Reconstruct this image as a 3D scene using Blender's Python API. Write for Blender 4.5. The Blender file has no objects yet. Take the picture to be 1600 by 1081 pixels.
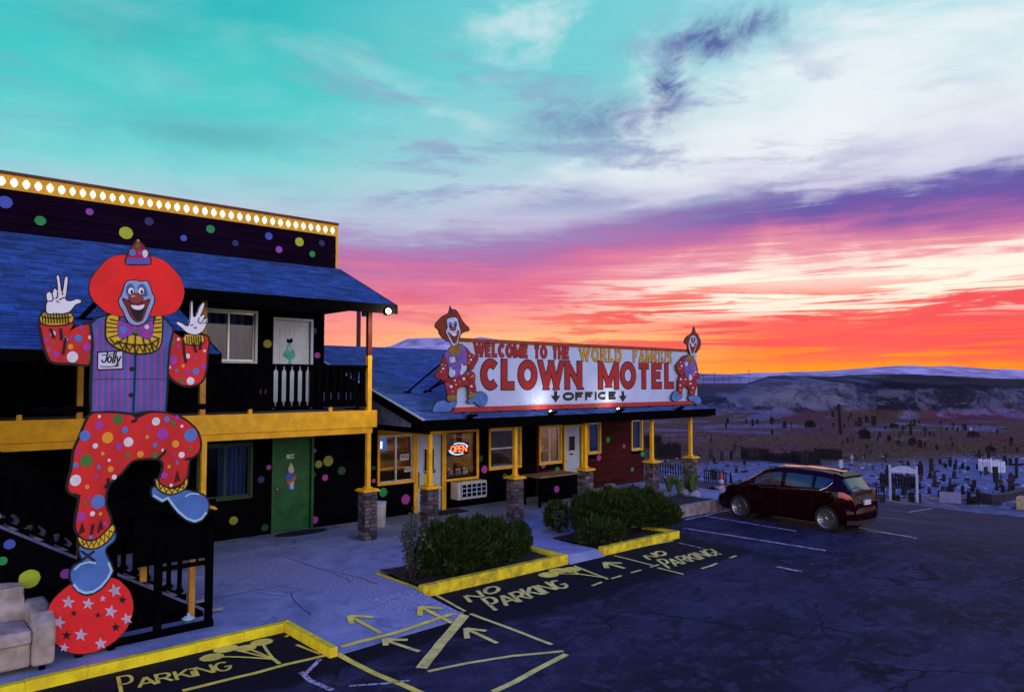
import bpy, bmesh, math, random
import numpy as np
from mathutils import Vector
random.seed(7); rng = np.random.default_rng(7)
sc = bpy.context.scene; col = sc.collection
PI = math.pi
# ------------------------------------------------------------------ camera
FPX = 1160.0; CAMH = 3.43
_a = math.radians(48.3); _p = math.atan(56.5/FPX)
FH = Vector((math.cos(_a), math.sin(_a), 0)); RT = Vector((math.sin(_a), -math.cos(_a), 0)); ZZ = Vector((0, 0, 1))
FW = FH*math.cos(_p)+ZZ*math.sin(_p); UPV = -FH*math.sin(_p)+ZZ*math.cos(_p)
CAM = Vector((0, 0, CAMH))
cd = bpy.data.cameras.new('camera'); cam = bpy.data.objects.new('camera', cd); col.objects.link(cam)
cd.sensor_width = 36; cd.lens = FPX/1600*36; cd.clip_end = 40000; cd.clip_start = 0.05
cam.location = CAM; cam.rotation_euler = FW.to_track_quat('-Z', 'Y').to_euler()
sc.camera = cam
# ------------------------------------------------------------------ view
vs = sc.view_settings
vs.view_transform = 'Standard'; vs.look = 'None'; vs.gamma = 1; vs.exposure = 0.0; vs.use_curve_mapping = False
sc.cycles.max_bounces = 6; sc.cycles.transparent_max_bounces = 12
# ------------------------------------------------------------------ world: dusk sky
def lin(c): return tuple(((v/255)/12.92 if v/255 <= 0.04045 else ((v/255+0.055)/1.055)**2.4) for v in c)
W = bpy.data.worlds.new('World'); sc.world = W; W.use_nodes = True
wt = W.node_tree; wt.nodes.clear()
class G:
    def __init__(s, t): s.t = t
    def n(s, ty, **k):
        o = s.t.nodes.new(ty)
        for a, b in k.items(): setattr(o, a, b)
        return o
    def put(s, inp, v):
        if isinstance(v, bpy.types.NodeSocket): s.t.links.new(v, inp)
        elif v is not None: inp.default_value = v
    def m(s, op, a, b=None, c=None, clamp=False):
        o = s.n('ShaderNodeMath', operation=op); o.use_clamp = clamp
        s.put(o.inputs[0], a); s.put(o.inputs[1], b); s.put(o.inputs[2], c); return o.outputs[0]
    def dot(s, v, w):
        o = s.n('ShaderNodeVectorMath', operation='DOT_PRODUCT'); s.put(o.inputs[0], v); o.inputs[1].default_value = w; return o.outputs['Value']
    def mul(s, v, w):
        o = s.n('ShaderNodeVectorMath', operation='MULTIPLY'); s.put(o.inputs[0], v); o.inputs[1].default_value = w; return o.outputs[0]
    def noise(s, v, scale, detail=3, rough=.5, dist=0):
        o = s.n('ShaderNodeTexNoise'); s.put(o.inputs['Vector'], v); o.inputs['Scale'].default_value = scale
        o.inputs['Detail'].default_value = detail; o.inputs['Roughness'].default_value = rough; o.inputs['Distortion'].default_value = dist
        return o.outputs['Fac']
    def mix(s, f, a, b, bt='MIX'):
        o = s.n('ShaderNodeMix', data_type='RGBA', blend_type=bt); s.put(o.inputs['Factor'], f)
        for i, v in ((6, a), (7, b)):
            if isinstance(v, tuple) and len(v) == 3: v = v+(1,)
            s.put(o.inputs[i], v)
        return o.outputs[2]
    def ramp(s, f, stops, interp='LINEAR'):
        o = s.n('ShaderNodeValToRGB'); s.put(o.inputs[0], f); r = o.color_ramp; r.interpolation = interp
        while len(r.elements) < len(stops): r.elements.new(0.5)
        for e, (p, c) in zip(r.elements, stops): e.position = p; e.color = tuple(c[:3])+(1,)
        return o.outputs[0]
    def sstep(s, v, a, b):
        o = s.n('ShaderNodeMapRange'); o.interpolation_type = 'SMOOTHSTEP'; s.put(o.inputs[0], v)
        o.inputs[1].default_value = a; o.inputs[2].default_value = b; return o.outputs[0]
g = G(wt)
dirv = g.n('ShaderNodeTexCoord').outputs['Generated']
fx = g.dot(dirv, FH); rx = g.dot(dirv, RT); uz = g.dot(dirv, (0, 0, 1))
az = g.m('MULTIPLY', g.m('ARCTAN2', rx, fx), 180/PI)
el = g.m('MULTIPLY', g.m('ARCSINE', uz), 180/PI)
sv = g.mul(dirv, (1, 1, 5)); sv2 = g.mul(dirv, (1, 1, 13))
nA = g.m('SUBTRACT', g.noise(sv, 3.2, 6, .55, .4), .5)
nB = g.m('SUBTRACT', g.noise(sv2, 4.0, 7, .6, .6), .5)
nC = g.m('SUBTRACT', g.noise(dirv, 7, 6, .6, .8), .5)
nD = g.m('SUBTRACT', g.noise(g.mul(dirv, (1, 1, 22)), 5.5, 6, .62, .5), .5)
lowk = g.m('ADD', .22, g.m('MULTIPLY', g.sstep(el, 15, 7), .78))
tilt = g.m('MULTIPLY', az, -.03)
tilt = g.m('MAXIMUM', g.m('MINIMUM', tilt, 1.1), -1.1)
e1 = g.m('ADD', g.m('ADD', el, tilt), g.m('ADD', g.m('MULTIPLY', nA, 6.5), g.m('ADD', g.m('MULTIPLY', g.m('MULTIPLY', nB, lowk), 5.0), g.m('ADD', g.m('MULTIPLY', g.m('MULTIPLY', nD, lowk), 3.0), g.m('MULTIPLY', nC, 2.2)))))
t = g.m('DIVIDE', e1, 90.0, clamp=True)
ZEN = [(34, (62, 140, 205)), (44, (28, 78, 196)), (60, None), (90, None)]
ZCOL = (.016, .085, 1.15)
def stops(l): return [(e/90, lin(c) if c else ZCOL) for e, c in l]
L_ = stops([(0, (255, 150, 130)), (5, (255, 145, 140)), (7, (235, 125, 150)), (9.3, (185, 115, 170)), (11.2, (180, 150, 200)), (13, (180, 205, 222)), (16, (130, 213, 215)), (19, (85, 205, 205)), (23, (66, 198, 198)), (27, (48, 186, 190))]+ZEN)
M_ = stops([(0, (255, 165, 85)), (2.6, (255, 196, 125)), (4.8, (255, 164, 138)), (6.2, (248, 146, 148)), (7.8, (228, 118, 155)), (9.8, (182, 110, 170)), (11.6, (158, 130, 186)), (13.2, (194, 190, 220)), (15.8, (188, 210, 226)), (19, (150, 208, 218)), (23, (115, 206, 213)), (27, (112, 205, 213))]+ZEN)
R_ = stops([(0, (255, 140, 35)), (1.2, (253, 104, 58)), (2.4, (248, 84, 82)), (4.3, (245, 84, 92)), (5.0, (252, 150, 115)), (5.7, (255, 246, 225)), (7.3, (255, 238, 228)), (8.2, (236, 150, 165)), (9.8, (186, 104, 165)), (11.3, (116, 84, 166)), (12.2, (92, 84, 168)), (13.4, (206, 202, 230)), (16, (228, 233, 242)), (20, (208, 232, 240)), (24, (168, 220, 230)), (28, (130, 208, 222))]+ZEN)
rL = g.ramp(t, L_); rM = g.ramp(t, M_); rR = g.ramp(t, R_)
azw = g.m('ADD', az, g.m('MULTIPLY', nC, 10))
c1 = g.mix(g.sstep(azw, -22, 2), rL, rM)
c2 = g.mix(g.sstep(azw, 4, 23), c1, rR)
# streaky crimson cloud banks with cream gaps low in the west, pale torn veils above
stk = g.noise(g.mul(dirv, (1, 1, 16)), 4.6, 7, .62, .9); stk2 = g.noise(g.mul(dirv, (1, 1, 9)), 3.1, 6, .6, 1.4)
def win(a, b, c, d): return g.m('MULTIPLY', g.sstep(el, a, b), g.sstep(el, d, c))
gap = g.m('MULTIPLY', g.m('MULTIPLY', g.sstep(stk, .44, .56), win(4.2, 5.4, 7.6, 9.0)), g.sstep(azw, 0, 16))
c2 = g.mix(g.m('MULTIPLY', gap, .9), c2, lin((255, 247, 230)))
crim = g.m('MULTIPLY', g.m('MULTIPLY', g.sstep(stk, .53, .45), win(.9, 2.4, 5.2, 8.4)), g.sstep(azw, -12, 12))
c2 = g.mix(g.m('MULTIPLY', crim, .88), c2, lin((240, 70, 88)))
crimL = g.m('MULTIPLY', g.m('MULTIPLY', g.sstep(stk2, .50, .60), win(3.0, 5.0, 6.5, 9.5)), g.sstep(azw, 6, -12))
c2 = g.mix(g.m('MULTIPLY', crimL, .6), c2, lin((222, 92, 128)))
fib = g.noise(g.mul(dirv, (1, 1, 2.6)), 4.2, 6, .58, .35); fib2 = g.noise(g.mul(dirv, (1, 1, 4.5)), 6.5, 7, .62, .4)
veil = g.m('MULTIPLY', g.m('MULTIPLY', g.sstep(fib, .46, .68), g.sstep(el, 12.5, 16)), g.m('ADD', .10, g.m('MULTIPLY', g.sstep(azw, -24, 14), .7)))
c2 = g.mix(g.m('MULTIPLY', veil, g.sstep(el, 48, 26)), c2, lin((236, 243, 248)))
grey = g.m('MULTIPLY', g.m('MULTIPLY', g.sstep(fib2, .46, .64), win(12.0, 14.0, 19, 28)), .7)
c2 = g.mix(g.m('MULTIPLY', g.m('MULTIPLY', grey, g.sstep(azw, 40, 12)), g.m('ADD', .25, g.m('MULTIPLY', g.sstep(azw, -24, -4), .75))), c2, lin((142, 156, 200)))
# thin dark wisps
def gauss(a0, e0, sa, se, dist=6.0):
    u = g.m('DIVIDE', g.m('SUBTRACT', g.m('ADD', az, g.m('MULTIPLY', nC, dist)), a0), sa)
    v = g.m('DIVIDE', g.m('SUBTRACT', g.m('ADD', el, g.m('MULTIPLY', nC, dist*.8)), e0), se)
    return g.m('EXPONENT', g.m('MULTIPLY', g.m('ADD', g.m('MULTIPLY', u, u), g.m('MULTIPLY', v, v)), -1))
fine = g.m('ADD', .55, g.m('MULTIPLY', g.noise(g.mul(dirv, (1, 1, 3)), 14, 6, .65, .6), .9))
wm = g.m('MULTIPLY', g.m('MAXIMUM', gauss(12.0, 21.9, 1.3, 2.9, 11), g.m('MAXIMUM', gauss(15.4, 24.5, 4.4, 1.1, 10), g.m('MULTIPLY', gauss(6.5, 19.5, 5, 1.6), .55))), fine)
wsp = g.m('ADD', .45, g.m('MULTIPLY', g.sstep(g.noise(g.mul(dirv, (1, 1, 1.2)), 16, 9, .72, .5), .36, .62), .75))
c3 = g.mix(g.m('MULTIPLY', g.m('MULTIPLY', wm, wsp), .98, clamp=True), c2, lin((92, 108, 168)))
wm2 = g.m('MULTIPLY', g.m('MAXIMUM', gauss(-22, 17.6, 5.5, .9), g.m('MULTIPLY', gauss(-29, 23, 4, 1.2), .5)), fine)
c3 = g.mix(g.m('MULTIPLY', wm2, .5, clamp=True), c3, lin((92, 150, 168)))
# unseen anti-twilight side: broad low glow raised to light facades, deep blue overhead
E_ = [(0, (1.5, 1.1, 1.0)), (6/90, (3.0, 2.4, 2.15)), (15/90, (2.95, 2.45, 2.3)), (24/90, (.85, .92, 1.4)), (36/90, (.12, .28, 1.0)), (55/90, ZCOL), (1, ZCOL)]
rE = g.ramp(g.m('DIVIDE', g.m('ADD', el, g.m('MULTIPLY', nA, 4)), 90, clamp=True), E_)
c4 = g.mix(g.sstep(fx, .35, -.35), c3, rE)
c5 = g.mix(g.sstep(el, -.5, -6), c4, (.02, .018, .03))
sky = g.n('ShaderNodeTexSky', sky_type='NISHITA'); sky.sun_disc = False
SUN_AZ = math.radians(24)            # to the right of the view axis, behind the far ridge
sdir = FH*math.cos(SUN_AZ)+RT*math.sin(SUN_AZ)
sky.sun_elevation = math.radians(2.5); sky.sun_rotation = math.atan2(sdir.x, sdir.y)
sk = g.n('ShaderNodeVectorMath', operation='SCALE'); wt.links.new(sky.outputs[0], sk.inputs[0]); sk.inputs['Scale'].default_value = .003
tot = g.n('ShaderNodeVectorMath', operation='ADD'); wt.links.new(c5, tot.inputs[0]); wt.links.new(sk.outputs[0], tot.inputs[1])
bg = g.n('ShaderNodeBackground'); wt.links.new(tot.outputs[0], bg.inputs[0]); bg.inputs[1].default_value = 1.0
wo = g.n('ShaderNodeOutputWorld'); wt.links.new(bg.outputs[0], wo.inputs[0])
# ------------------------------------------------------------------ the low sun, nearly down
sl = bpy.data.lights.new('sun', 'SUN'); sl.energy = .10; sl.angle = math.radians(12); sl.color = (1, .5, .3)
so = bpy.data.objects.new('sun', sl); col.objects.link(so)
so.rotation_euler = (sdir*math.cos(math.radians(2.5))+ZZ*math.sin(math.radians(2.5))).to_track_quat('Z', 'Y').to_euler()
so.location = (60, 30, 40)
# ------------------------------------------------------------------ survey helpers: where things stand
def ray(x, y): return (FW*FPX+RT*(x-800)+UPV*(540.5-y)).normalized()
def ay(x, y, Y): d = ray(x, y); return CAM+d*(Y/d.y)            # point on a wall plane Y
def axp(x, y, X): d = ray(x, y); return CAM+d*(X/d.x)
def gz(x, y, h=0.0): d = ray(x, y); return CAM+d*((h-CAMH)/d.z)  # point on a level plane
def sp(v, w=1.5): return v if v/w > 30 else w*math.log1p(math.exp(max(-40, v/w)))
LOT = -0.12
def zt(X, Y): return LOT-0.122*(sp(X-18.6, .6)-sp(X-44.5))
def gt(x, y):
    d = ray(x, y); a, st = 3.0, .5
    while a < 900:
        P = CAM+d*a
        if P.z < zt(P.x, P.y):
            lo, hi = a-st, a
            for _ in range(25):
                m = (lo+hi)/2; P = CAM+d*m
                if P.z < zt(P.x, P.y): hi = m
                else: lo = m
            return CAM+d*hi
        st = max(.3, a*.01); a += st
    return CAM+d*300
# ------------------------------------------------------------------ materials
MATS = {}
def mat(name, c, rough=.75, var=.18, scale=6.0, bump=.0, bscale=40, metal=0, spec=.3, emis=None, estr=0, c2=None, rnd=0, tint=False, stretch=None, worn=None, chips=None):
    if name in MATS: return MATS[name]
    m = bpy.data.materials.new(name); m.use_nodes = True; MATS[name] = m
    q = G(m.node_tree); b = m.node_tree.nodes['Principled BSDF']
    tc = q.n('ShaderNodeTexCoord').outputs['Object']
    if stretch: tc = q.mul(tc, stretch)
    n1 = q.noise(tc, scale, 5, .6, .2)
    c2 = c2 or tuple(v*(1-var*2) for v in c)
    colr = q.mix(q.sstep(n1, .3, .7), tuple(c2), tuple(min(1, v*(1+var*.5)) for v in c))
    if chips: colr = q.mix(q.sstep(q.noise(tc, 9, 7, .75), chips, chips+.04), colr, (.10, .095, .11))
    if rnd:
        oi = q.n('ShaderNodeObjectInfo').outputs['Random']
        colr = q.mix(1.0, colr, q.ramp(oi, [(0, (1-rnd,)*3), (1, (1+rnd,)*3)]), 'MULTIPLY')
    if tint:
        at = q.n('ShaderNodeAttribute'); at.attribute_name = 'tint'
        colr = q.mix(1.0, colr, at.outputs['Color'], 'MULTIPLY')
    q.put(b.inputs['Base Color'], colr)
    b.inputs['Metallic'].default_value = metal
    q.put(b.inputs['Roughness'], q.m('ADD', rough-.06, q.m('MULTIPLY', n1, .12)))
    b.inputs['Specular IOR Level'].default_value = spec
    if emis: b.inputs['Emission Color'].default_value = tuple(emis)+(1,); b.inputs['Emission Strength'].default_value = estr
    if bump:
        bn = q.n('ShaderNodeBump'); bn.inputs['Strength'].default_value = bump; bn.inputs['Distance'].default_value = .02
        q.put(bn.inputs['Height'], q.noise(tc, bscale, 4, .65)); q.put(b.inputs['Normal'], bn.outputs[0])
    if worn:
        o = m.node_tree.nodes['Material Output']; tr = q.n('ShaderNodeBsdfTransparent'); mx = q.n('ShaderNodeMixShader')
        geo = q.n('ShaderNodeNewGeometry').outputs['Position']
        wn = q.m('ADD', q.m('MULTIPLY', q.noise(geo, 9, 6, .7), .6), q.m('MULTIPLY', q.noise(geo, 55, 3, .6), .4))
        q.put(mx.inputs[0], q.sstep(wn, worn-.03, worn+.03)); m.node_tree.links.new(tr.outputs[0], mx.inputs[1]); m.node_tree.links.new(b.outputs[0], mx.inputs[2])
        m.node_tree.links.new(mx.outputs[0], o.inputs[0])
    return m
def glass(name, tint=(.8, .85, .9), refl=.02, rough=.02):
    m = bpy.data.materials.new(name); m.use_nodes = True; MATS[name] = m; q = G(m.node_tree); nt = m.node_tree
    nt.nodes.remove(nt.nodes['Principled BSDF'])
    tr = q.n('ShaderNodeBsdfTransparent'); tr.inputs[0].default_value = tint+(1,)
    gl = q.n('ShaderNodeBsdfGlossy'); gl.inputs['Roughness'].default_value = rough; gl.inputs[0].default_value = (1, 1, 1, 1)
    lw = q.n('ShaderNodeLayerWeight'); lw.inputs[0].default_value = .35
    mx = q.n('ShaderNodeMixShader'); q.put(mx.inputs[0], q.m('ADD', q.m('MULTIPLY', lw.outputs['Fresnel'], .22), refl, clamp=True))
    nt.links.new(tr.outputs[0], mx.inputs[1]); nt.links.new(gl.outputs[0], mx.inputs[2])
    nt.links.new(mx.outputs[0], nt.nodes['Material Output'].inputs[0]); return m
def glow(name, c, s):
    return mat(name, c, emis=c, estr=s, var=0)
# ------------------------------------------------------------------ mesh builder
class MB:
    def __init__(s): s.v = []; s.f = []; s.mi = []; s.t = []
    def add(s, vs, fs, mi=0, tint=None):
        o = len(s.v); s.v += [tuple(p) for p in vs]
        for f in fs: s.f.append([o+i for i in f]); s.mi.append(mi); s.t.append(tint)
        return s
    def box(s, x0, x1, y0, y1, z0, z1, mi=0):
        return s.add([(x0, y0, z0), (x1, y0, z0), (x1, y1, z0), (x0, y1, z0), (x0, y0, z1), (x1, y0, z1), (x1, y1, z1), (x0, y1, z1)],
                     [(0, 3, 2, 1), (4, 5, 6, 7), (0, 1, 5, 4), (1, 2, 6, 5), (2, 3, 7, 6), (3, 0, 4, 7)], mi)
    def frame(s, o, u, v, w, mi=0):
        o, u, v, w = Vector(o), Vector(u), Vector(v), Vector(w)
        P = [o, o+u, o+u+v, o+v]; return s.add(P+[p+w for p in P], [(0, 3, 2, 1), (4, 5, 6, 7), (0, 1, 5, 4), (1, 2, 6, 5), (2, 3, 7, 6), (3, 0, 4, 7)], mi)
    def prism(s, poly, d, mi=0):           # closed outline of 3-D points swept along d
        n = len(poly); d = Vector(d); P = [Vector(p) for p in poly]
        return s.add(P+[p+d for p in P], [list(range(n-1, -1, -1)), list(range(n, 2*n))]+[(i, (i+1) % n, n+(i+1) % n, n+i) for i in range(n)], mi)
    def tube(s, a, b, r, r2=None, n=8, mi=0, cap=True):
        a, b = Vector(a), Vector(b); r2 = r if r2 is None else r2; d = (b-a).normalized()
        u = d.orthogonal().normalized(); w = d.cross(u); vs = []
        for c, rr in ((a, r), (b, r2)):
            for i in range(n): th = 2*PI*i/n; vs.append(c+u*(rr*math.cos(th))+w*(rr*math.sin(th)))
        fs = [(i, (i+1) % n, n+(i+1) % n, n+i) for i in range(n)]
        if cap: fs += [list(range(n-1, -1, -1)), list(range(n, 2*n))]
        return s.add(vs, fs, mi)
    def path(s, pts, r, n=6, mi=0):
        for a, b in zip(pts, pts[1:]): s.tube(a, b, r, n=n, mi=mi)
        return s
    def lathe(s, c, prof, n=20, mi=0, ax=(0, 0, 1)):
        c = Vector(c); ax = Vector(ax); u = ax.orthogonal().normalized(); w = ax.cross(u); vs = []
        for r, h in prof:
            for i in range(n): th = 2*PI*i/n; vs.append(c+ax*h+u*(r*math.cos(th))+w*(r*math.sin(th)))
        fs = []
        for k in range(len(prof)-1):
            for i in range(n): fs.append((k*n+i, k*n+(i+1) % n, (k+1)*n+(i+1) % n, (k+1)*n+i))
        fs += [list(range(n-1, -1, -1)), [(len(prof)-1)*n+i for i in range(n)]]
        return s.add(vs, fs, mi)
    def grid(s, fn, nu, nv, mi=0, flip=False):
        vs = [fn(i/nu, j/nv) for j in range(nv+1) for i in range(nu+1)]; fs = []
        for j in range(nv):
            for i in range(nu):
                a = j*(nu+1)+i; q = (a, a+1, a+nu+2, a+nu+1); fs.append(q[::-1] if flip else q)
        return s.add(vs, fs, mi)
    def build(s, name, mats, parent=None, smooth=False, bevel=0, world=True):
        me = bpy.data.meshes.new(name); off = Vector(ROOT.get(parent.name, (0, 0, 0))) if (parent and world) else Vector((0, 0, 0))
        vv = [(p[0]-off.x, p[1]-off.y, p[2]-off.z) for p in s.v] if parent else s.v
        me.from_pydata(vv, [], s.f)
        mats = mats if isinstance(mats, (list, tuple)) else [mats]
        for m in mats: me.materials.append(m)
        if len(mats) > 1: me.polygons.foreach_set('material_index', s.mi)
        if any(x is not None for x in s.t):
            at = me.color_attributes.new('tint', 'FLOAT_COLOR', 'CORNER'); arr = []
            for f, tt in zip(s.f, s.t): arr += (list(tt or (1, 1, 1))+[1])*len(f)
            at.data.foreach_set('color', arr)
        if smooth: me.polygons.foreach_set('use_smooth', [True]*len(me.polygons))
        me.validate(); me.update()
        o = bpy.data.objects.new(name, me); col.objects.link(o)
        if parent: o.parent = parent; ROOT[o.name] = tuple(off)
        if bevel:
            b = o.modifiers.new('b', 'BEVEL'); b.width = bevel; b.segments = 2; b.limit_method = 'ANGLE'
        return o
ROOT = {}
def tag(o, label, cat, group=None, kind=None):
    if label: o['label'] = label
    if cat: o['category'] = cat
    if group: o['group'] = group
    if kind: o['kind'] = kind
    return o
def thing(name, label, cat, loc=(0, 0, 0), group=None):
    o = bpy.data.objects.new(name, None); o.empty_display_size = .2; col.objects.link(o); o.location = loc; ROOT[o.name] = tuple(loc)
    return tag(o, label, cat, group)
def struct(o): o['kind'] = 'structure'; return o
def inst(me, name, parent, loc, rz=0, scl=(1, 1, 1)):      # a piece that shares its mesh
    o = bpy.data.objects.new(name, me); col.objects.link(o); off = Vector(ROOT.get(parent.name, (0, 0, 0))) if parent else Vector((0, 0, 0))
    o.parent = parent; o.location = Vector(loc)-off; o.rotation_euler = (0, 0, rz); o.scale = scl
    return o
def bx(name, m, parent, *a, bevel=0): return MB().box(*a).build(name, m, parent, bevel=bevel)
# smooth closed outline through points
def smoo(pts, k=3, closed=True):
    n = len(pts); out = []
    rngi = range(n) if closed else range(n-1)
    for i in rngi:
        p0, p1, p2, p3 = (pts[(i-1) % n], pts[i], pts[(i+1) % n], pts[(i+2) % n]) if closed else (pts[max(i-1, 0)], pts[i], pts[i+1], pts[min(i+2, n-1)])
        for j in range(k):
            q = j/k
            out.append(tuple(.5*((2*p1[d])+(-p0[d]+p2[d])*q+(2*p0[d]-5*p1[d]+4*p2[d]-p3[d])*q*q+(-p0[d]+3*p1[d]-3*p2[d]+p3[d])*q**3) for d in range(len(p1))))
    if not closed: out.append(tuple(pts[-1]))
    return out
def grow(pts, d):                     # outline moved outward by d (2-D)
    n = len(pts); A = sum(pts[i][0]*pts[(i+1) % n][1]-pts[(i+1) % n][0]*pts[i][1] for i in range(n)); sg = 1 if A > 0 else -1; out = []
    for i in range(n):
        p, a, b = pts[i], pts[i-1], pts[(i+1) % n]; tx, ty = b[0]-a[0], b[1]-a[1]; l = math.hypot(tx, ty) or 1
        out.append((p[0]+sg*ty/l*d, p[1]-sg*tx/l*d))
    return out
# ------------------------------------------------------------------ lettering: drawn strokes
def arc(cx, cy, rx_, ry_, a0, a1, n=10): return [(cx+rx_*math.cos(math.radians(a0+(a1-a0)*i/n)), cy+ry_*math.sin(math.radians(a0+(a1-a0)*i/n))) for i in range(n+1)]
GL = {
 'A': (.9, [[(0, 0), (.43, 1)], [(.47, 1), (.9, 0)], [(.16, .30), (.74, .30)]], [(0, 0), (.9, 0)]),
 'C': (.85, [arc(.43, .5, .43, .5, 48, 312, 16)], []),
 'D': (.85, [[(0, 0), (0, 1), (.4, 1)]+arc(.42, .5, .42, .5, 80, -80, 12)+[(.4, 0), (0, 0)]], [(0, 0), (0, 1)]),
 'E': (.7, [[(.7, 1), (0, 1), (0, 0), (.7, 0)], [(0, .52), (.58, .52)]], []),
 'F': (.7, [[(.7, 1), (0, 1), (0, 0)], [(0, .52), (.56, .52)]], [(0, 0)]),
 'G': (.88, [arc(.44, .5, .44, .5, 50, 330, 16)+[(.86, .42), (.52, .42)]], []),
 'H': (.8, [[(0, 0), (0, 1)], [(.8, 0), (.8, 1)], [(0, .5), (.8, .5)]], [(0, 0), (0, 1), (.8, 0), (.8, 1)]),
 'I': (.04, [[(.02, 0), (.02, 1)]], [(.02, 0), (.02, 1)]),
 'i': (.04, [[(.02, 0), (.02, .68)], [(.02, .86), (.02, 1)]], []),
 'J': (.6, [[(.6, 1), (.6, .3)]+arc(.3, .3, .3, .3, 0, -170, 8)], []),
 'K': (.8, [[(0, 0), (0, 1)], [(.75, 1), (.05, .42)], [(.28, .58), (.8, 0)]], [(0, 0), (0, 1), (.8, 0)]),
 'L': (.65, [[(0, 1), (0, 0), (.65, 0)]], [(0, 1)]),
 'M': (1.25, [[(0, 0), (0, 1)], [(1.25, 0), (1.25, 1)], [(.06, 1), (.60, .1)], [(1.19, 1), (.65, .1)]], [(0, 0), (1.25, 0)]),
 'N': (.95, [[(0, 0), (0, 1)], [(.95, 0), (.95, 1)], [(.05, 1), (.90, 0)]], [(0, 0), (.95, 1)]),
 'O': (.95, [arc(.475, .5, .475, .5, 90, 450, 22)], []),
 'P': (.7, [[(0, 0), (0, 1), (.38, 1)]+arc(.4, .74, .3, .26, 80, -80, 8)+[(.38, .48), (0, .48)]], [(0, 0), (0, 1)]),
 'R': (.78, [[(0, 0), (0, 1), (.4, 1)]+arc(.42, .74, .3, .26, 80, -80, 8)+[(.4, .48), (0, .48)], [(.36, .48), (.78, 0)]], [(0, 0), (0, 1), (.78, 0)]),
 'S': (.72, [arc(.36, .75, .34, .25, 30, 265, 10)+arc(.36, .25, .36, .25, 85, -150, 10)], []),
 'T': (.8, [[(0, 1), (.8, 1)], [(.4, 1), (.4, 0)]], [(.4, 0)]),
 'U': (.82, [[(0, 1), (0, .4)]+arc(.41, .4, .41, .4, 180, 360, 10)+[(.82, .4), (.82, 1)]], [(0, 1), (.82, 1)]),
 'W': (1.5, [[(0, 1), (.36, 0)], [(.73, 1), (.39, 0)], [(.77, 1), (1.11, 0)], [(1.5, 1), (1.14, 0)]], [(0, 1), (1.5, 1)]),
 'o': (.5, [arc(.25, .28, .25, .28, 90, 450, 14)], []), 'l': (.06, [[(.03, 0), (.03, 1)]], []),
 'y': (.5, [[(0, .55), (.25, .05)], [(.5, .55), (.1, -.35)]], []), ' ': (.45, [], []), '!': (.06, [[(.03, .35), (.03, 1)], [(.03, 0), (.03, .12)]], []),
 '2': (.62, [arc(.31, .7, .3, .3, 160, -35, 9)+[(0, 0), (.62, 0)]], []), '3': (.6, [arc(.28, .75, .28, .25, 150, -80, 8)+arc(.28, .26, .3, .26, 80, -150, 8)], []),
 '0': (.65, [arc(.325, .5, .325, .5, 90, 450, 18)], []), '1': (.3, [[(0, .8), (.2, 1), (.2, 0)]], []),
}
HCUT = False
def ribbon(pts, w):
    L = len(pts); closed = math.hypot(pts[0][0]-pts[-1][0], pts[0][1]-pts[-1][1]) < 1e-4 and L > 3
    if closed: pts = pts[:-1]; L -= 1
    l, r = [], []
    if L == 2 and abs(pts[0][0]-pts[1][0]) > 1e-6 and abs(pts[0][1]-pts[1][1]) > .7*abs(pts[0][0]-pts[1][0]) and HCUT:
        (x0, y0), (x1, y1) = pts; h = math.hypot(x1-x0, y1-y0); wx = w*h/abs(y1-y0)/2; sg = 1 if y1 > y0 else -1
        e = w/2*sg; dx = (x1-x0)/(y1-y0); x0, y0, x1, y1 = x0-dx*e, y0-e, x1+dx*e, y1+e; wx *= .92
        return [(x0-wx*sg, y0), (x1-wx*sg, y1)], [(x0+wx*sg, y0), (x1+wx*sg, y1)], False
    for i in range(L):
        p = pts[i]; a = pts[i-1] if (closed or i > 0) else None; b = pts[(i+1) % L] if (closed or i < L-1) else None
        def nd(p, q): dx, dy = q[0]-p[0], q[1]-p[1]; h = math.hypot(dx, dy) or 1; return dx/h, dy/h
        d1 = nd(a, p) if a else nd(p, b); d2 = nd(p, b) if b else nd(a, p)
        nx, ny = -(d1[1]+d2[1]), d1[0]+d2[0]; h = math.hypot(nx, ny) or 1; nx /= h; ny /= h
        k = max(.72, nx*-d1[1]+ny*d1[0]); o = w/2/k
        ex = (0, 0)
        l.append((p[0]+nx*o, p[1]+ny*o)); r.append((p[0]-nx*o, p[1]-ny*o))
    return l, r, closed
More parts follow.
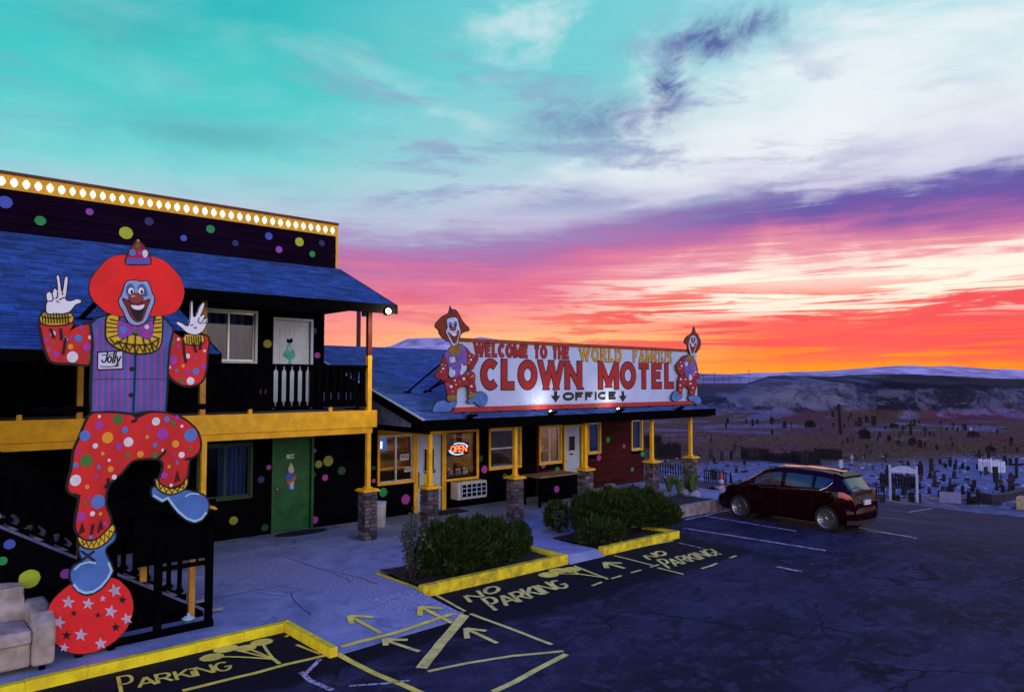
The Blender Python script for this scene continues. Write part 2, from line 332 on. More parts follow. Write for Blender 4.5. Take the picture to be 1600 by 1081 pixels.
class Text:                            # letters as slightly raised solids on a plane (origin, u = advance, v = up, n = out)
    def __init__(s, o, u, v, n): s.o, s.u, s.v, s.n = Vector(o), Vector(u), Vector(v), Vector(n)
    def P(s, x, y, d): return s.o+s.u*x+s.v*y+s.n*d
    def strokes(s, mb, polys, w, d0, dep, mi=0, flat=False):
        for k, pl in enumerate(polys):
            l, r, cl = ribbon(pl, w); dd = dep+k*.0009; n = len(l)
            m = n if cl else n-1
            if flat:
                mb.add([s.P(*p, d0+k*.0009) for p in l]+[s.P(*p, d0+k*.0009) for p in r], [(n+i, n+(i+1) % n, (i+1) % n, i) for i in range(m)], mi); continue
            vs = [s.P(*p, d0) for p in l]+[s.P(*p, d0) for p in r]+[s.P(*p, d0+dd) for p in l]+[s.P(*p, d0+dd) for p in r]; fs = []
            for i in range(m):
                j = (i+1) % n; fs += [(3*n+i, 3*n+j, 2*n+j, 2*n+i), (i, j, n+j, n+i), (2*n+i, 2*n+j, j, i), (n+i, n+j, 3*n+j, 3*n+i)]
            if not cl: fs += [(0, n, 3*n, 2*n), (n-1, 2*n-1, 4*n-1, 3*n-1)]
            mb.add(vs, fs, mi)
    def write(s, txt, gap=.22, serif=0, sw=.12, sx=1.0):   # returns polylines in em units, total width
        x = 0; out = []
        for ch in txt:
            w, pls, sf = GL[ch]; pls = [[(x+px_*sx, py_) for px_, py_ in p] for p in pls]
            if serif: pls += [[(x+a*sx-serif, b), (x+a*sx+serif, b)] for a, b in sf]
            out.append(pls); x += w*sx+gap
        return out, x-gap
# ================================================================== GROUND
def vnoise(seed, n=64):
    r = np.random.default_rng(seed).random((n, n))
    def f(x, y):
        xi, yi = math.floor(x), math.floor(y); u, v = x-xi, y-yi; u = u*u*(3-2*u); v = v*v*(3-2*v)
        a, b, c, d = r[xi % n][yi % n], r[(xi+1) % n][yi % n], r[xi % n][(yi+1) % n], r[(xi+1) % n][(yi+1) % n]
        return (a*(1-u)+b*u)*(1-v)+(c*(1-u)+d*u)*v
    return f
vn = vnoise(3)
def fbm(x, y, o=4):
    s, a = 0, .5
    for i in range(o): s += a*(vn(x, y)-.5); x = x*2+11.3; y = y*2+5.7; a *= .5
    return s
def ss(v, a, b): t_ = max(0, min(1, (v-a)/(b-a))); return t_*t_*(3-2*t_)
CREST = [(-4, 0), (.10, .0), (.22, .55), (.30, .62), (.345, .97), (.39, .98), (.43, .95), (.47, 1.0), (.55, .99), (.62, .95), (.70, .88), (.9, .8), (1.4, .5), (4, .3)]
def crest(u):
    for (a, p), (b, q) in zip(CREST, CREST[1:]):
        if a <= u <= b: return p+(q-p)*(u-a)/(b-a)
    return 0
def hill(D, L):
    if D < 100: return 0
    u = L/D; n = fbm(D*.02+3, L*.02)
    edge = 138+44*n+5*math.sin(L*.06)+22*abs(fbm(L*.07+2, 3.3))+14*abs(fbm(L*.2+5, 8.1))
    h = 8.6*crest(u)*(ss(D, edge, edge+9)*.80+.20*ss(D, edge+9, edge+36))
    m = math.exp(-(((L-54)/11)**2)-(((D-152)/14)**2))*6.0+math.exp(-(((L-39)/6)**2)-(((D-150)/10)**2))*3.0
    h = max(h, m*.95)
    g_ = (abs(fbm(L*.10, D*.015+9))*5.0+abs(fbm(L*.3, D*.03+4))*1.6)*ss(h, .6, 2.5)*(1-.75*ss(h, 5.0, 6.6)) if h > .5 else 0
    return (h-g_+fbm(L*.05, D*.05)*.9*ss(h, .3, 2))*(1-ss(D, 330, 700)*.7)
def zground(X, Y):
    D = X*FH.x+Y*FH.y; L = X*RT.x+Y*RT.y
    z = zt(X, Y)-.05
    if D > 48: z += fbm(X*.11, Y*.11)*.7*ss(D, 48, 80)
    return z+hill(D, L)
def axis(lo, hi, s0, gr):
    a = [0.0]; s = s0
    while a[-1] < hi: a.append(a[-1]+s); s = s0+abs(a[-1])*gr
    b = [0.0]
    while b[-1] > lo: b.append(b[-1]-(s0+abs(b[-1])*gr))
    return b[:0:-1]+a
Ds = [v for v in axis(-250, 34, 6, .2)]+[34+1.6*i for i in range(1, 130)]
while Ds[-1] < 12000: Ds.append(Ds[-1]+4+(Ds[-1]-240)*.12)
Ls = [-9000, -5000, -2500, -1200, -600, -300, -150, -80, -40]+[-20+2.2*i for i in range(100)]
while Ls[-1] < 9000: Ls.append(Ls[-1]+4+(Ls[-1]-198)*.3)
mb = MB(); nL = len(Ls); vs_ = []
for D in Ds:
    for L in Ls:
        X = FH.x*D+RT.x*L; Y = FH.y*D+RT.y*L; vs_.append((X, Y, zground(X, Y)))
mb.add(vs_, [(j*nL+i+1, j*nL+i, (j+1)*nL+i, (j+1)*nL+i+1) for j in range(len(Ds)-1) for i in range(nL-1)])
def terrain_mat():
    m = bpy.data.materials.new('desert_ground'); m.use_nodes = True; q = G(m.node_tree); b = m.node_tree.nodes['Principled BSDF']
    P = q.n('ShaderNodeNewGeometry').outputs['Position']; D = q.dot(P, FH); zz = q.dot(P, (0, 0, 1)); L = q.dot(P, RT)
    n1 = q.noise(P, .06, 5, .6); n2 = q.noise(P, .5, 5, .65); n3 = q.noise(P, 3.0, 4, .6)
    n5 = q.noise(P, 1.4, 10, .75); sand = q.mix(q.sstep(n5, .42, .60), (.10, .11, .17), (.20, .21, .30))
    grass = q.mix(q.sstep(n1, .38, .62), (.15, .035, .045), (.11, .07, .02))
    grass = q.mix(q.sstep(n3, .35, .75), grass, (.05, .022, .035))
    Dn = q.m('ADD', D, q.m('ADD', q.m('MULTIPLY', q.m('SUBTRACT', n1, .5), 50), q.m('MULTIPLY', q.m('SUBTRACT', n2, .5), 22)))
    c = q.mix(q.sstep(Dn, 60, 70), sand, grass)
    patch = q.m('MULTIPLY', q.sstep(q.noise(P, .09, 4, .6), .52, .6), q.sstep(Dn, 88, 100))
    c = q.mix(patch, c, q.mix(.35, sand, grass))
    LZ0 = q.n('ShaderNodeCombineXYZ'); q.put(LZ0.inputs[0], q.m('MULTIPLY', L, .16)); q.put(LZ0.inputs[2], q.m('MULTIPLY', zz, .30))
    nz0 = q.noise(LZ0.outputs[0], 1.6, 12, .74, .5); tail = q.mix(q.sstep(nz0, .42, .58), (.022, .026, .046), (.085, .087, .12))
    LZ = q.n('ShaderNodeCombineXYZ'); q.put(LZ.inputs[0], q.m('MULTIPLY', L, .07));  q.put(LZ.inputs[2], q.m('MULTIPLY', zz, .16))
    tail = q.mix(q.m('MULTIPLY', q.sstep(q.noise(LZ.outputs[0], 1.4, 12, .76, .6), .49, .54), .9), tail, (.012, .012, .020))
    tail = q.mix(q.m('MULTIPLY', q.sstep(q.noise(LZ.outputs[0], 5.0, 10, .76, .3), .56, .60), .6), tail, (.12, .12, .155))
    cone = q.m('EXPONENT', q.m('MULTIPLY', -1, q.m('ADD', q.m('POWER', q.m('DIVIDE', q.m('SUBTRACT', L, 54), 11), 2), q.m('POWER', q.m('DIVIDE', q.m('SUBTRACT', D, 152), 14), 2))))
    tail = q.mix(q.m('MULTIPLY', q.sstep(q.m('ADD', cone, q.m('MULTIPLY', q.m('SUBTRACT', nz0, .5), .5)), .28, .34), .85), tail, q.mix(q.sstep(nz0, .40, .60), (.06, .064, .095), (.15, .148, .185)))
    zn = q.m('ADD', zz, q.m('MULTIPLY', q.m('SUBTRACT', n2, .5), 1.6))
    c = q.mix(q.sstep(zn, -2.3, -1.4), c, tail)
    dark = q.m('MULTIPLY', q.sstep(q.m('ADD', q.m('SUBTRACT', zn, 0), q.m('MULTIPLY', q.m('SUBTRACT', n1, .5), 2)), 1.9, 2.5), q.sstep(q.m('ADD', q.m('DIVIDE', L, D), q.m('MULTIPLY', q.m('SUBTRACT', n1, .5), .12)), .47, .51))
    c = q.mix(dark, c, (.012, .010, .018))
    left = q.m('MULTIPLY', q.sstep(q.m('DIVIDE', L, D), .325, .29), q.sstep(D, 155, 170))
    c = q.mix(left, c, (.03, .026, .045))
    q.put(b.inputs['Base Color'], c); b.inputs['Roughness'].default_value = .95; b.inputs['Specular IOR Level'].default_value = .1
    bn = q.n('ShaderNodeBump'); bn.inputs['Strength'].default_value = .3; bn.inputs['Distance'].default_value = .15
    q.put(bn.inputs['Height'], q.m('ADD', n2, q.m('MULTIPLY', n3, .3))); q.put(b.inputs['Normal'], bn.outputs[0]); return m
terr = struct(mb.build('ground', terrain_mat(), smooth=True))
# ---- far mountains, distance haze put into their pale lavender colour
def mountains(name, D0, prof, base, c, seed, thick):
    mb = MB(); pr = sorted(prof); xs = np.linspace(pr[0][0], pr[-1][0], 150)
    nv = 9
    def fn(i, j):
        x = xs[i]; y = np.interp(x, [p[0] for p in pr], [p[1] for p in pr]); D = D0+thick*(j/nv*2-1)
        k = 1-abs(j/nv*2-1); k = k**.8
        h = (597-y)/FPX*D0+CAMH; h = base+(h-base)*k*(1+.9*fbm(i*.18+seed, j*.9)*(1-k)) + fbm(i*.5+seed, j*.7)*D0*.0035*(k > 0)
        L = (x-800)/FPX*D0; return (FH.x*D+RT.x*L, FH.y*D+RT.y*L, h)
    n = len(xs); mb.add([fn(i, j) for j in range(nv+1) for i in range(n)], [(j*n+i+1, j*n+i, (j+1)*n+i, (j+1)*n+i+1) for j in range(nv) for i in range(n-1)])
    return struct(mb.build(name, mat(name+'_rock', c, .95, .3, .004, 0, spec=.05), smooth=True))  # rock colour c of the far mountains includes the distance haze
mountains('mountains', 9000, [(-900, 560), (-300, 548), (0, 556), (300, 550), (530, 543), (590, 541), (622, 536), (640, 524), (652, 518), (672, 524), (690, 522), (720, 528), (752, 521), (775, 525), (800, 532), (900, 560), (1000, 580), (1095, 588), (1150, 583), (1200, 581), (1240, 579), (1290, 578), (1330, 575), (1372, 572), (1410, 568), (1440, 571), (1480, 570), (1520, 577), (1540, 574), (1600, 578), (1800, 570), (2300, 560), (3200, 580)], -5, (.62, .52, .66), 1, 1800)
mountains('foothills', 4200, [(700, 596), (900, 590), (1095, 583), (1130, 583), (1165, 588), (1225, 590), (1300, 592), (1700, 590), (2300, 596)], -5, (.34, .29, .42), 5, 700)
# ---- parking lot
def lotmat():
    m = bpy.data.materials.new('asphalt'); m.use_nodes = True; q = G(m.node_tree); b = m.node_tree.nodes['Principled BSDF']
    P = q.n('ShaderNodeNewGeometry').outputs['Position']
    Ps = q.mul(P, (.7, 1.5, 1))
    n1 = q.noise(Ps, .45, 6, .62, .8); n2 = q.noise(P, 2.2, 5, .65, .4); n3 = q.noise(P, 38, 4, .75)
    c = q.mix(q.sstep(n1, .36, .62), (.009, .011, .020), (.032, .034, .060))
    c = q.mix(q.m('MULTIPLY', q.sstep(q.noise(P, 3.0, 10, .75, .5), .50, .58), .5), c, (.060, .060, .098))
    c = q.mix(q.m('MULTIPLY', q.sstep(q.noise(Ps, 1.7, 10, .74, .9), .54, .58), .75), c, (.010, .011, .020))
    c = q.mix(q.m('MULTIPLY', q.sstep(q.noise(Ps, .9, 6, .7, 1.2), .56, .68), .8), c, (.008, .008, .014))
    vo = q.n('ShaderNodeTexVoronoi', feature='DISTANCE_TO_EDGE'); vo.inputs['Scale'].default_value = .33
    wv = q.n('ShaderNodeVectorMath', operation='ADD'); q.put(wv.inputs[0], P)
    nz = q.n('ShaderNodeTexNoise'); q.put(nz.inputs['Vector'], P); nz.inputs['Scale'].default_value = .8; nz.inputs['Detail'].default_value = 6
    q.put(wv.inputs[1], q.mul(nz.outputs['Color'], (2.6, 2.6, 0))); q.put(vo.inputs['Vector'], wv.outputs[0])
    crack = q.m('MULTIPLY', q.sstep(vo.outputs['Distance'], .016, .004), q.sstep(q.noise(P, .35, 3), .46, .56))
    c = q.mix(crack, c, (.008, .008, .012))
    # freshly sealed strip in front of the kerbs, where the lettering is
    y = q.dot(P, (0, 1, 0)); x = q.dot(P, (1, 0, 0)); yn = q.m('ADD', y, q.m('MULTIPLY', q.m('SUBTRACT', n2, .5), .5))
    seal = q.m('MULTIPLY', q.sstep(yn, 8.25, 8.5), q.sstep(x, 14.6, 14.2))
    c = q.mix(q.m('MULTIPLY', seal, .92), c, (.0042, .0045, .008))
    spk = q.sstep(n3, .60, .66); c = q.mix(q.m('MULTIPLY', spk, .25), c, (.10, .10, .15))
    q.put(b.inputs['Base Color'], c); q.put(b.inputs['Roughness'], q.m('ADD', .72, q.m('MULTIPLY', n1, .25))); b.inputs['Specular IOR Level'].default_value = .10
    bn = q.n('ShaderNodeBump'); bn.inputs['Strength'].default_value = .35; bn.inputs['Distance'].default_value = .02
    q.put(bn.inputs['Height'], q.m('SUBTRACT', q.m('ADD', n3, q.m('MULTIPLY', n2, 2)), q.m('MULTIPLY', crack, 2))); q.put(b.inputs['Normal'], bn.outputs[0]); return m
def lot_far(Y): return 45.3-(Y-11.5)*.41
def lotf(u, v):
    Y = -45+v*77; X = -25+u*(lot_far(Y)+25); return (X, Y, zt(X, Y))
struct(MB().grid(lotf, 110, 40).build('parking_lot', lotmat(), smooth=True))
# ---- raised concrete pad (walkway and porch)
def concmat():
    m = bpy.data.materials.new('concrete'); m.use_nodes = True; q = G(m.node_tree); b = m.node_tree.nodes['Principled BSDF']
    P = q.n('ShaderNodeNewGeometry').outputs['Position']
    n1 = q.noise(P, .8, 6, .65, .5); n2 = q.noise(P, 4, 10, .76, .4); n3 = q.noise(P, 30, 5, .75)
    c = q.mix(q.sstep(n1, .3, .7), (.15, .20, .295), (.31, .375, .48)); c = q.mix(q.m('MULTIPLY', q.sstep(n2, .50, .58), .5), c, (.31, .35, .44))
    c = q.mix(q.m('MULTIPLY', q.sstep(q.noise(P, 1.6, 10, .75, .8), .55, .62), .55), c, (.085, .105, .165))
    c = q.mix(q.m('MULTIPLY', q.sstep(n3, .56, .64), .6), c, (.08, .10, .15))
    x = q.dot(P, (1, 0, 0)); y = q.dot(P, (0, 1, 0))
    # coarse exposed-aggregate band running down to the lot
    s = q.m('ADD', q.m('SUBTRACT', x, q.m('MULTIPLY', y, -.35)), q.m('MULTIPLY', q.m('SUBTRACT', n1, .5), .6))
    band = q.m('MULTIPLY', q.sstep(s, 9.75, 9.85), q.sstep(s, 11.2, 11.0))
    agg = q.mix(q.sstep(n3, .42, .58), (.10, .12, .18), (.42, .46, .56)); c = q.mix(q.m('MULTIPLY', band, .8), c, agg)
    q.put(b.inputs['Base Color'], c); b.inputs['Roughness'].default_value = .85; b.inputs['Specular IOR Level'].default_value = .2
    bn = q.n('ShaderNodeBump'); bn.inputs['Strength'].default_value = .3; bn.inputs['Distance'].default_value = .01
    q.put(bn.inputs['Height'], n3); q.put(b.inputs['Normal'], bn.outputs[0]); return m
CONC = concmat()
KY = 10.28          # back of the kerb line
pad = MB()
def slab(poly, z0=-1.6, z1=0.0): pad.prism([(x, y, z0) for x, y in poly], (0, 0, z1-z0))
slab([(-8, KY), (4.72, KY), (4.72, 10.42), (-8, 10.42)])
slab([(-8, 10.42), (7.15, 10.42), (7.15, 11.9), (-8, 11.9)])
slab([(-8, 11.9), (18.35, 11.9), (20.7, 13.3), (20.7, 22), (-8, 22)])
slab([(10.62, 10.42), (11.62, 10.42), (11.62, 11.9), (10.62, 11.9)])
walk = struct(pad.build('walkway', CONC))
rp = MB(); rp.prism([(4.86, 8.86, LOT+.006), (7.12, 8.98, LOT+.006), (7.12, 10.42, 0), (4.86, 10.42, 0)], (0, 0, -.4)); rp.build('ramp', CONC, walk)
rp = MB(); rp.prism([(10.62, 10.2, LOT+.01), (11.62, 10.2, LOT+.01), (11.62, 10.42, 0), (10.62, 10.42, 0)], (0, 0, -.3)); rp.build('ramp', CONC, walk)
CRK = mat('crack_dark', (.02, .02, .03), .95, .1)
def crack(pts, w, z):
    P = [gz(x, y, z) for x, y in pts]; T = Text((0, 0, z+.003), (1, 0, 0), (0, 1, 0), (0, 0, 1)); m_ = MB()
    pp = []
    for a, b in zip(P, P[1:]):
        for i in range(5):
            q_ = i/5; pp.append((a.x+(b.x-a.x)*q_+random.uniform(-.012, .012), a.y+(b.y-a.y)*q_+random.uniform(-.012, .012)))
    T.strokes(m_, [pp], w, 0, 0, flat=True); m_.build('crack', CRK, walk)
crack([(445, 870), (500, 888), (560, 902), (600, 915)], .018, 0)
crack([(330, 935), (390, 924), (470, 910)], .018, 0)
crack([(455, 925), (460, 940), (475, 952), (490, 963)], .014, 0)
crack([(400, 924), (430, 930), (455, 931)], .012, 0)
crack([(520, 896), (540, 903), (549, 912)], .012, 0)
crack([(488, 965), (530, 958), (590, 949)], .012, -.03)
# ---- painted kerbs
KPAINT = mat('kerb_yellow', (.78, .66, .012), .7, .3, 5, .8, 30, c2=(.42, .34, .02), chips=.70); KPAINT2 = mat('kerb_yellow_bright', (.92, .78, .010), .65, .3, 4, .8, 30, c2=(.75, .6, .012), chips=.71)
SOIL = mat('soil', (.035, .028, .03), .95, .4, 8, .8, 25)
def kerb(name, pts, w, z0, z1, label, m=KPAINT2):
    l, r, c = ribbon(smooth_line(pts), w); mb = MB(); n = len(l)
    for i in range(n-1):
        j = 0.004*math.sin(i*1.7); mb.prism([(l[i][0], l[i][1], z0), (l[i+1][0], l[i+1][1], z0), (r[i+1][0], r[i+1][1], z0), (r[i][0], r[i][1], z0)], (0, 0, z1-z0+j))
    o = mb.build(name, m, bevel=.012); tag(o, label, 'kerb'); return o
def smooth_line(pts, st=.6):
    out = []
    for a, b in zip(pts, pts[1:]):
        n = max(1, int(math.dist(a, b)/st))
        for i in range(n): out.append((a[0]+(b[0]-a[0])*i/n, a[1]+(b[1]-a[1])*i/n))
    return out+[pts[-1]]
kerb('kerb', [(-6, 10.235), (4.79, 10.235), (4.79, 8.84)], .12, -.5, .006, 'bright yellow painted kerb running past the sofa and the big red ball')
# planter boxes
def planter(x0, x1, y0, y1, ztop, lab, lab2, front, side):
    t_ = thing('planter_bed', lab, 'planter', (x0, y0, LOT))
    w = .15
    MB().box(x0, x1, y0, y0+w, -.6, ztop).build('kerb', front, t_, bevel=.015)
    MB().box(x1-w, x1, y0+w+.002, y1, -.6, ztop-.003).build('kerb', side, t_, bevel=.015)
    MB().box(x0, x0+w, y0+w+.002, y1, -.6, ztop-.1).build('kerb', side, t_, bevel=.015)
    def fn(u, v):
        X = x0+w+(x1-x0-2*w)*u; Y = y0+w+(y1-y0-w)*v; return (X, Y, ztop-.07+fbm(X*2, Y*2)*.1+.05*math.sin(PI*u)*math.sin(PI*v))
    MB().grid(fn, 24, 12).build('soil', SOIL, t_, smooth=True); return t_
planter(7.17, 10.6, 10.24, 11.88, .07, 'yellow edged planting bed with the hedge nearest the camera', '', KPAINT, KPAINT2)
planter(11.64, 14.25, 10.24, 11.88, .05, 'yellow edged planting bed with the larger rounded hedge near the car', '', KPAINT, KPAINT2)
# low concrete wall by the car
BLOCK = mat('planter_block', (.36, .31, .27), .9, .25, 5, .5, 30)
pw = thing('planter_wall', 'low tan concrete planter wall in front of the parked car', 'wall', (14.3, 11.8, -.2))
xs_ = np.linspace(14.35, 18.3, 6)
for a, b in zip(xs_, xs_[1:]): bx('block', BLOCK, pw, a, b-.006, 11.72, 11.892, zt(a, 11)-.6, .17+random.uniform(-.008, .008), bevel=.012)
MB().grid(lambda u, v: (14.4+u*3.95, 11.893+v*1.3, .13+fbm(u*9, v*5)*.1), 24, 10).build('soil', SOIL, pw, smooth=True)
# ---- painted markings
PAINTC = mat('paint_balloon', (.95, .84, .10), .7, .15, 6, .2, 40, worn=.30)
PAINT = mat('paint_pale', (.90, .82, .17), .7, .15, 6, .2, 40, worn=.40); PAINTB = mat('paint_yellow', (.95, .82, .08), .7, .15, 6, .2, 40, worn=.37); PAINTW = mat('paint_white', (.55, .55, .52), .75, .15, 6, 0, worn=.47)
def pl(px_, w, m, label, z=None, dash=None, name='painted_line'):
    P = [gt(*p) for p in px_]; pts = smooth_line([(p.x, p.y) for p in P], .25); mb = MB()
    pts = [(x+random.uniform(-.006, .006), y+random.uniform(-.006, .006)) for x, y in pts]
    l, r, c = ribbon(pts, w)
    def zz(p):
        if 4.86 < p[0] < 7.12 and 8.86 < p[1] < 10.42: return LOT+.012+(p[1]-8.9)/1.5*.12
        return zt(*p)+.006
    if dash:
        t_ = thing(name, label, 'road marking', (P[0].x, P[0].y, LOT)); i = 0
        while i < len(l)-1:
            mb = MB()
            for j in range(i, min(i+dash, len(l)-1)): mb.add([(l[j][0], l[j][1], zz(l[j])), (r[j][0], r[j][1], zz(r[j])), (r[j+1][0], r[j+1][1], zz(r[j+1])), (l[j+1][0], l[j+1][1], zz(l[j+1]))], [(0, 1, 2, 3)])
            mb.build('dash', m, t_); i += 2*dash
        return t_
    for i in range(len(l)-1):
        mb.add([(l[i][0], l[i][1], zz(l[i])), (r[i][0], r[i][1], zz(r[i])), (r[i+1][0], r[i+1][1], zz(r[i+1])), (l[i+1][0], l[i+1][1], zz(l[i+1]))], [(0, 1, 2, 3)])
    return tag(mb.build(name, m), label, 'road marking')
pl([(285, 1079), (400, 1051), (447, 1038), (528, 1020)], .075, PAINTB, 'yellow line along the outer side of the balloon lettering at lower left')
pl([(532, 1013), (560, 1005), (620, 990), (722, 957)], .085, PAINTB, 'pale yellow line across the foot of the concrete ramp')
pl([(526, 1021), (585, 1052), (650, 1079), (700, 1100)], .09, PAINTB, 'yellow line running from the kerb end down to the bottom edge')
pl([(735, 959), (800, 983), (862, 1007)], .065, PAINT, 'thin yellow line leaving the ramp corner towards the open lot')
pl([(726, 962), (706, 985), (680, 1016), (658, 1044)], .15, PAINT, 'broad pale yellow bar between the two pairs of arrows')
pl([(668, 1049), (730, 1036), (800, 1025), (880, 1017)], .065, PAINT, 'pale yellow cross line below the right hand arrow')
pl([(885, 1022), (840, 1045), (805, 1065), (770, 1081)], .09, PAINT, 'pale yellow line running off the bottom edge right of the arrows')
pl([(470, 1050), (484, 1063), (520, 1078)], .07, PAINTW, 'faded whitish line near the bottom edge below the yellow kerb corner')
pl([(545, 1071), (600, 1068), (640, 1063)], .05, PAINTW, 'faded whitish cross line joining the yellow line at the bottom')
pl([(500, 1030), (478, 1052)], .06, PAINTW, 'short faded line below the yellow kerb corner')
pl([(660, 918), (680, 929), (727, 955)], .05, PAINT, 'yellow edge line along the ramp side next to the planting bed')
pl([(897, 884), (920, 893), (950, 905)], .06, PAINT, 'pale line on the near side of the second walkway arrow')
pl([(960, 868), (1000, 878), (1020, 883)], .05, PAINT, 'pale dashed line on the far side of the second walkway arrow', dash=3)
pl([(925, 915), (955, 904), (1030, 882)], .055, PAINT, 'dashed pale yellow line closing the second walkway box', dash=1)
pl([(1027, 887), (1060, 895), (1068, 897), (1110, 884), (1150, 868)], .055, PAINT, 'dashed pale line around the far no parking lettering', dash=2)
pl([(1060, 848), (1100, 857), (1140, 866)], .045, PAINTW, 'faint dashed line on the far side of the far no parking lettering', dash=2)
pl([(897, 878), (950, 863), (1052, 845)], .05, PAINT, 'faint yellow line along the mouth of the second walkway')
for (a, b, w, lab) in [((1070, 812), (1140, 797), .09, 'white stall line meeting the planter wall beside the car'), ((1101, 806), (1245, 830), .09, 'white stall line running under the near side of the car'),
        ((1068, 825), (1290, 860), .09, 'worn white stall line one bay nearer than the car'), ((1330, 822), (1432, 841), .1, 'white stall line just behind the rear bumper'),
        ((1362, 806), (1455, 817), .1, 'white stall line beyond the far side of the car'), ((1368, 794), (1475, 806), .1, 'faint white stall line in front of the white cemetery arch'),
        ((1420, 800), (1457, 794), .1, 'short white dash near the white cemetery arch'), ((1213, 885), (1252, 893), .09, 'short worn white stroke in the open lot'), ((1345, 829), (1425, 838), .06, 'thin second white line behind the rear bumper'),
        ((1380, 786), (1470, 790), .09, 'faint white stroke at the far edge of the lot')]:
    pl([a, ((a[0]+b[0])/2, (a[1]+b[1])/2), b], w, PAINTW, lab)
# arrows
def arrow(tip, tail, barb1, barb2, w, label, m=PAINTB):
    mb = MB(); T = Text((0, 0, 0), (1, 0, 0), (0, 1, 0), (0, 0, 1)); A = lambda p: gz(p[0], p[1], LOT+.06 if False else LOT)
    def zat(x, y): return (LOT+.014+(y-8.9)/1.5*.12) if (4.86 < x < 7.12 and y > 8.86 and y < 10.45) else zt(x, y)+.008
    for k, (a, b) in enumerate(((tip, tail), (tip, barb1), (tip, barb2))):
        a, b = A(a), A(b); pts = smooth_line([(a.x, a.y), (b.x, b.y)], .12); l, r, c = ribbon(pts, w*(1 if k == 0 else 1.15))
        for i in range(len(l)-1):
            mb.add([(p[0], p[1], zat(*p)+k*.002) for p in (l[i], r[i], r[i+1], l[i+1])], [(0, 1, 2, 3)])
    return tag(mb.build('painted_arrow', m), label, 'road marking')
arrow((546, 972), (595, 992), (584, 972), (549, 982), .07, 'yellow arrow on the ramp, upper left of the four')
arrow((601, 1000), (655, 1018), (637, 1000), (603, 1009), .07, 'yellow arrow on the asphalt below the left ramp arrow', PAINT)
arrow((657, 955), (706, 974), (690, 956), (656, 967), .075, 'yellow arrow on the ramp next to the planting bed corner')
arrow((728, 982), (777, 1005), (760, 986), (730, 998), .07, 'pale arrow on the asphalt right of the broad yellow bar', PAINT)
arrow((945, 879), (976, 888), (972, 880), (948, 888), .09, 'small pale arrow before the second walkway', PAINT)
# ground lettering
def gtext(txt, p0, p1, ptop, w, label, m, serif=0, caps=None, gap=.2):
    a, b, c = gz(*p0, LOT), gz(*p1, LOT), gz(*ptop, LOT)
    T = Text((a.x, a.y, LOT+.008), (1, 0, 0), (0, 1, 0), (0, 0, 1)); gl_, W_ = T.write(txt, gap, serif)
    T.v = c-a; T.v.z = 0; T.u = (b-a)/W_; T.u.z = 0; mb = MB(); hs = T.v.length
    for i, pls in enumerate(gl_):
        k = ((1.75 if caps == 2 else 1.3) if (caps and i == 0) else 1.0); jx, jy = random.uniform(-.04, .04), random.uniform(-.04, .04)
        pls = [[(x+jx, y*k+jy-(.12 if k > 1 else 0)) for x, y in p] for p in pls]
        wd = [[(T.P(x, y, 0).x, T.P(x, y, 0).y) for x, y in p] for p in pls]
        T2 = Text((0, 0, LOT+.008), (1, 0, 0), (0, 1, 0), (0, 0, 1)); T2.strokes(mb, wd, w, 0, 0, flat=True)
    o = mb.build('painted_lettering', m); return tag(o, label, 'lettering')
gtext('PARKiNG', (190, 1080), (364, 1045), (187, 1066), .042, 'pale yellow hand painted word PARKING beside the kerb at lower left', PAINTB, caps=2)
gtext('NO', (735, 940), (782, 923), (727, 931), .07, 'pale yellow word NO in front of the nearest hedge', PAINT, .1, gap=.3)
gtext('PARKING', (772, 951), (890, 916), (757, 938), .07, 'pale yellow word PARKING in front of the nearest hedge', PAINT, .12, True)
gtext('NO', (1015, 874), (1043, 866), (1006, 868), .07, 'small pale word NO in front of the larger hedge', PAINT, .08)
gtext('PARKING!', (1044, 887), (1126, 866), (1030, 877), .06, 'small pale word PARKING in front of the larger hedge', PAINT, .06, True, .24)
gtext('E', (497, 1021), (462, 1007), (520, 1003), .05, 'pale yellow letter E painted in the yellow kerb corner', PAINTB)
gtext('T', (455, 999), (437, 993), (470, 989), .05, 'worn pale letter fragment beside the painted E in the kerb corner', PAINTB)
# painted balloons
def balloons(bs, knot, tail, w, label, m):
    mb = MB(); K = gz(*knot, LOT)
    for i, (x, y, r) in enumerate(bs):
        c = gz(x, y, LOT); n = 22; z = LOT+.007+i*.0015
        mb.add([(c.x+r*math.cos(2*PI*k/n)*(1+.05*math.sin(3*k)), c.y+r*.9*math.sin(2*PI*k/n), z) for k in range(n)], [list(range(n))])
        pts = smoo([(c.x, c.y), ((c.x*.5+K.x*.5), c.y*.5+K.y*.5+.04), (K.x, K.y)], 6, False); l, r_, q_ = ribbon(pts, w); zz = LOT+.015+i*.001
        mb.add([(p[0], p[1], zz) for p in l]+[(p[0], p[1], zz) for p in r_], [(k, k+1, len(l)+k+1, len(l)+k) for k in range(len(l)-1)])
    t_ = gz(*tail, LOT); l, r_, q_ = ribbon([(K.x, K.y), (t_.x, t_.y)], w*1.3)
    mb.add([(p[0], p[1], LOT+.02) for p in l+r_], [(0, 1, 3, 2)])
    return tag(mb.build('painted_balloons', m), label, 'road marking')
balloons([(331, 1027, .15), (353, 1014, .16), (384, 1013, .14), (409, 1004, .15)], (427, 1031), (437, 1039), .04, 'bunch of four yellow painted balloons beside the yellow kerb', PAINTC)
balloons([(857, 898, .2), (873, 892, .2), (893, 890, .19)], (905, 898), (948, 904), .045, 'bunch of pale painted balloons before the first walkway gap', PAINTC)
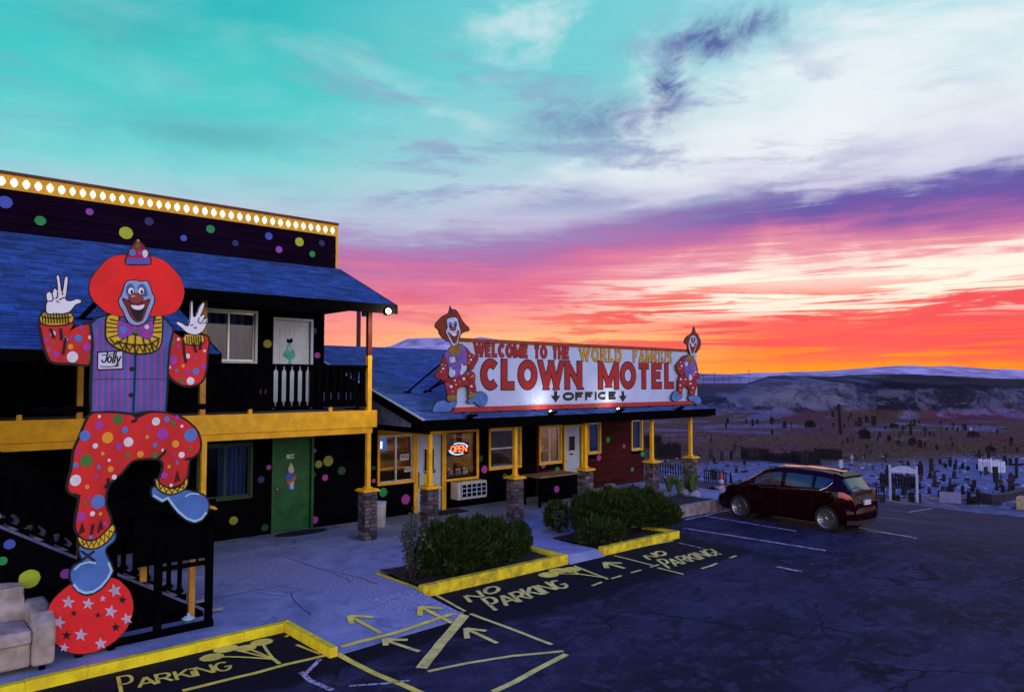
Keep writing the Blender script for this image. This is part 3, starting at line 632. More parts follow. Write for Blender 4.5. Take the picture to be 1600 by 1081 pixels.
# ================================================================== BUILDINGS
YW = 16.35; YB = 14.4
BLK = mat('wall_black', (.0025, .0023, .004), .9, .2, 4, .2, 30, spec=.015); BLKTRIM = mat('black_paint', (.0018, .0018, .0026), .85, .2, 5, spec=.015)
PURP = mat('siding_purple', (.009, .003, .014), .85, .25, 3, .3, 20, spec=.03, stretch=(.2, 1, 3)); DKRED = mat('siding_red', (.060, .009, .011), .8, .3, 3, .3, 20, spec=.1, stretch=(.2, 1, 3))
YEL = mat('trim_yellow', (.92, .50, .010), .55, .12, 4, .1, 30); WHT = mat('white_paint', (.42, .54, .76), .5, .08, 3); TAN = mat('post_tan', (.62, .30, .03), .6, .15, 4)
SHING = mat('blue_shingle', (.028, .115, .36), .8, .2, 3, .6, 60, spec=.35, tint=True); SHING2 = mat('office_shingle', (.05, .13, .36), .75, .2, 3, .6, 60, spec=.4, tint=True)
SOFF = mat('soffit_black', (.005, .0045, .006), .9, .1, spec=.05); GREEN = mat('door_green', (.012, .115, .03), .5, .2, 3); DGREEN = mat('frame_green', (.012, .06, .02), .55)
ALU = mat('aluminium', (.55, .57, .62), .35, .1, 5, metal=.6); GLS = glass('window_glass', refl=.015); GLSC = glass('clear_glass', (.92, .95, .95), .03)
CURT = mat('curtain', (.055, .10, .26), .9, .15, 4, stretch=(4, 1, .3)); WOOD = mat('wood', (.25, .13, .06), .6, .3, 6, stretch=(.3, 1, 3)); KNOB = mat('brass', (.7, .55, .25), .3, .1, metal=1)
DOT = {k: mat('dot_'+k, c, .6, .08, 5) for k, c in dict(blue=(.06, .10, .48), green=(.015, .30, .07), lime=(.42, .55, .03), olive=(.24, .26, .03), purple=(.30, .06, .42), magenta=(.42, .05, .38), navy=(.012, .03, .12), dgreen=(.01, .07, .03), white=(.8, .8, .82), orange=(.85, .36, .02), skyb=(.10, .22, .60), dkg=(.06, .22, .04)).items()}
def wall(parent, name, m, x0, x1, z0, z1, y, holes, th=.14):
    xs = sorted({x0, x1, *[h[0] for h in holes], *[h[1] for h in holes]}); mb = MB()
    for a, b in zip(xs, xs[1:]):
        if b <= x0 or a >= x1: continue
        cuts = sorted((h[2], h[3]) for h in holes if h[0] <= a+1e-6 and h[1] >= b-1e-6); z = z0
        for c, d in cuts:
            if c > z: mb.box(a, b, y, y+th, z, c)
            z = d
        if z < z1: mb.box(a, b, y, y+th, z, z1)
    return mb.build(name, m, parent)
def siding(parent, m, x0, x1, z0, z1, y, holes, rh=.19):
    z = z0
    while z < z1-.02:
        zb = min(z+rh, z1); seg = [(x0, x1)]
        for h in holes:
            if h[2] < zb-.01 and h[3] > z+.01:
                ns = []
                for a, b in seg:
                    if h[0] > a: ns.append((a, min(b, h[0])))
                    if h[1] < b: ns.append((max(a, h[1]), b))
                seg = [s_ for s_ in ns if s_[1]-s_[0] > .01]
        for a, b in seg:
            while b-a > .01:
                c = b if b-a < 4.2 else a+3.6
                MB().prism([(a, y+.001, z), (a, y-.024, z), (a, y-.010, zb-.004), (a, y+.001, zb-.004)], (c-a-.003, 0, 0)).build('siding_board', m, parent); a = c
        z = zb
def dot(parent, x, y, r, c, Y=YW-.027):
    P = ay(x, y, Y); k = (P-CAM).dot(FH)/FPX*r; n = 20; mb = MB()
    mb.prism([(P.x+k*math.cos(2*PI*i/n)*1.12*(1+.04*math.sin(i*2.1+x)), Y, P.z-k*math.sin(2*PI*i/n)*1.08) for i in range(n)], (0, .004, 0)); return mb.build('polka_dot', DOT[c], parent)
def shingles(parent, m, p0, u, lu, v, nc, le, seed, tabw=.3, name='shingles'):
    r = random.Random(seed); mb = MB(); p0, u, v = Vector(p0), Vector(u).normalized(), Vector(v).normalized(); n = u.cross(v).normalized()
    if n.z < 0: n = -n
    for k in range(nc):
        s0 = k*le; off = (k % 2)*tabw*.5+r.uniform(-.04, .04); x = -off
        while x < lu:
            w = tabw*r.uniform(.85, 1.15); a, b = max(0, x), min(lu, x+w-.004)
            if b-a > .01:
                h = r.uniform(.016, .028); t_ = r.uniform(.58, 1.22); tb = t_*r.uniform(.95, 1.08)
                A, B = p0+u*a+v*s0, p0+u*b+v*s0; C, D_ = p0+u*b+v*(s0+le*1.1), p0+u*a+v*(s0+le*1.1)
                mb.add([A+n*.001, B+n*.001, A+n*h, B+n*h, C+n*.002, D_+n*.002], [(0, 1, 3, 2), (2, 3, 4, 5)], 0, (t_, t_, tb))
            x += w
    o = mb.build(name, m, parent); o['kind'] = 'stuff'; return o
def window(parent, x0, x1, z0, z1, y, trim, fm, split='v', curtain=None, glassm=GLS, tw=.06, name='window', two_track=False):
    o = MB()
    for a in ((x0-tw, x1+tw, z1, z1+tw), (x0-tw, x1+tw, z0-tw, z0), (x0-tw, x0, z0, z1), (x1, x1+tw, z0, z1)): o.box(a[0], a[1], y-.055, y+.06, a[2], a[3])
    w_ = o.build(name, trim, parent, bevel=.006); f = .032; s = MB()
    for a in ((x0, x1, z1-f, z1), (x0, x1, z0, z0+f), (x0, x0+f, z0+f, z1-f), (x1-f, x1, z0+f, z1-f)): s.box(a[0], a[1], y+.0, y+.05, a[2], a[3])
    mx, mz = (x0+x1)/2, (z0+z1)/2
    if split == 'v': s.box(mx-f*.6, mx+f*.6, y-.004, y+.045, z0+f, z1-f); panes = [(x0+f, mx-f*.6, z0+f, z1-f), (mx+f*.6, x1-f, z0+f, z1-f)]
    elif split == 'h': s.box(x0+f, x1-f, y-.004, y+.045, mz-f*.6, mz+f*.6); panes = [(x0+f, x1-f, z0+f, mz-f*.6), (x0+f, x1-f, mz+f*.6, z1-f)]
    else: panes = [(x0+f, x1-f, z0+f, z1-f)]
    s.build('window_frame', fm, w_)
    for a in panes: bx('pane', glassm, w_, a[0], a[1], y+.02, y+.026, a[2], a[3])
    if curtain:
        n = 60
        def cf(u, v): X = x0+(x1-x0)*(curtain[0]+(curtain[1]-curtain[0])*u); return (X, y+.16+.035*math.sin(u*38)+.02*math.sin(u*17+v*2), z0+(z1-z0)*v)
        MB().grid(cf, n, 3).build('curtain', CURT, w_, smooth=True)
    return w_
def door(parent, x0, x1, z0, z1, y, dm, fm, panels=True, lite=None, knob='l', tw=.06, name='door'):
    f = MB().box(x0-tw, x0, y-.05, y+.1, z0, z1+tw).box(x1, x1+tw, y-.05, y+.1, z0, z1+tw).box(x0, x1, y-.05, y+.1, z1, z1+tw)
    d = MB().box(x0+.004, x1-.004, y+.03, y+.075, z0+.02, z1-.004).build(name, dm, parent); f.build('door_frame', fm, d, bevel=.005)
    w, h = x1-x0, z1-z0
    if panels:
        for px_ in (.14, .56):
            for a, b in ((.08, .36), (.42, .74), (.80, .93)):
                q = MB(); X0, X1, Z0, Z1 = x0+px_*w, x0+(px_+.30)*w, z0+a*h, z0+b*h
                for r_ in ((X0, X1, Z0, Z0+.018), (X0, X1, Z1-.018, Z1), (X0, X0+.018, Z0+.018, Z1-.018), (X1-.018, X1, Z0+.018, Z1-.018)): q.box(r_[0], r_[1], y+.022, y+.03, r_[2], r_[3])
                q.build('panel_moulding', dm, d)
    if lite:
        a, b, c, e = lite; bx('door_light', mat('dark_glass', (.012, .014, .018), .12, .05, spec=.6), d, x0+a*w, x0+b*w, y+.02, y+.032, z0+c*h, z0+e*h)
        q = MB()
        for r_ in ((a, b, c, c+.012), (a, b, e-.012, e), (a, a+.03, c, e), (b-.03, b, c, e)): q.box(x0+r_[0]*w, x0+r_[1]*w, y+.012, y+.0195, z0+r_[2]*h, z0+r_[3]*h)
        q.build('light_frame', ALU, d)
    kx = x0+.08*w if knob == 'l' else x1-.08*w
    MB().lathe((kx, y+.03, z0+.47*h), [(.012, 0), (.012, .03), (.03, .04), (.032, .06), (.015, .075)], 12, ax=(0, -1, 0)).build('handle', KNOB, d, smooth=True); return d
STONE = [mat('stone_'+str(i), c, .85, .35, 14, .8, 30, rnd=.25) for i, c in enumerate([(.13, .085, .08), (.19, .155, .165), (.09, .08, .11), (.24, .19, .18), (.13, .12, .17), (.075, .058, .06)])]
MORT = mat('mortar', (.035, .032, .038), .95, .2, 20)
STM = []
for i in range(12):
    b = bmesh.new(); bmesh.ops.create_cube(b, size=1)
    for v in b.verts: v.co += Vector((random.uniform(-.06, .06), random.uniform(-.05, .05), random.uniform(-.07, .07)))
    bmesh.ops.bevel(b, geom=b.edges[:], offset=.1, segments=1, affect='EDGES'); me = bpy.data.meshes.new('stone'); b.to_mesh(me); b.free(); me.materials.append(STONE[i % 6]); STM.append(me)
def stone_pillar(parent, X, Y, z0=0.0, ztop=1.04, w=.31, post_top=None, post=YEL, red_from=None, pw=.095):
    p = bx('pillar_core', MORT, parent, X-w/2+.02, X+w/2-.02, Y-w/2+.02, Y+w/2-.02, z0-.02, ztop-.001)
    z = z0
    while z < ztop-.03:
        h = min(random.uniform(.075, .105), ztop-z)
        for side in range(4):
            t_ = -w/2
            while t_ < w/2-.02:
                l = min(random.uniform(.10, .2), w/2-t_)
                if w/2-t_-l < .06: l = w/2-t_
                m_ = t_+l/2; d = w/2-.02; sc_ = (l-.012, .055, h-.012)
                loc = {0: (X+m_, Y-d, z+h/2), 1: (X+d, Y+m_, z+h/2), 2: (X+m_, Y+d, z+h/2), 3: (X-d, Y+m_, z+h/2)}[side]
                if side != 2: inst(random.choice(STM), 'stone', p, loc, (0, PI/2, 0, PI/2)[side], sc_)
                t_ += l
        z += h
    c = w/2+.05
    MB().box(X-c, X+c, Y-c, Y+c, ztop, ztop+.035).box(X-c+.03, X+c-.03, Y-c+.03, Y+c-.03, ztop+.0351, ztop+.06).build('pillar_cap', YEL, parent, bevel=.008)
    if post_top:
        q = pw/2; MB().box(X-q*1.5, X+q*1.5, Y-q*1.5, Y+q*1.5, ztop+.0602, ztop+.10).box(X-q, X+q, Y-q, Y+q, ztop+.1001, post_top).build('post', post, parent, bevel=.006)
# ------------------------------------------------------------------ two-storey motel wing
mo = thing('motel_building', 'two storey dark polka dotted motel wing with blue shingle roof and yellow balcony beam', 'building', (3.5, YW, 0))
XL = -2.2; XR = 8.5
lowd = (7.29, 8.20, 0, 2.10); upd = (7.27, 8.14, 2.82, 4.86); upw = (5.62, 6.78, 3.90, 4.97); low = (5.62, 6.72, .92, 2.04)
holes = [lowd, low, upd, upw]
wall(mo, 'wall', BLK, XL, 9.95, 0, 2.8, YW, [lowd, low]); wall(mo, 'wall', BLK, XL, XR, 2.801, 6.9, YW, [upd, upw])
siding(mo, BLK, XL, 9.95, .02, 2.45, YW, [(h[0]-.06, h[1]+.06, h[2]-.06, h[3]+.06) for h in holes]); siding(mo, BLK, XL, XR, 2.85, 5.3, YW, [(h[0]-.06, h[1]+.06, h[2]-.06, h[3]+.06) for h in holes])
bx('end_wall', BLK, mo, XR-.14, XR, YW+.1402, 22, 0, 6.9); bx('back_wall', BLK, mo, XL, XR-.141, 21.9, 22, 0, 6.9)
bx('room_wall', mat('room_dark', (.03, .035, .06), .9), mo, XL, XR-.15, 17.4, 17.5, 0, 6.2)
bx('floor_slab', BLK, mo, XL, XR-.15, YW+.1403, 21.89, 2.6, 2.8); bx('roof_deck', BLK, mo, XL, XR, YW+.1, 22, 6.9002, 6.95)
# parapet
PT = 7.29; px0 = -2.2; px1 = 8.76
bx('parapet', PURP, mo, px0, px1, YW-.02, YW+.099, 6.10, 7.0)
siding(mo, PURP, px0, px1, 6.16, 6.98, YW-.021, [], .205)
bx('parapet_edge', YEL, mo, px1, px1+.05, YW-.06, YW+.1, 6.22, PT)
LIT = mat('marquee_white', (.8, .8, .78), .5, 0, emis=(1, .95, .86), estr=.85)
cut = [px0, -.85, 1.1, 3.02, 4.95, 6.86, px1]
for a, b in zip(cut, cut[1:]):
    lb = bx('light_box', LIT, mo, a+.004, b-.004, YW-.035, YW+.06, 7.0002, 7.255)
    q = MB(); z0, z1 = 7.0, 7.235; n = max(1, round((b-a)/.183)); s = (b-a)/n
    q.box(a, b, YW-.062, YW-.036, z0-.02, z0+.03).box(a, b, YW-.062, YW-.036, z1-.025, z1+.02)
    for i in range(n+1):
        c = a+i*s; zc = (z0+z1)/2+.003; hh = (z1-z0-.055)/2+.001
        prof = [(-.074, -1), (-.074, -.82), (-.058, -.80), (-.058, -.60), (-.036, -.40), (-.033, 0), (-.036, .40), (-.058, .60), (-.058, .80), (-.074, .82), (-.074, 1)]
        o_ = [(max(a, min(b, c+x_)), zc+y_*hh) for x_, y_ in prof]+[(max(a, min(b, c-x_)), zc+y_*hh) for x_, y_ in prof[::-1]]
        q.prism([(x_, YW-.061, z_) for x_, z_ in o_], (0, .024, 0))
    q.build('fretwork_panel', YEL, mo)
bx('cornice', mat('cornice_brown', (.14, .05, .02), .6, .2), mo, px0, px1+.06, YW-.085, YW+.11, 7.2552, PT+.025, bevel=.006)
for d_ in [(8, 316, 9, 'blue'), (63, 345, 7, 'green'), (140, 331, 5, 'purple'), (197, 364, 9, 'lime'), (233, 346, 6, 'navy'), (287, 372, 4.5, 'blue'), (329, 358, 6, 'green'), (368, 380, 4.5, 'navy'), (420, 369, 5.5, 'blue'), (436, 390, 5, 'purple'), (468, 378, 6.5, 'lime'), (503, 380, 4.5, 'navy'), (488, 397, 4.5, 'green')]: dot(mo, *d_, Y=YW-.05)
for d_ in [(486, 484, 5.5, 'olive'), (418, 537, 6, 'olive'), (496, 555, 4.5, 'magenta'), (491, 517, 4.5, 'navy'), (411, 612, 4.5, 'purple'), (491, 704, 3, 'purple'), (498, 725, 5.5, 'olive'), (513, 720, 7.5, 'olive'), (508, 746, 4.5, 'magenta'), (490, 741, 3.5, 'dgreen'), (534, 735, 6, 'dgreen'), (420, 730, 3.5, 'purple'), (408, 749, 5, 'navy'), (365, 813, 6, 'olive'), (414, 824, 5, 'dgreen'), (492, 812, 5, 'magenta')]: dot(mo, *d_)
# main roof over the balcony and the lower roof apron over the stair
EY, EZ = 13.75, 5.10; sl_ = (6.20-EZ)/(YW-EY); XE = 3.95; EY2 = 10.74; EZ2 = EZ-sl_*(EY-EY2)
vd = Vector((0, 1, sl_)); RX = 8.86
ls = math.hypot(YW-.02-EY, (YW-.02-EY)*sl_); shingles(mo, SHING, (XL, EY, EZ+.002), (1, 0, 0), RX-XL, vd, int(ls/.125), ls/int(ls/.125), 1, name='shingles')
l2 = math.hypot(EY-EY2, EZ-EZ2); shingles(mo, SHING, (XL, EY2, EZ2+.002), (1, 0, 0), XE-XL, vd, int(l2/.125), l2/int(l2/.125), 2, name='shingles')
def deck(x0, x1, ya, za, yb, zb, th=.10): return MB().prism([(x0, ya, za), (x0, yb, zb), (x0, yb, zb-th), (x0, ya, za-th)], (x1-x0, 0, 0))
deck(XL, RX, EY, EZ, YW-.03, EZ+sl_*(YW-.03-EY)).build('roof_deck', SOFF, mo); deck(XL, XE, EY2, EZ2, EY-.001, EZ-.0005).build('roof_deck', SOFF, mo)
bx('fascia', BLKTRIM, mo, XE, RX+.02, EY-.035, EY-.002, EZ-.19, EZ+.005); bx('fascia', BLKTRIM, mo, XL, XE+.02, EY2-.035, EY2-.002, EZ2-.15, EZ2+.005)
MB().prism([(RX+.001, EY, EZ+.012), (RX+.001, YW-.03, EZ+sl_*(YW-.03-EY)+.012), (RX+.001, YW-.03, EZ+sl_*(YW-.03-EY)-.14), (RX+.001, EY, EZ-.14)], (.03, 0, 0)).build('rake_board', BLKTRIM, mo)
MB().prism([(XE+.001, EY2, EZ2+.012), (XE+.001, EY, EZ+.012), (XE+.001, EY, EZ-.13), (XE+.001, EY2, EZ2-.13)], (.03, 0, 0)).build('rake_board', BLKTRIM, mo)
bx('soffit', SOFF, mo, XL, XR, YB-.4, YW-.03, 5.06, 5.085)
# openings
window(mo, *upw[:2], *upw[2:], YW, WHT, ALU, 'v', (0.02, .98)); window(mo, *low[:2], *low[2:], YW, DGREEN, DGREEN, 'v', (.42, .98))
dU = door(mo, *upd[:2], *upd[2:], YW, WHT, WHT); dL = door(mo, *lowd[:2], *lowd[2:], YW, GREEN, GREEN, panels=False)
for pls, mm, nm, dy in [([(452, 563), (444, 557), (443, 552), (448, 546), (451, 537), (455, 537), (458, 546), (462, 553), (461, 558), (456, 563), (457, 572), (449, 572)], mat('plaque_teal', (.03, .40, .38), .5), 'clown_plaque', 0), ([(451, 546), (450, 541), (454, 538), (457, 541), (457, 546), (454, 549)], mat('plaque_sky', (.25, .5, .7), .5), 'clown_face', .004), ([(449, 534), (450, 529), (453, 531), (456, 528), (458, 531), (457, 535), (453, 536)], BLKTRIM, 'clown_hair', .004)]:
    o_ = smoo([(ay(x, y, YW).x, ay(x, y, YW).z) for x, y in pls], 3); MB().prism([(x, YW+.02-dy, z) for x, z in o_], (0, .009+dy, 0)).build(nm, mm, dU)
pU = MB().box(7.60, 7.79, YW+.016, YW+.03, 1.66, 1.76).build('number_plate', mat('plate_mint', (.45, .72, .66), .4), dL)
T = Text((7.68, YW+.016, 1.685), (.05, 0, 0), (0, 0, .05), (0, -1, 0)); gl_, w_ = T.write('202', .25); q = MB(); [T.strokes(q, p, .2, .0005, .002) for p in gl_]; q.build('number', BLKTRIM, pU)
for pls, mm, nm, dy in [([(449, 741), (447, 746), (449, 752), (452, 756), (450, 763), (461, 763), (459, 755), (463, 748), (463, 742), (457, 738), (452, 738)], DOT['blue'], 'clown_plaque', 0), ([(451, 736), (452, 729), (456, 726), (459, 730), (460, 736), (456, 739)], mat('plaque_face', (.55, .52, .5), .5), 'clown_face', .004), ([(449, 752), (455, 750), (463, 743), (462, 749), (457, 756), (450, 757)], mat('plaque_orange', (.4, .16, .03), .5), 'clown_arm', .006),
        ([(454, 756), (460, 752), (459, 758), (458, 764), (454, 763)], WHT, 'clown_trousers', .007), ([(453, 727), (455, 723), (458, 727)], mat('plaque_lime', (.3, .55, .2), .5), 'clown_hat', .007)]:
    o_ = smoo([(ay(x, y, YW).x, ay(x, y, YW).z) for x, y in pls], 3); MB().prism([(x, YW+.02-dy, z) for x, z in o_], (0, .009+dy, 0)).build(nm, mm, dL)
# balcony
bx('balcony_floor', mat('deck_grey', (.10, .10, .13), .8), mo, XL, 8.62, YB+.05, YW-.03, 2.62, 2.78); bx('balcony_ceiling', SOFF, mo, XL, 8.60, YB+.052, YW-.03, 2.40, 2.6198)
bx('balcony_beam', YEL, mo, XL, 8.75, YB-.09, YB+.049, 2.44, 2.81, bevel=.008); bx('lower_beam', YEL, mo, XL, 8.66, YB-.05, YB+.048, 2.31, 2.4398, bevel=.006)
bx('end_beam', YEL, mo, 8.64, 8.72, YB+.0502, YW-.03, 2.44, 2.79)
RED = mat('dark_red', (.10, .012, .012), .55, .15)
for X in (1.2, 4.98): bx('post', TAN, mo, X-.05, X+.05, YB-.05+.0, YB+.05, 2.8102, 5.06)
bx('post', YEL, mo, 8.53, 8.63, YB-.05, YB+.05, 2.8102, 4.02); bx('post_upper_darkened', RED, mo, 8.53, 8.63, YB-.05, YB+.05, 4.0202, 5.06)  # upper part of the yellow post, darkening against the sky put into its colour
bx('post', TAN, mo, 2.90, 2.985, YB-.045, YB+.045, 2.8102, 3.82)
BAL = MB(); pf = [(-.055, 0), (-.055, .12), (-.022, .2), (-.03, .26), (-.036, .5), (-.03, .74), (-.022, .8), (-.055, .88), (-.055, 1)]
pf = [(-.072, 0), (-.072, .075), (-.038, .13), (-.038, .19), (-.038, .5), (-.038, .81), (-.038, .87), (-.072, .925), (-.072, 1)]
BAL.prism([(x, -.011, z) for x, z in pf]+[(-x, -.011, z) for x, z in pf[::-1]], (0, .022, 0)); bo = BAL.build('baluster', BLKTRIM); BALM = bo.data; bpy.data.objects.remove(bo)
def railing(parent, a, b, z0, z1, sp_=.172, stub=None):
    a, b = Vector(a), Vector(b); d = b-a; L = d.length; d.normalize(); n_ = Vector((-d.y, d.x, 0)); q = MB()
    for za, zb, w in ((z1-.05, z1, .05), (z0, z0+.045, .032)): q.frame(a+Vector((0, 0, za))-n_*w, d*L, n_*2*w, (0, 0, zb-za))
    r = q.build('railing', BLKTRIM, parent); n = int(L/sp_)
    for i in range(n): P = a+d*(L/n*(i+.5)); inst(BALM, 'baluster', r, (P.x, P.y, z0+.044), math.atan2(d.y, d.x), (1, 1, z1-z0-.093))
    if stub:
        k = max(1, round(L/stub))
        for i in range(k): P = a+d*(L/k*(i+.5)); bx('railing_foot', YEL, r, P.x-.035, P.x+.035, P.y-.03, P.y+.03, 2.8103, z0)
    return r
for a, b in ((XL, 1.14), (1.26, 2.895), (2.99, 4.92), (5.04, 8.52)): railing(mo, (a, YB, 0), (b, YB, 0), 2.90, 3.80, stub=1.9)
railing(mo, (8.58, YB+.055, 0), (8.58, YW-.04, 0), 2.90, 3.78)
for X in (1.2, 5.03, 8.58): stone_pillar(mo, X, YB, post_top=2.309)
# corner floodlight on the eave
fl = thing('floodlight', 'lit warm floodlight under the roof corner above the balcony', 'lamp', (8.62, 13.86, 4.95))
bx('bracket', BLKTRIM, fl, 8.58, 8.66, 13.83, 13.88, 4.92, 5.03)
MB().lathe((8.62, 13.72, 4.95), [(.02, .12), (.05, .1), (.085, .02), (.095, -.03)], 16, ax=(0, 1, -.25)).build('housing', BLKTRIM, fl, smooth=True)
MB().lathe((8.62, 13.685, 4.955), [(.03, .02), (.06, .0), (.055, -.02), (.03, -.035)], 16, ax=(0, 1, -.25)).build('bulb', glow('bulb_warm', (1, .78, .42), 40), fl, smooth=True)
def lamp(name, loc, power, c, r=.06, parent=None, kind='POINT', aim=None, ang=None, blend=.5):
    l = bpy.data.lights.new(name, kind); l.energy = power; l.color = c; l.shadow_soft_size = r
    o = bpy.data.objects.new(name, l); col.objects.link(o)
    if kind == 'SPOT': l.spot_size = math.radians(ang); l.spot_blend = blend
    if parent: o.parent = parent; o.location = Vector(loc)-Vector(ROOT[parent.name])
    else: o.location = loc
    if aim: o.rotation_euler = (Vector(loc)-Vector(aim)).to_track_quat('Z', 'Y').to_euler()
    return o
lamp('flood_light', (8.66, 13.50, 4.86), 90, (1, .72, .38), .06, fl)
hb = thing('hanging_box', 'small teal hanging box beside the balcony corner post', 'ornament', (8.55, 14.6, 4.6)); P = ay(571, 493, 14.6)
bx('box', mat('teal_box', (.02, .20, .26), .5), hb, P.x-.07, P.x+.07, 14.55, 14.65, P.z-.02, P.z+.2); MB().tube((P.x, 14.6, P.z+.2), (P.x, 14.6, 5.09), .006).build('cord', BLKTRIM, hb)
dm = thing('door_mat', 'dark oval mat in front of the green door', 'mat', (7.8, 15.9, 0)); n = 28
MB().prism([(7.80+.62*math.cos(2*PI*i/n), 15.98+.26*math.sin(2*PI*i/n), .003) for i in range(n)], (0, 0, .015)).build('mat_body', mat('mat_rubber', (.012, .012, .014), .9, bump=.5), dm)
MB().prism([(7.80+.52*math.cos(2*PI*i/n), 15.98+.20*math.sin(2*PI*i/n), .0182) for i in range(n)], (0, 0, .006)).build('mat_pile', mat('mat_pile', (.02, .02, .022), .95, bump=.8, bscale=120), dm)
# ------------------------------------------------------------------ outside stair
st = thing('staircase', 'black outside stair with polka dotted side panel and tan rail posts', 'stairs', (2.4, 11.8, 0)); SY = 11.30
slope = .604; TREAD = mat('tread_grey', (.26, .27, .36), .7, .2, 5, .2); top = 2.78; run = .17/slope; n = int((top-.17)/.17)
for i in range(n+1):
    x1 = 4.30-i*run; bx('tread', TREAD, st, x1-run-.02, x1, SY+.05, SY+1.1, i*.17+.12-.1, i*.17+.065); bx('riser', BLKTRIM, st, x1-run, x1-run+.02, SY+.05, SY+1.1, i*.17+.0652, i*.17+.189)
xt = 4.30-(n+1)*run; zs = lambda X: .15+(3.87-X)*slope
for Y in (SY, SY+1.102):
    MB().prism([(3.99, Y, .001), (3.99, Y, zs(3.99)), (xt, Y, zs(xt)), (xt, Y, .001)], (0, .045, 0)).build('side_panel', BLK, st)
    MB().prism([(4.0, Y-.012, zs(4.0)), (4.0, Y-.012, zs(4.0)+.04), (xt, Y-.012, zs(xt)+.04), (xt, Y-.012, zs(xt))], (0, .09, 0)).build('stringer_cap', mat('cap_blue', (.10, .14, .30), .5, .2), st)
bx('landing', TREAD, st, XL, xt+.02, SY+.05, YB-.1, 2.66, 2.78)
for d_ in [(15, 850, 7, 'blue'), (4, 876, 6, 'green'), (46, 904, 13, 'lime'), (103, 896, 7, 'purple'), (247, 937, 4.5, 'magenta')]: dot(st, *d_, Y=SY-.006)
for Xp, za, zb in ((3.80, .02, .93), (3.14, .66, 1.54), (2.36, 1.10, 1.46)): bx('rail_post', TAN, st, Xp-.04, Xp+.04, SY-.075, SY-.0145, za, zb)
MB().prism([(3.9, SY+.0, zs(3.9)+.62), (3.9, SY+.0, zs(3.9)+.90), (xt, SY+.0, zs(xt)+.98), (xt, SY+.0, zs(xt)+.70)], (0, .03, 0)).build('rail_panel', BLKTRIM, st)
rl = MB().prism([(3.75, SY+.01, zs(3.75)+.08), (3.75, SY+.01, zs(3.75)+.12), (xt, SY+.01, zs(xt)+.12), (xt, SY+.01, zs(xt)+.08)], (0, .02, 0)).build('lower_rail', BLKTRIM, st)
X = 3.65
while X > xt: inst(BALM, 'baluster', rl, (X, SY+.02, zs(X)+.11), 0, (.8, 1, .55)); X -= .15
# black timber frame at the stair foot
fr = thing('railing_frame', 'black timber frame at the foot of the stair beside the red ball', 'railing', (3.5, 10.82, 0))
for Xp, zt_ in ((3.89, 1.62), (3.21, 1.3)): bx('upright', BLKTRIM, fr, Xp-.045, Xp+.045, 10.78, 10.86, .0, zt_)
bx('base_plank', BLKTRIM, fr, 2.55, 3.935, 10.74, 10.779, .003, .10); bx('top_board', BLKTRIM, fr, 2.9, 3.935, 10.862, 10.89, .95, 1.62); bx('mid_rail', BLKTRIM, fr, 3.26, 3.84, 10.80, 10.83, .86, .92)
pt = thing('lidded_pot', 'small green and white lidded pot on the ground by the stair frame', 'pot', (3.68, 10.95, 0)); P = gz(294, 979, 0)
MB().lathe((P.x, P.y, 0), [(.05, 0), (.075, .02), (.08, .09), (.07, .11)], 18).build('pot_body', mat('pot_green', (.03, .22, .16), .4), pt, smooth=True)
MB().lathe((P.x, P.y, .11), [(.085, 0), (.09, .015), (.05, .04), (.015, .05), (.022, .07), (.008, .085)], 18).build('lid', WHT, pt, smooth=True)
HCUT = True
# ------------------------------------------------------------------ office wing
of = thing('office_building', 'single storey motel office with yellow trim, blue roof and stone porch pillars', 'building', (15, YW, 0))
X0, X1 = 9.96, 20.7
w1 = (10.06, 11.08, .88, 2.06); d1 = (11.22, 12.02, 0, 2.02); wo_ = (12.14, 13.22, .80, 2.05); w2 = (13.72, 14.85, .98, 2.06); w3 = (15.70, 16.56, .98, 2.05); d2 = (16.76, 17.50, 0, 2.03); w4 = (17.86, 18.38, 1.16, 2.10); w5 = (20.06, 20.56, 1.14, 2.12)
H = [w1, d1, wo_, w2, w3, d2, w4, w5]; Hs = [(h[0]-.06, h[1]+.06, h[2]-.06, h[3]+.06) for h in H]
wall(of, 'wall', BLK, X0, X1, 0, 3.1, YW, H)
siding(of, BLK, X0, 15.55, .02, 2.45, YW, Hs); siding(of, DKRED, 15.55, X1, .02, 2.45, YW, Hs)
INW = mat('interior_wall', (.45, .30, .16), .8, .15, 2); INF = mat('interior_floor', (.12, .07, .04), .6)
bx('interior_back_wall', INW, of, X0, X1, 19.2, 19.3, 0, 2.6); bx('interior_floor', INF, of, X0, X1, YW+.1403, 19.19, .0, .02); bx('interior_ceiling', mat('interior_ceiling', (.5, .42, .32), .9), of, X0, X1, YW+.1404, 19.19, 2.5, 2.55)
bx('end_wall', DKRED, of, X1-.12, X1-.002, YW+.1405, 19.19, 0, 2.49); bx('party_wall', INW, of, X0, X0+.1, YW+.1406, 19.18, .03, 2.49); bx('added_partition', INW, of, 13.5, 13.58, YW+.1407, 19.18, .03, 2.49); bx('added_partition', INW, of, 15.25, 15.33, YW+.1409, 19.18, .03, 2.49); bx('added_partition', INW, of, 17.6, 17.68, YW+.1408, 19.18, .03, 2.49)  # middle partition added to keep lamp light out of the neighbouring bay
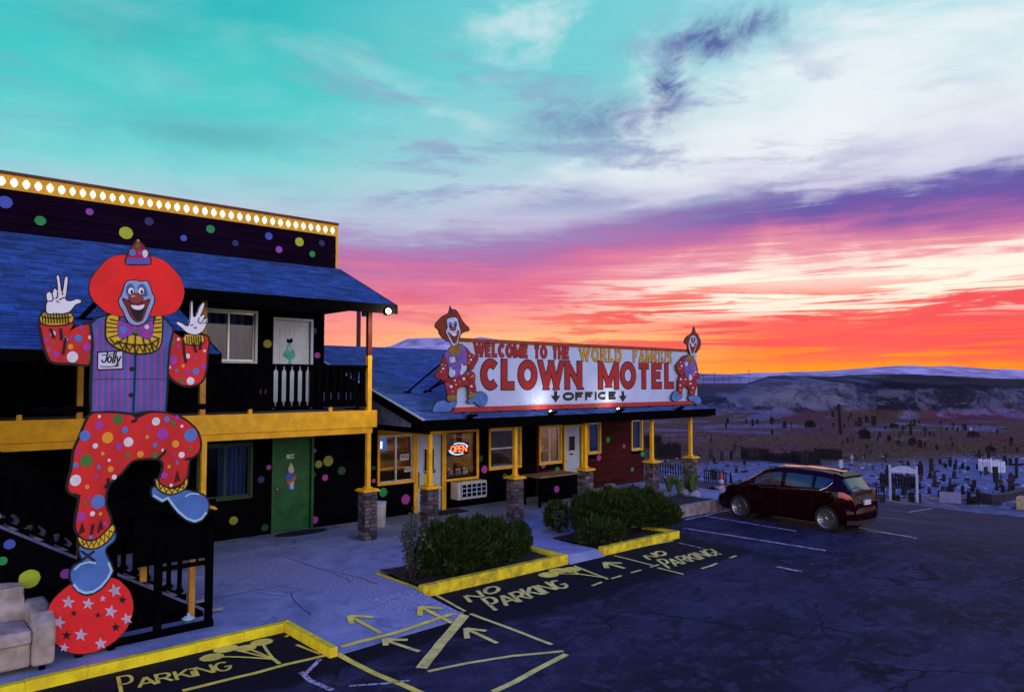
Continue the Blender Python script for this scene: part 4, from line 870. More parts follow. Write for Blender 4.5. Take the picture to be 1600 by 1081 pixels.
# roof
OEY, OEZ = 13.2, 2.60; osl = .295; RYD, OX0, OX1 = 19.6, 9.2, 20.25; RZ = OEZ+osl*(RYD-OEY)
lo = math.hypot(RYD-OEY, RZ-OEZ); shingles(of, SHING2, (OX0, OEY, OEZ+.002), (1, 0, 0), OX1-OX0, (0, 1, osl), int(lo/.14), lo/int(lo/.14), 5, .33)
deck(OX0, OX1, OEY, OEZ, RYD, RZ, .12).build('roof_deck', SOFF, of); deck(OX0, OX1, RYD+.001, RZ, 24, RZ-osl*(24-RYD), .12).build('roof_deck', SHING2, of)
bx('fascia', BLKTRIM, of, OX0, OX1, OEY-.03, OEY-.001, OEZ-.20, OEZ+.008)
rk = MB().prism([(OX0-.03, OEY-.03, OEZ+.01), (OX0-.03, RYD, RZ+.02), (OX0-.03, RYD, RZ-.15), (OX0-.03, OEY-.03, OEZ-.2)], (.029, 0, 0)).build('rake_board', BLKTRIM, of)
MB().prism([(OX1+.001, OEY-.03, OEZ+.01), (OX1+.001, RYD, RZ+.02), (OX1+.001, RYD, RZ-.15), (OX1+.001, OEY-.03, OEZ-.2)], (.03, 0, 0)).build('rake_board', BLKTRIM, of)
MB().prism([(OX0-.034, OEY-.03, OEZ+.0102), (OX0-.034, RYD, RZ+.0202), (OX0-.034, RYD, RZ+.045), (OX0-.034, OEY-.03, OEZ+.035)], (.06, 0, 0)).build('drip_edge', ALU, of)
GBL = mat('gable_grey', (.22, .25, .42), .8, .2, 4)
for i in range(8):
    za, zb = 2.42+i*.15, 2.42+i*.15+.146; ya = max(OEY+.12, OEY+(za+.16-OEZ)/osl); yb = max(OEY+.12, OEY+(zb+.16-OEZ)/osl)
    if ya < YW-.1: MB().prism([(9.45, ya, za), (9.45, min(yb, YW-.05), zb), (9.45, YW-.03, zb), (9.45, YW-.03, za)], (.03, 0, 0)).build('gable_board', GBL, of)
bx('porch_ceiling', SOFF, of, 9.49, OX1-.05, OEY+.1, YW-.03, 2.36, 2.385); bx('porch_beam', BLKTRIM, of, 9.40, 20.1, 13.80, 13.94, 2.386, 2.50); bx('side_beam', BLKTRIM, of, 9.40, 9.47, OEY+.1, YW-.03, 2.3, 2.4198)
for X in (9.86, 12.46, 15.03, 17.95, 19.92): stone_pillar(of, X, 13.87, post_top=2.384)
bx('post_head', YEL, of, 9.76, 10.3, 13.80, 13.94, 2.27, 2.359)
# openings
window(of, *w1, YW, YEL, ALU, 'v', glassm=GLSC); window(of, *wo_, YW, YEL, BLKTRIM, None, glassm=GLSC); window(of, *w2, YW, YEL, ALU, 'h', glassm=GLSC); window(of, *w3, YW, YEL, ALU, 'v', glassm=GLSC); window(of, *w4, YW, YEL, ALU, None, (0, 1)); window(of, *w5, YW, YEL, ALU, None, (0, 1))
D1 = door(of, *d1, YW, WHT, YEL, False, (.27, .72, .52, .83), 'l'); D2 = door(of, *d2, YW, WHT, YEL, False, (.28, .70, .62, .86), 'l')
bx('door_pull', ALU, D1, 11.26, 11.30, YW-.06, YW+.028, .70, 1.05); bx('mail_slot', BLKTRIM, D2, 17.02, 17.18, YW+.018, YW+.029, 1.14, 1.18)
bx('header_trim', YEL, of, 10.0, 13.28, YW-.05, YW-.025, 2.13, 2.22); bx('corner_trim', YEL, of, 12.085, 12.139, YW-.052, YW-.026, 0, .73); bx('corner_trim', YEL, of, 11.10, 11.158, YW-.052, YW-.026, 0, .80); bx('door_sign', mat('sign_yellow', (.75, .62, .03), .5), D1, 11.46, 11.76, YW+.02, YW+.0296, .72, 1.00); bx('door_sign', BLKTRIM, D1, 11.45, 11.80, YW+.02, YW+.0297, .40, .62); bx('door_notice', mat('notice', (.6, .55, .2), .6), D1, 11.50, 11.75, YW+.014, YW+.0199, .44, .58)
bx('door_sign', BLKTRIM, D1, 11.47, 11.82, YW+.019, YW+.0295, 1.01, 1.10)
for d_ in [(584, 731, 3, 'dgreen'), (584, 751, 3, 'magenta'), (599, 769, 6.5, 'green'), (634, 780, 7, 'magenta'), (751, 716, 4.5, 'dgreen'), (757, 733, 5.5, 'magenta'), (789, 744, 4.5, 'dgreen'), (849, 727, 4, 'magenta'), (871, 734, 4.5, 'green'), (936, 715, 4.5, 'magenta'), (950, 687, 4, 'green'), (975, 697, 3, 'magenta'), (1004, 709, 4, 'green'), (988, 733, 3, 'green')]: dot(of, *d_)
# a pole beyond the ridge
P = ay(560, 543, 21.5); po = thing('vent_pole', 'dark red pole rising behind the office roof ridge', 'pole', (P.x, 21.5, 3.5)); MB().tube((P.x, 21.5, 2.6), (P.x, 21.5, 6.4), .07, n=10).build('shaft', RED, po, smooth=True); MB().lathe((P.x, 21.5, 6.4), [(.09, 0), (.09, .06), (.03, .1)], 10).build('cap', RED, po)
# ---- things inside the office
lp = thing('ceiling_light', 'lit warm ceiling light inside the office behind the left window', 'lamp', (10.9, 17.6, 2.45)); bx('shade', glow('lamp_warm', (1, .75, .42), 4), lp, 10.55, 11.25, 17.5, 17.7, 2.44, 2.48); bx('frame', WHT, lp, 10.52, 11.28, 17.47, 17.73, 2.481, 2.499); lamp('office_light', (10.9, 17.6, 2.35), 55, (1, .66, .32), .2, lp)
lp = thing('ceiling_light', 'lit warm ceiling light inside the office behind the window beside the second white door', 'lamp', (15.9, 18.0, 2.45)); bx('shade', MATS['lamp_warm'], lp, 15.7, 16.1, 17.8, 18.0, 2.44, 2.48); bx('frame', WHT, lp, 15.67, 16.13, 17.77, 18.03, 2.481, 2.499); lamp('office_light', (15.9, 17.7, 2.3), 40, (1, .68, .34), .2, lp)
mn = thing('monitor', 'wall monitor with bright screen in the left office window', 'screen', (10.35, 17.0, 1.7)); bx('casing', WHT, mn, 10.18, 10.66, 16.92, 16.99, 1.62, 2.02, bevel=.01); bx('screen', mat('screen_frame', (.02, .05, .2), .4, emis=(.03, .12, .5), estr=.8), mn, 10.21, 10.62, 16.91, 16.919, 1.65, 1.99)
bx('window_on_screen', glow('screen_white', (.7, .85, 1), 1.5), mn, 10.28, 10.50, 16.902, 16.9095, 1.69, 1.88)
sh = thing('shelf_unit', 'warm lit wooden wall shelf inside the left office window', 'shelf', (11.3, 18.9, 1.2))
for z_ in (1.35, 1.75, 2.1): bx('shelf_board', WOOD, sh, 10.7, 12.6, 18.85, 19.19, z_, z_+.03)
for X in (10.7, 11.6, 12.57): bx('upright', WOOD, sh, X, X+.03, 18.85, 19.19, .3, 2.3)
ct = thing('reception_counter', 'dark reception counter inside the office', 'counter', (11, 17.5, 0)); bx('top', WOOD, ct, 10.2, 13.3, 17.3, 17.8, 1.02, 1.07, bevel=.01); bx('front', mat('counter_dark', (.04, .025, .02), .6), ct, 10.25, 13.25, 17.36, 17.75, .02, 1.018)
def goods(x, y, z, i, lab):
    c = [(.5, .1, .05), (.2, .3, .6), (.7, .6, .2), (.55, .55, .6), (.3, .1, .4), (.1, .4, .3)][i % 6]; h = random.uniform(.1, .22); r = random.uniform(.04, .07)
    o = thing('figurine', lab, 'figurine', (x, y, z), 'small figures on show inside the office windows'); m_ = mat('fig_%d' % (i % 6), c, .4)
    MB().lathe((x, y, z), [(r, 0), (r*1.05, h*.1), (r*.6, h*.5), (r*.75, h*.62), (r*.25, h*.7)], 10).build('body', m_, o, smooth=True); MB().lathe((x, y, z+h*.68), [(r*.1, 0), (r*.55, h*.08), (r*.6, h*.18), (r*.3, h*.29)], 10).build('head', mat('fig_white', (.8, .78, .78), .4), o, smooth=True)
for i in range(7): goods(10.75+i*.26, 19.0, (1.38, 1.78)[i % 2], i, '%s small figurine from the left on the wooden shelf inside the office' % ('first', 'second', 'third', 'fourth', 'fifth', 'sixth', 'seventh')[i])
for i in range(8): goods(12.22+i*.13, 16.62+.05*(i % 2), .86, i+2, '%s small figurine from the left along the sill below the neon sign' % ('first', 'second', 'third', 'fourth', 'fifth', 'sixth', 'seventh', 'eighth')[i])
sl2 = thing('window_sill_shelf', 'dark sill shelf below the neon sign holding small figures', 'shelf', (12.7, 16.6, .8)); bx('board', mat('sill_dark', (.05, .04, .05), .6), sl2, 12.0, 13.4, 16.5, 16.85, .82, .86); bx('bracket', BLKTRIM, sl2, 12.6, 12.64, 16.5, 16.8, .7, .819)
drp = thing('display_drape', 'tall tan and red drape behind the neon open sign', 'curtain', (12.7, 16.95, .9))
MB().grid(lambda u, v: (12.45+u*.42, 16.95+.03*math.sin(u*22), .9+1.05*v), 24, 2).build('tan_panel', mat('drape_tan', (.45, .25, .18), .9), drp, smooth=True); MB().grid(lambda u, v: (12.98+u*.2, 16.95+.03*math.sin(u*22), 1.3+.7*v), 16, 2).build('red_panel', mat('drape_red', (.5, .03, .02), .9), drp, smooth=True)
pa = thing('wall_picture', 'small bright picture seen through the window beside the second white door', 'picture', (16.0, 19.1, 1.8)); P = ay(851, 676, 19.15); bx('frame', WHT, pa, P.x-.2, P.x+.2, 19.14, 19.19, P.z-.28, P.z+.2); bx('print', glow('picture_glow', (.95, .9, .8), .5), pa, P.x-.16, P.x+.16, 19.13, 19.139, P.z-.24, P.z+.16); bx('print_figure', mat('print_red', (.5, .03, .02), .6), pa, P.x-.05, P.x+.04, 19.12, 19.129, P.z-.2, P.z+.1)  # print given a glow of its own to look bright
cb = thing('cupboard', 'orange wooden cupboard inside the window beside the second white door', 'cupboard', (16.6, 18.6, 0)); bx('case', mat('wood_orange', (.5, .2, .05), .5), cb, 16.75, 17.5, 18.7, 19.18, .03, 2.2); bx('door', mat('wood_orange2', (.55, .24, .07), .5), cb, 16.78, 17.1, 18.67, 18.699, .1, 2.1)
tb = thing('side_table', 'small table with a white figure behind the window beside the second white door', 'table', (16.6, 17.2, 0)); bx('top', WHT, tb, 16.1, 16.9, 17.0, 17.3, 1.22, 1.25); bx('leg', WOOD, tb, 16.48, 16.54, 17.1, 17.2, .03, 1.219)
goods(16.55, 17.12, 1.252, 3, 'white figure on the small table behind the lit window')
# OPEN neon
ne = thing('neon_sign', 'lit red and blue neon OPEN sign in the office window', 'sign', (12.6, 16.44, 1.6)); NR = glow('neon_red', (1, .10, .03), 6); NB = glow('neon_blue', (.12, .35, 1), 6)
ctr = ay(717, 701, 16.44); bx('backing', mat('neon_back', (.02, .015, .02), .4), ne, ctr.x-.36, ctr.x+.36, 16.462, 16.475, ctr.z-.17, ctr.z+.17)
q = MB(); T = Text((ctr.x-.27, 16.44, ctr.z-.085), (.15, 0, 0), (0, 0, .17), (0, -1, 0)); gl_, w_ = T.write('OPEN', .25); T.u = Vector((.54/w_, 0, 0))
for pls in gl_:
    for p in pls: q.path([T.P(x, y, 0) for x, y in p], .012)
q.build('letters', NR, ne)
q = MB().path([(ctr.x+.33*math.cos(a), 16.45, ctr.z+.155*math.sin(a)) for a in np.linspace(math.radians(15), math.radians(120), 16)], .011).path([(ctr.x+.33*math.cos(a), 16.45, ctr.z+.155*math.sin(a)) for a in np.linspace(math.radians(190), math.radians(300), 16)], .011); q.build('ring', NB, ne); lamp('neon_light', (ctr.x, 16.40, ctr.z), 1.0, (1, .2, .1), .15, ne)
for (x, y, w, h, txt, lab) in [(632, 714, .27, .16, 'OPEN', 'white paper OPEN notice in the left office window'), (637, 733, .20, .12, 'NO', 'small white notice below the OPEN paper in the left office window')]:
    P = ay(x, y, YW+.01); o = thing('window_notice', lab, 'notice', (P.x, YW+.01, P.z)); bx('paper', mat('paper', (.62, .62, .6), .8), o, P.x-w/2, P.x+w/2, YW+.008, YW+.012, P.z-h/2, P.z+h/2)
    T = Text((P.x-w*.4, YW+.008, P.z-h*.28), (1, 0, 0), (0, 0, h*.56), (0, -1, 0)); gl_, W_ = T.write(txt, .28); T.u = Vector((w*.8/W_, 0, 0)); q = MB(); [T.strokes(q, p, .17, .0005, .002) for p in gl_]; q.build('lettering', BLKTRIM, o)
# air conditioner
ac = thing('air_conditioner', 'white wall air conditioner under the neon sign window', 'air conditioner', (12.85, 16.1, .2)); bx('case', mat('ac_white', (.62, .62, .6), .5, .12), ac, 12.30, 13.30, 15.98, YW-.028, .26, .72, bevel=.015); bx('grille_back', BLKTRIM, ac, 12.40, 13.27, 15.965, 15.9795, .31, .68)
for i in range(6): bx('grille_bar', WHT, ac, 12.40+i*.170, 12.422+i*.170, 15.945, 15.9648, .31, .68)
for z_ in (.31, .43, .55, .66): bx('grille_bar', WHT, ac, 12.40, 13.272, 15.950, 15.9649, z_, z_+.02)
# bin, work table, mat
P = gz(598, 824, 0); bn = thing('waste_bin', 'tall white waste bin behind the corner stone pillar', 'bin', (P.x, P.y+.14, 0)); MB().lathe((P.x, P.y+.14, 0), [(.125, 0), (.135, .02), (.15, .55), (.14, .56)], 22).build('drum', mat('bin_white', (.55, .55, .54), .6, .15), bn, smooth=True); MB().lathe((P.x, P.y+.14, .5602), [(.158, 0), (.16, .03), (.11, .035), (.1, .012)], 22).build('rim', WHT, bn, smooth=True)
wt_ = thing('work_table', 'dark sided table with tan top between the two porch pillars', 'table', (15.6, 15.2, 0)); a = gz(815, 746, .80); 
TX0, TX1, TY0, TY1 = 14.15, 15.75, 14.75, 15.5
bx('top', mat('table_tan', (.36, .22, .11), .6, .25, 4), wt_, TX0, TX1, TY0, TY1, .80, .84, bevel=.008); bx('front_panel', BLKTRIM, wt_, TX0+.05, TX1-.06, TY0+.05, TY0+.08, .14, .7985)
for X in (TX0+.04, TX1-.1):
    for Y in (TY0+.04, TY1-.1): bx('leg', BLKTRIM, wt_, X, X+.06, Y, Y+.06, 0, .799)
dot(wt_, 870, 764, 5, 'magenta', Y=TY0+.044)
m2 = thing('door_mat', 'dark mat before the first white office door', 'mat', (11.7, 15.9, 0)); bx('mat_body', MATS['mat_rubber'], m2, 11.35, 12.4, 15.65, 16.15, .003, .02); bx('mat_pile', MATS['mat_pile'], m2, 11.42, 12.33, 15.72, 16.08, .0202, .026)
# ------------------------------------------------------------------ roof sign
YS = 13.5; sg = thing('roof_sign', 'long white roof sign reading welcome to the world famous clown motel office', 'sign', (15, YS, 2.75)); SW = mat('sign_white', (.47, .58, .80), .6, .06, 1.5); SR = mat('sign_red', (.34, .012, .016), .5, .08); STR = mat('sign_trim_red', (.45, .03, .025), .5, .15); STB = mat('sign_trim_brown', (.30, .05, .02), .6, .2); SG = mat('sign_gold', (.55, .32, .03), .5, .1); SB = mat('sign_black', (.012, .010, .012), .5)
sx0, sx1, sz0, sz1 = 10.28, 19.78, 2.86, 4.36; cuts = np.linspace(sx0, sx1, 5)
for a, b in zip(cuts, cuts[1:]): bx('panel', SW, sg, a, b-.004, YS, YS+.03, sz0, sz1)
bx('top_trim', STB, sg, sx0, sx1, YS-.03, YS+.05, sz1+.0005, sz1+.085); bx('bottom_trim', STR, sg, sx0-.05, sx1+.12, YS-.06, YS+.05, sz0-.11, sz0-.0005)
for X in np.linspace(sx0+.25, sx1-.1, 9):
    zr = OEZ+osl*(YS+.3-OEY); bx('foot', BLKTRIM, sg, X-.025, X+.025, YS+.0, YS+.05, OEZ+osl*(YS-OEY)-.02, sz0-.1102); MB().tube((X, YS+.04, sz0+.8), (X, YS+1.6, OEZ+osl*(YS+1.6-OEY)), .02, n=6).build('brace', BLKTRIM, sg)
for (xa, ya_, xb, yb_) in [(689, 568, 636, 613), (690, 594, 668, 611)]:
    a = ay(xa, ya_, YS+.05); d_ = ray(xb, yb_); 
    t_ = 8.0
    while (CAM+d_*t_).z > OEZ+osl*((CAM+d_*t_).y-OEY)+.02 and t_ < 40: t_ += .05
    b = CAM+d_*t_; MB().tube(a, b, .022, n=6).build('brace', BLKTRIM, sg); bx('brace_foot', BLKTRIM, sg, b.x-.09, b.x+.09, b.y-.05, b.y+.05, b.z-.03, b.z+.03)
def stext(txt, xa, xb, ytop, ybot, w, m, wo=0, serif=0, gap=.22, name='lettering', sx=1.0):
    xm = (xa+xb)/2; A = ay(xa, ybot, YS); B = ay(xb, ybot, YS); z1 = ay(xm, ytop, YS).z; z0 = ay(xm, ybot, YS).z; hgt = z1-z0
    T = Text((A.x, YS, z0), (1, 0, 0), (0, 0, hgt), (0, -1, 0)); gl_, W_ = T.write(txt, gap, serif, sx=sx); u = (B.x-A.x-w)/W_; grp = []
    for pls in gl_:
        pp = [vext([(x*u+w/2, w/2+y*(hgt-w)) for x, y in p], w/2) for p in pls]; grp.append(pp)
    T2 = Text((A.x, YS, z0), (1, 0, 0), (0, 0, 1), (0, -1, 0))
    for ch, pp in zip(txt, grp):
        if not pp: continue
        q = MB(); T2.strokes(q, pp, w, .004, .006); o = q.build('letter', m, sg)
        if wo:
            q = MB(); T2.strokes(q, [(p if len(p) == 2 and abs(p[0][0]-p[1][0]) > 1e-6 and abs(p[0][1]-p[1][1]) > .7*abs(p[0][0]-p[1][0]) else ext(p, wo*.5)) for p in pp], w+wo, .0005, .0032); q.build('letter_outline', SB, o)
def vext(p, e):
    p = list(p)
    if len(p) == 2 and abs(p[0][0]-p[1][0]) > 1e-6: return p
    for a, b in ((0, 1), (-1, -2)):
        if abs(p[a][0]-p[b][0]) < 1e-6: p[a] = (p[a][0], p[a][1]+(e if p[a][1] > p[b][1] else -e))
    return p
def ext(p, e):
    if math.dist(p[0], p[-1]) < 1e-4: return p
    def out(a, b): d = math.dist(a, b) or 1; return (a[0]+(a[0]-b[0])/d*e, a[1]+(a[1]-b[1])/d*e)
    return [out(p[0], p[1])]+list(p[1:-1])+[out(p[-1], p[-2])]
stext('WELCOME TO THE', 740, 890, 539, 559, .075, SR, .03, gap=.50)
stext('WORLD', 905, 971, 544, 565, .07, SG, .03, serif=.17, gap=.55, sx=.9); stext('FAMOUS', 989, 1050, 547, 567, .07, SG, .03, serif=.15, gap=.5, sx=.9)
stext('CLOWN', 751, 909, 563, 608, .175, SR, .055, gap=.46); stext('MOTEL', 935, 1055, 566, 607, .175, SR, .055, gap=.46)
stext('OFFICE', 879, 963, 612, 625, .07, SB, gap=.5, sx=1.6)
for xc in (868, 973):
    a = ay(xc, 619, YS); q = MB(); s = .17; o_ = [(-.32, 1), (-.32, .1), (-1, .1), (0, -1), (1, .1), (.32, .1), (.32, 1), (0, .75)]
    q.prism([(a.x+x*s, YS-.008, a.z+z*s*.95) for x, z in o_], (0, .0075, 0)); q.build('arrow', SB, sg)
# sign floodlights
for i, (x, y, on) in enumerate([(734, 655, 0), (861, 649, 1), (967, 645, 1), (1061, 641, 0)]):
    Y = OEY-.10; Pz = ay(x, y, Y); zb = OEZ-.06
    o = thing('sign_floodlight', ['unlit floodlight at the roof edge below the left clown on the sign', 'lit floodlight at the roof edge below the first office arrow', 'lit floodlight at the roof edge below the second office arrow', 'unlit floodlight at the roof edge near the right clown on the sign'][i], 'lamp', (Pz.x, Y, zb), 'floodlights along the office roof edge')
    MB().path([(Pz.x, OEY+.12, OEZ+.05), (Pz.x, OEY-.04, OEZ+.02), (Pz.x, Y, zb+.04), (Pz.x, Y, zb+.08)], .014).build('stem', BLKTRIM, o); MB().lathe((Pz.x, Y-.02, zb+.11), [(.03, -.06), (.05, -.05), (.07, .02), (.075, .05)], 14, ax=(0, .55, .83)).build('housing', BLKTRIM, o, smooth=True)
    MB().lathe((Pz.x, Y-.02+.035, zb+.11+.053), [(.042, 0), (.03, .012), (.01, .016)], 14, ax=(0, .55, .83)).build('lens', glow('flood_lens', (1, .92, .75), 60) if on else ALU, o, smooth=True)
    MB().prism([(Pz.x+.06, Y-.05, zb+.1), (Pz.x+.2, Y-.05, zb+.13), (Pz.x+.17, Y-.05, zb+.18), (Pz.x+.06, Y-.05, zb+.16)], (0, .06, 0)).build('shield', BLKTRIM, o)
    if on: lamp('flood_beam', (Pz.x, Y-.03, zb+.22), 15, (1, .88, .66), .2, o, 'SPOT', (Pz.x-.05, YS, zb+.75), 160, 1.0)
# ------------------------------------------------------------------ painted plywood clowns
FACEB = mat('face_pale', (.30, .45, .70), .55, .08); REDC = mat('clown_red', (.72, .02, .02), .55, .16, 2.2, .25, 14, stretch=(1, 1, .35)); HAIRR = mat('hair_red', (.95, .018, .014), .6, .10, 2.5, .3, 12); MOUTH = mat('mouth_red', (.20, .008, .012), .5); NOSE = mat('nose_red', (.32, .012, .02), .35); GLOVE = mat('glove_white', (.86, .90, .94), .6, .03); CUFF = mat('ruff_yellow', (.80, .55, .02), .6, .08); VESTP = mat('vest_purple', (.30, .085, .36), .6, .14, 2.5, .2, 14); VESTB = mat('vest_blue', (.085, .13, .44), .6, .14, 2.5, .2, 14); SHOE = mat('shoe_blue', (.075, .20, .55), .55, .14, 2.5, .2, 14); SHOEL = mat('shoe_light', (.35, .62, .85), .5, .04); OUT = mat('outline_black', (.008, .008, .010), .6); EYEB = mat('eye_blue', (.06, .15, .42), .6)
class Panel:
    def __init__(s, root, Y, ox, oy, sc_): s.r, s.Y, s.ox, s.oy, s.s = root, Y, ox, oy, sc_
    def p2(s, p): P = ay(s.ox+p[0]/s.s, s.oy+p[1]/s.s, s.Y); return (P.x, P.z)
    def board(s, name, pts, m, lay=0, edge=.02, k=3, th=.03, parent=None, fuzz=0, raw=False):
        o = [s.p2(p) for p in pts]
        if k > 1: o = smoo(o, k)
        if fuzz: o = [q for i in range(len(o)) for q in [o[i]]]; c = (sum(p[0] for p in o)/len(o), sum(p[1] for p in o)/len(o)); o = [(c[0]+(x-c[0])*(1+random.uniform(-fuzz, fuzz)), c[1]+(z-c[1])*(1+random.uniform(-fuzz, fuzz))) for x, z in o]
        y = s.Y-lay*.004; q = MB()
        if edge == -1:
            q.prism([(x, y-.003, z) for x, z in o], (0, th, 0)); ob = q.build(name, m, parent or s.r); T = Text((0, y-.0032, 0), (1, 0, 0), (0, 0, 1), (0, -1, 0)); q = MB(); T.strokes(q, [list(o)+[o[0]]], .014, 0, .001); q.build('outline', OUT, ob); return ob
        if edge: q.prism([(x, y, z) for x, z in grow(o, edge)], (0, th, 0), 0); q.prism([(x, y-.003, z) for x, z in o], (0, .0028, 0), 1); return q.build(name, [OUT, m], parent or s.r)
        q.prism([(x, y-.003, z) for x, z in o], (0, .0028, 0)); return q.build(name, m, parent or s.r)
    def dots(s, name, lst, lay, parent, clip=None):
        for j, (x, y, r, c) in enumerate(lst):
            C = s.p2((x, y)); R_ = abs(s.p2((x+r, y))[0]-C[0]); Rz = abs(s.p2((x, y+r))[1]-C[1]); n = 16; yy = s.Y-lay*.004-.003-j*.00012
            MB().prism([(C[0]+R_*math.cos(2*PI*i/n), yy, C[1]+Rz*math.sin(2*PI*i/n)) for i in range(n)], (0, .0012, 0)).build('polka_dot', DOT[c], parent)
    def lines(s, name, polys, w, lay, m, parent):
        T = Text((0, s.Y-lay*.004-.0032, 0), (1, 0, 0), (0, 0, 1), (0, -1, 0)); q = MB(); T.strokes(q, [[s.p2(p) for p in pl_] for pl_ in polys], w, 0, .001); return q.build(name, m, parent)
cl = thing('clown_cutout', 'giant plywood clown with red hair balancing on a starred red ball by the stair', 'clown sign', (2.5, 10.6, 0)); YC = 10.60
B = Panel(cl, YC, 0, 360, 3.603); C6 = Panel(cl, YC, 60, 360, 4.159); P3 = Panel(cl, YC, 0, 620, 4.503); P4 = Panel(cl, YC, 0, 800, 3.847)
ball = P4.board('ball', [(375, 470), (310, 540), (285, 610), (290, 690), (325, 775), (400, 832), (480, 850), (590, 830), (690, 772), (765, 690), (800, 580), (785, 490), (745, 435), (690, 398), (560, 380), (440, 425)], mat('ball_red', (.78, .018, .022), .5, .05), 0, .006)
def stars(lst, m, name):
    for (x, y, r, a0) in lst:
        o = [(x+(r if i % 2 == 0 else r*.42)*math.sin(a0+i*PI/5), y-(r if i % 2 == 0 else r*.42)*math.cos(a0+i*PI/5)) for i in range(10)]; P4.board(name, o, m, 1, 0, 1, parent=ball)
stars([(410, 540, 42, .1), (530, 550, 38, .15), (617, 517, 21, 0), (690, 470, 44, -.3), (665, 595, 42, .2), (353, 660, 44, .3), (762, 640, 38, -.3), (485, 735, 42, .1), (605, 788, 40, -.1), (385, 812, 30, .2)], mat('star_white', (.55, .52, .68), .6), 'white_star'); stars([(735, 525, 28, .2), (443, 606, 21, 0), (588, 617, 19, .1), (695, 690, 29, -.1), (400, 738, 31, .1)], OUT, 'black_star')
sh_ = P4.board('shoe', [(480, 200), (485, 260), (500, 290), (450, 320), (425, 362), (430, 410), (460, 460), (510, 490), (560, 482), (610, 450), (650, 400), (675, 350), (655, 295), (630, 240), (640, 205), (685, 165), (688, 115), (640, 180), (560, 215)], SHOE, 2, .022)
P4.lines('laces', [[(492, 235), (560, 285)], [(492, 285), (565, 232)]], .03, 3, OUT, sh_); P4.lines('highlight', [[(440, 430), (470, 465), (510, 482), (560, 474), (605, 444), (645, 396), (668, 350), (650, 300)]], .03, 3.4, SHOEL, sh_); P4.lines('toe_line', [[(445, 345), (480, 312), (530, 297), (575, 305)]], .022, 3.4, SHOEL, sh_)
sh2 = P3.board('shoe', [(1070, 650), (1090, 635), (1150, 660), (1200, 680), (1290, 655), (1380, 675), (1440, 700), (1465, 750), (1455, 810), (1420, 860), (1370, 880), (1310, 860), (1250, 810), (1210, 760), (1180, 715), (1140, 735), (1075, 695)], SHOE, 2, .022)
P3.lines('highlight', [[(1075, 690), (1140, 728), (1180, 708), (1214, 757), (1254, 805), (1312, 853), (1368, 872), (1416, 853), (1450, 808)]], .03, 3, SHOEL, sh2); P3.lines('toe_line', [[(1300, 700), (1330, 682), (1370, 678), (1400, 684)]], .02, 3.4, SHOEL, sh2)
pants = P3.board('trousers', [(650, 120), (600, 200), (560, 300), (525, 380), (510, 500), (490, 570), (480, 640), (510, 680), (560, 700), (555, 760), (538, 850), (535, 920), (560, 970), (600, 1000), (680, 990), (765, 910), (770, 850), (745, 790), (735, 730), (745, 650), (780, 590), (850, 530), (920, 450), (1000, 430), (1110, 430), (1150, 470), (1140, 540), (1120, 590), (1180, 630), (1270, 610), (1310, 560), (1320, 480), (1335, 430), (1390, 390), (1405, 330), (1385, 250), (1330, 190), (1250, 140), (1130, 112), (1040, 118), (960, 150), (900, 120), (780, 112)], REDC, 3, .03)
P3.dots('polka_dots', [(697, 137, 11, 'white'), (826, 157, 36, 'dkg'), (694, 198, 30, 'magenta'), (875, 231, 23, 'skyb'), (755, 286, 40, 'orange'), (595, 272, 38, 'skyb'), (668, 343, 19, 'white'), (834, 348, 25, 'magenta'), (901, 316, 34, 'white'), (555, 384, 16, 'magenta'), (605, 447, 44, 'dkg'), (720, 397, 13, 'orange'), (897, 404, 18, 'dkg'), (985, 401, 23, 'orange'), (765, 444, 11, 'white'), (692, 492, 16, 'skyb'), (776, 507, 21, 'orange'), (529, 478, 20, 'skyb'), (529, 585, 40, 'white'), (675, 558, 14, 'magenta'), (611, 631, 16, 'orange'), (687, 736, 49, 'skyb'), (622, 706, 12, 'magenta'), (598, 744, 14, 'dkg'), (569, 840, 32, 'magenta'), (648, 819, 18, 'white'), (704, 820, 13, 'orange'), (738, 889, 15, 'magenta'), (636, 980, 15, 'skyb'), (1094, 172, 29, 'white'), (1170, 157, 21, 'skyb'), (1215, 184, 18, 'dkg'), (1042, 212, 12, 'magenta'), (1140, 262, 42, 'magenta'), (1276, 205, 11, 'white'), (1032, 281, 14, 'orange'), (1338, 268, 46, 'skyb'), (1231, 330, 26, 'orange'), (1087, 338, 17, 'skyb'), (1337, 362, 14, 'dkg'), (1142, 373, 11, 'white'), (1274, 406, 22, 'white'), (1085, 408, 22, 'dkg'), (1222, 408, 9, 'magenta'), (1241, 460, 12, 'skyb'), (1186, 489, 12, 'orange'), (1153, 550, 24, 'magenta'), (1200, 620, 12, 'white'), (800, 562, 18, 'white'), (1240, 145, 18, 'magenta')], 4, pants)
P3.lines('creases', [[(560, 700), (545, 690), (510, 682)], [(735, 640), (760, 600), (755, 570)], [(1110, 430), (1150, 395), (1160, 370)], [(960, 150), (945, 170), (920, 172)], [(1300, 440), (1340, 428)]], .035, 5, OUT, pants)
P3.lines('folds', [[(560, 960), (575, 890), (585, 950)], [(690, 950), (705, 870), (715, 930)], [(1230, 600), (1245, 520), (1255, 590)], [(640, 960), (650, 900)]], .03, 5, OUT, pants)
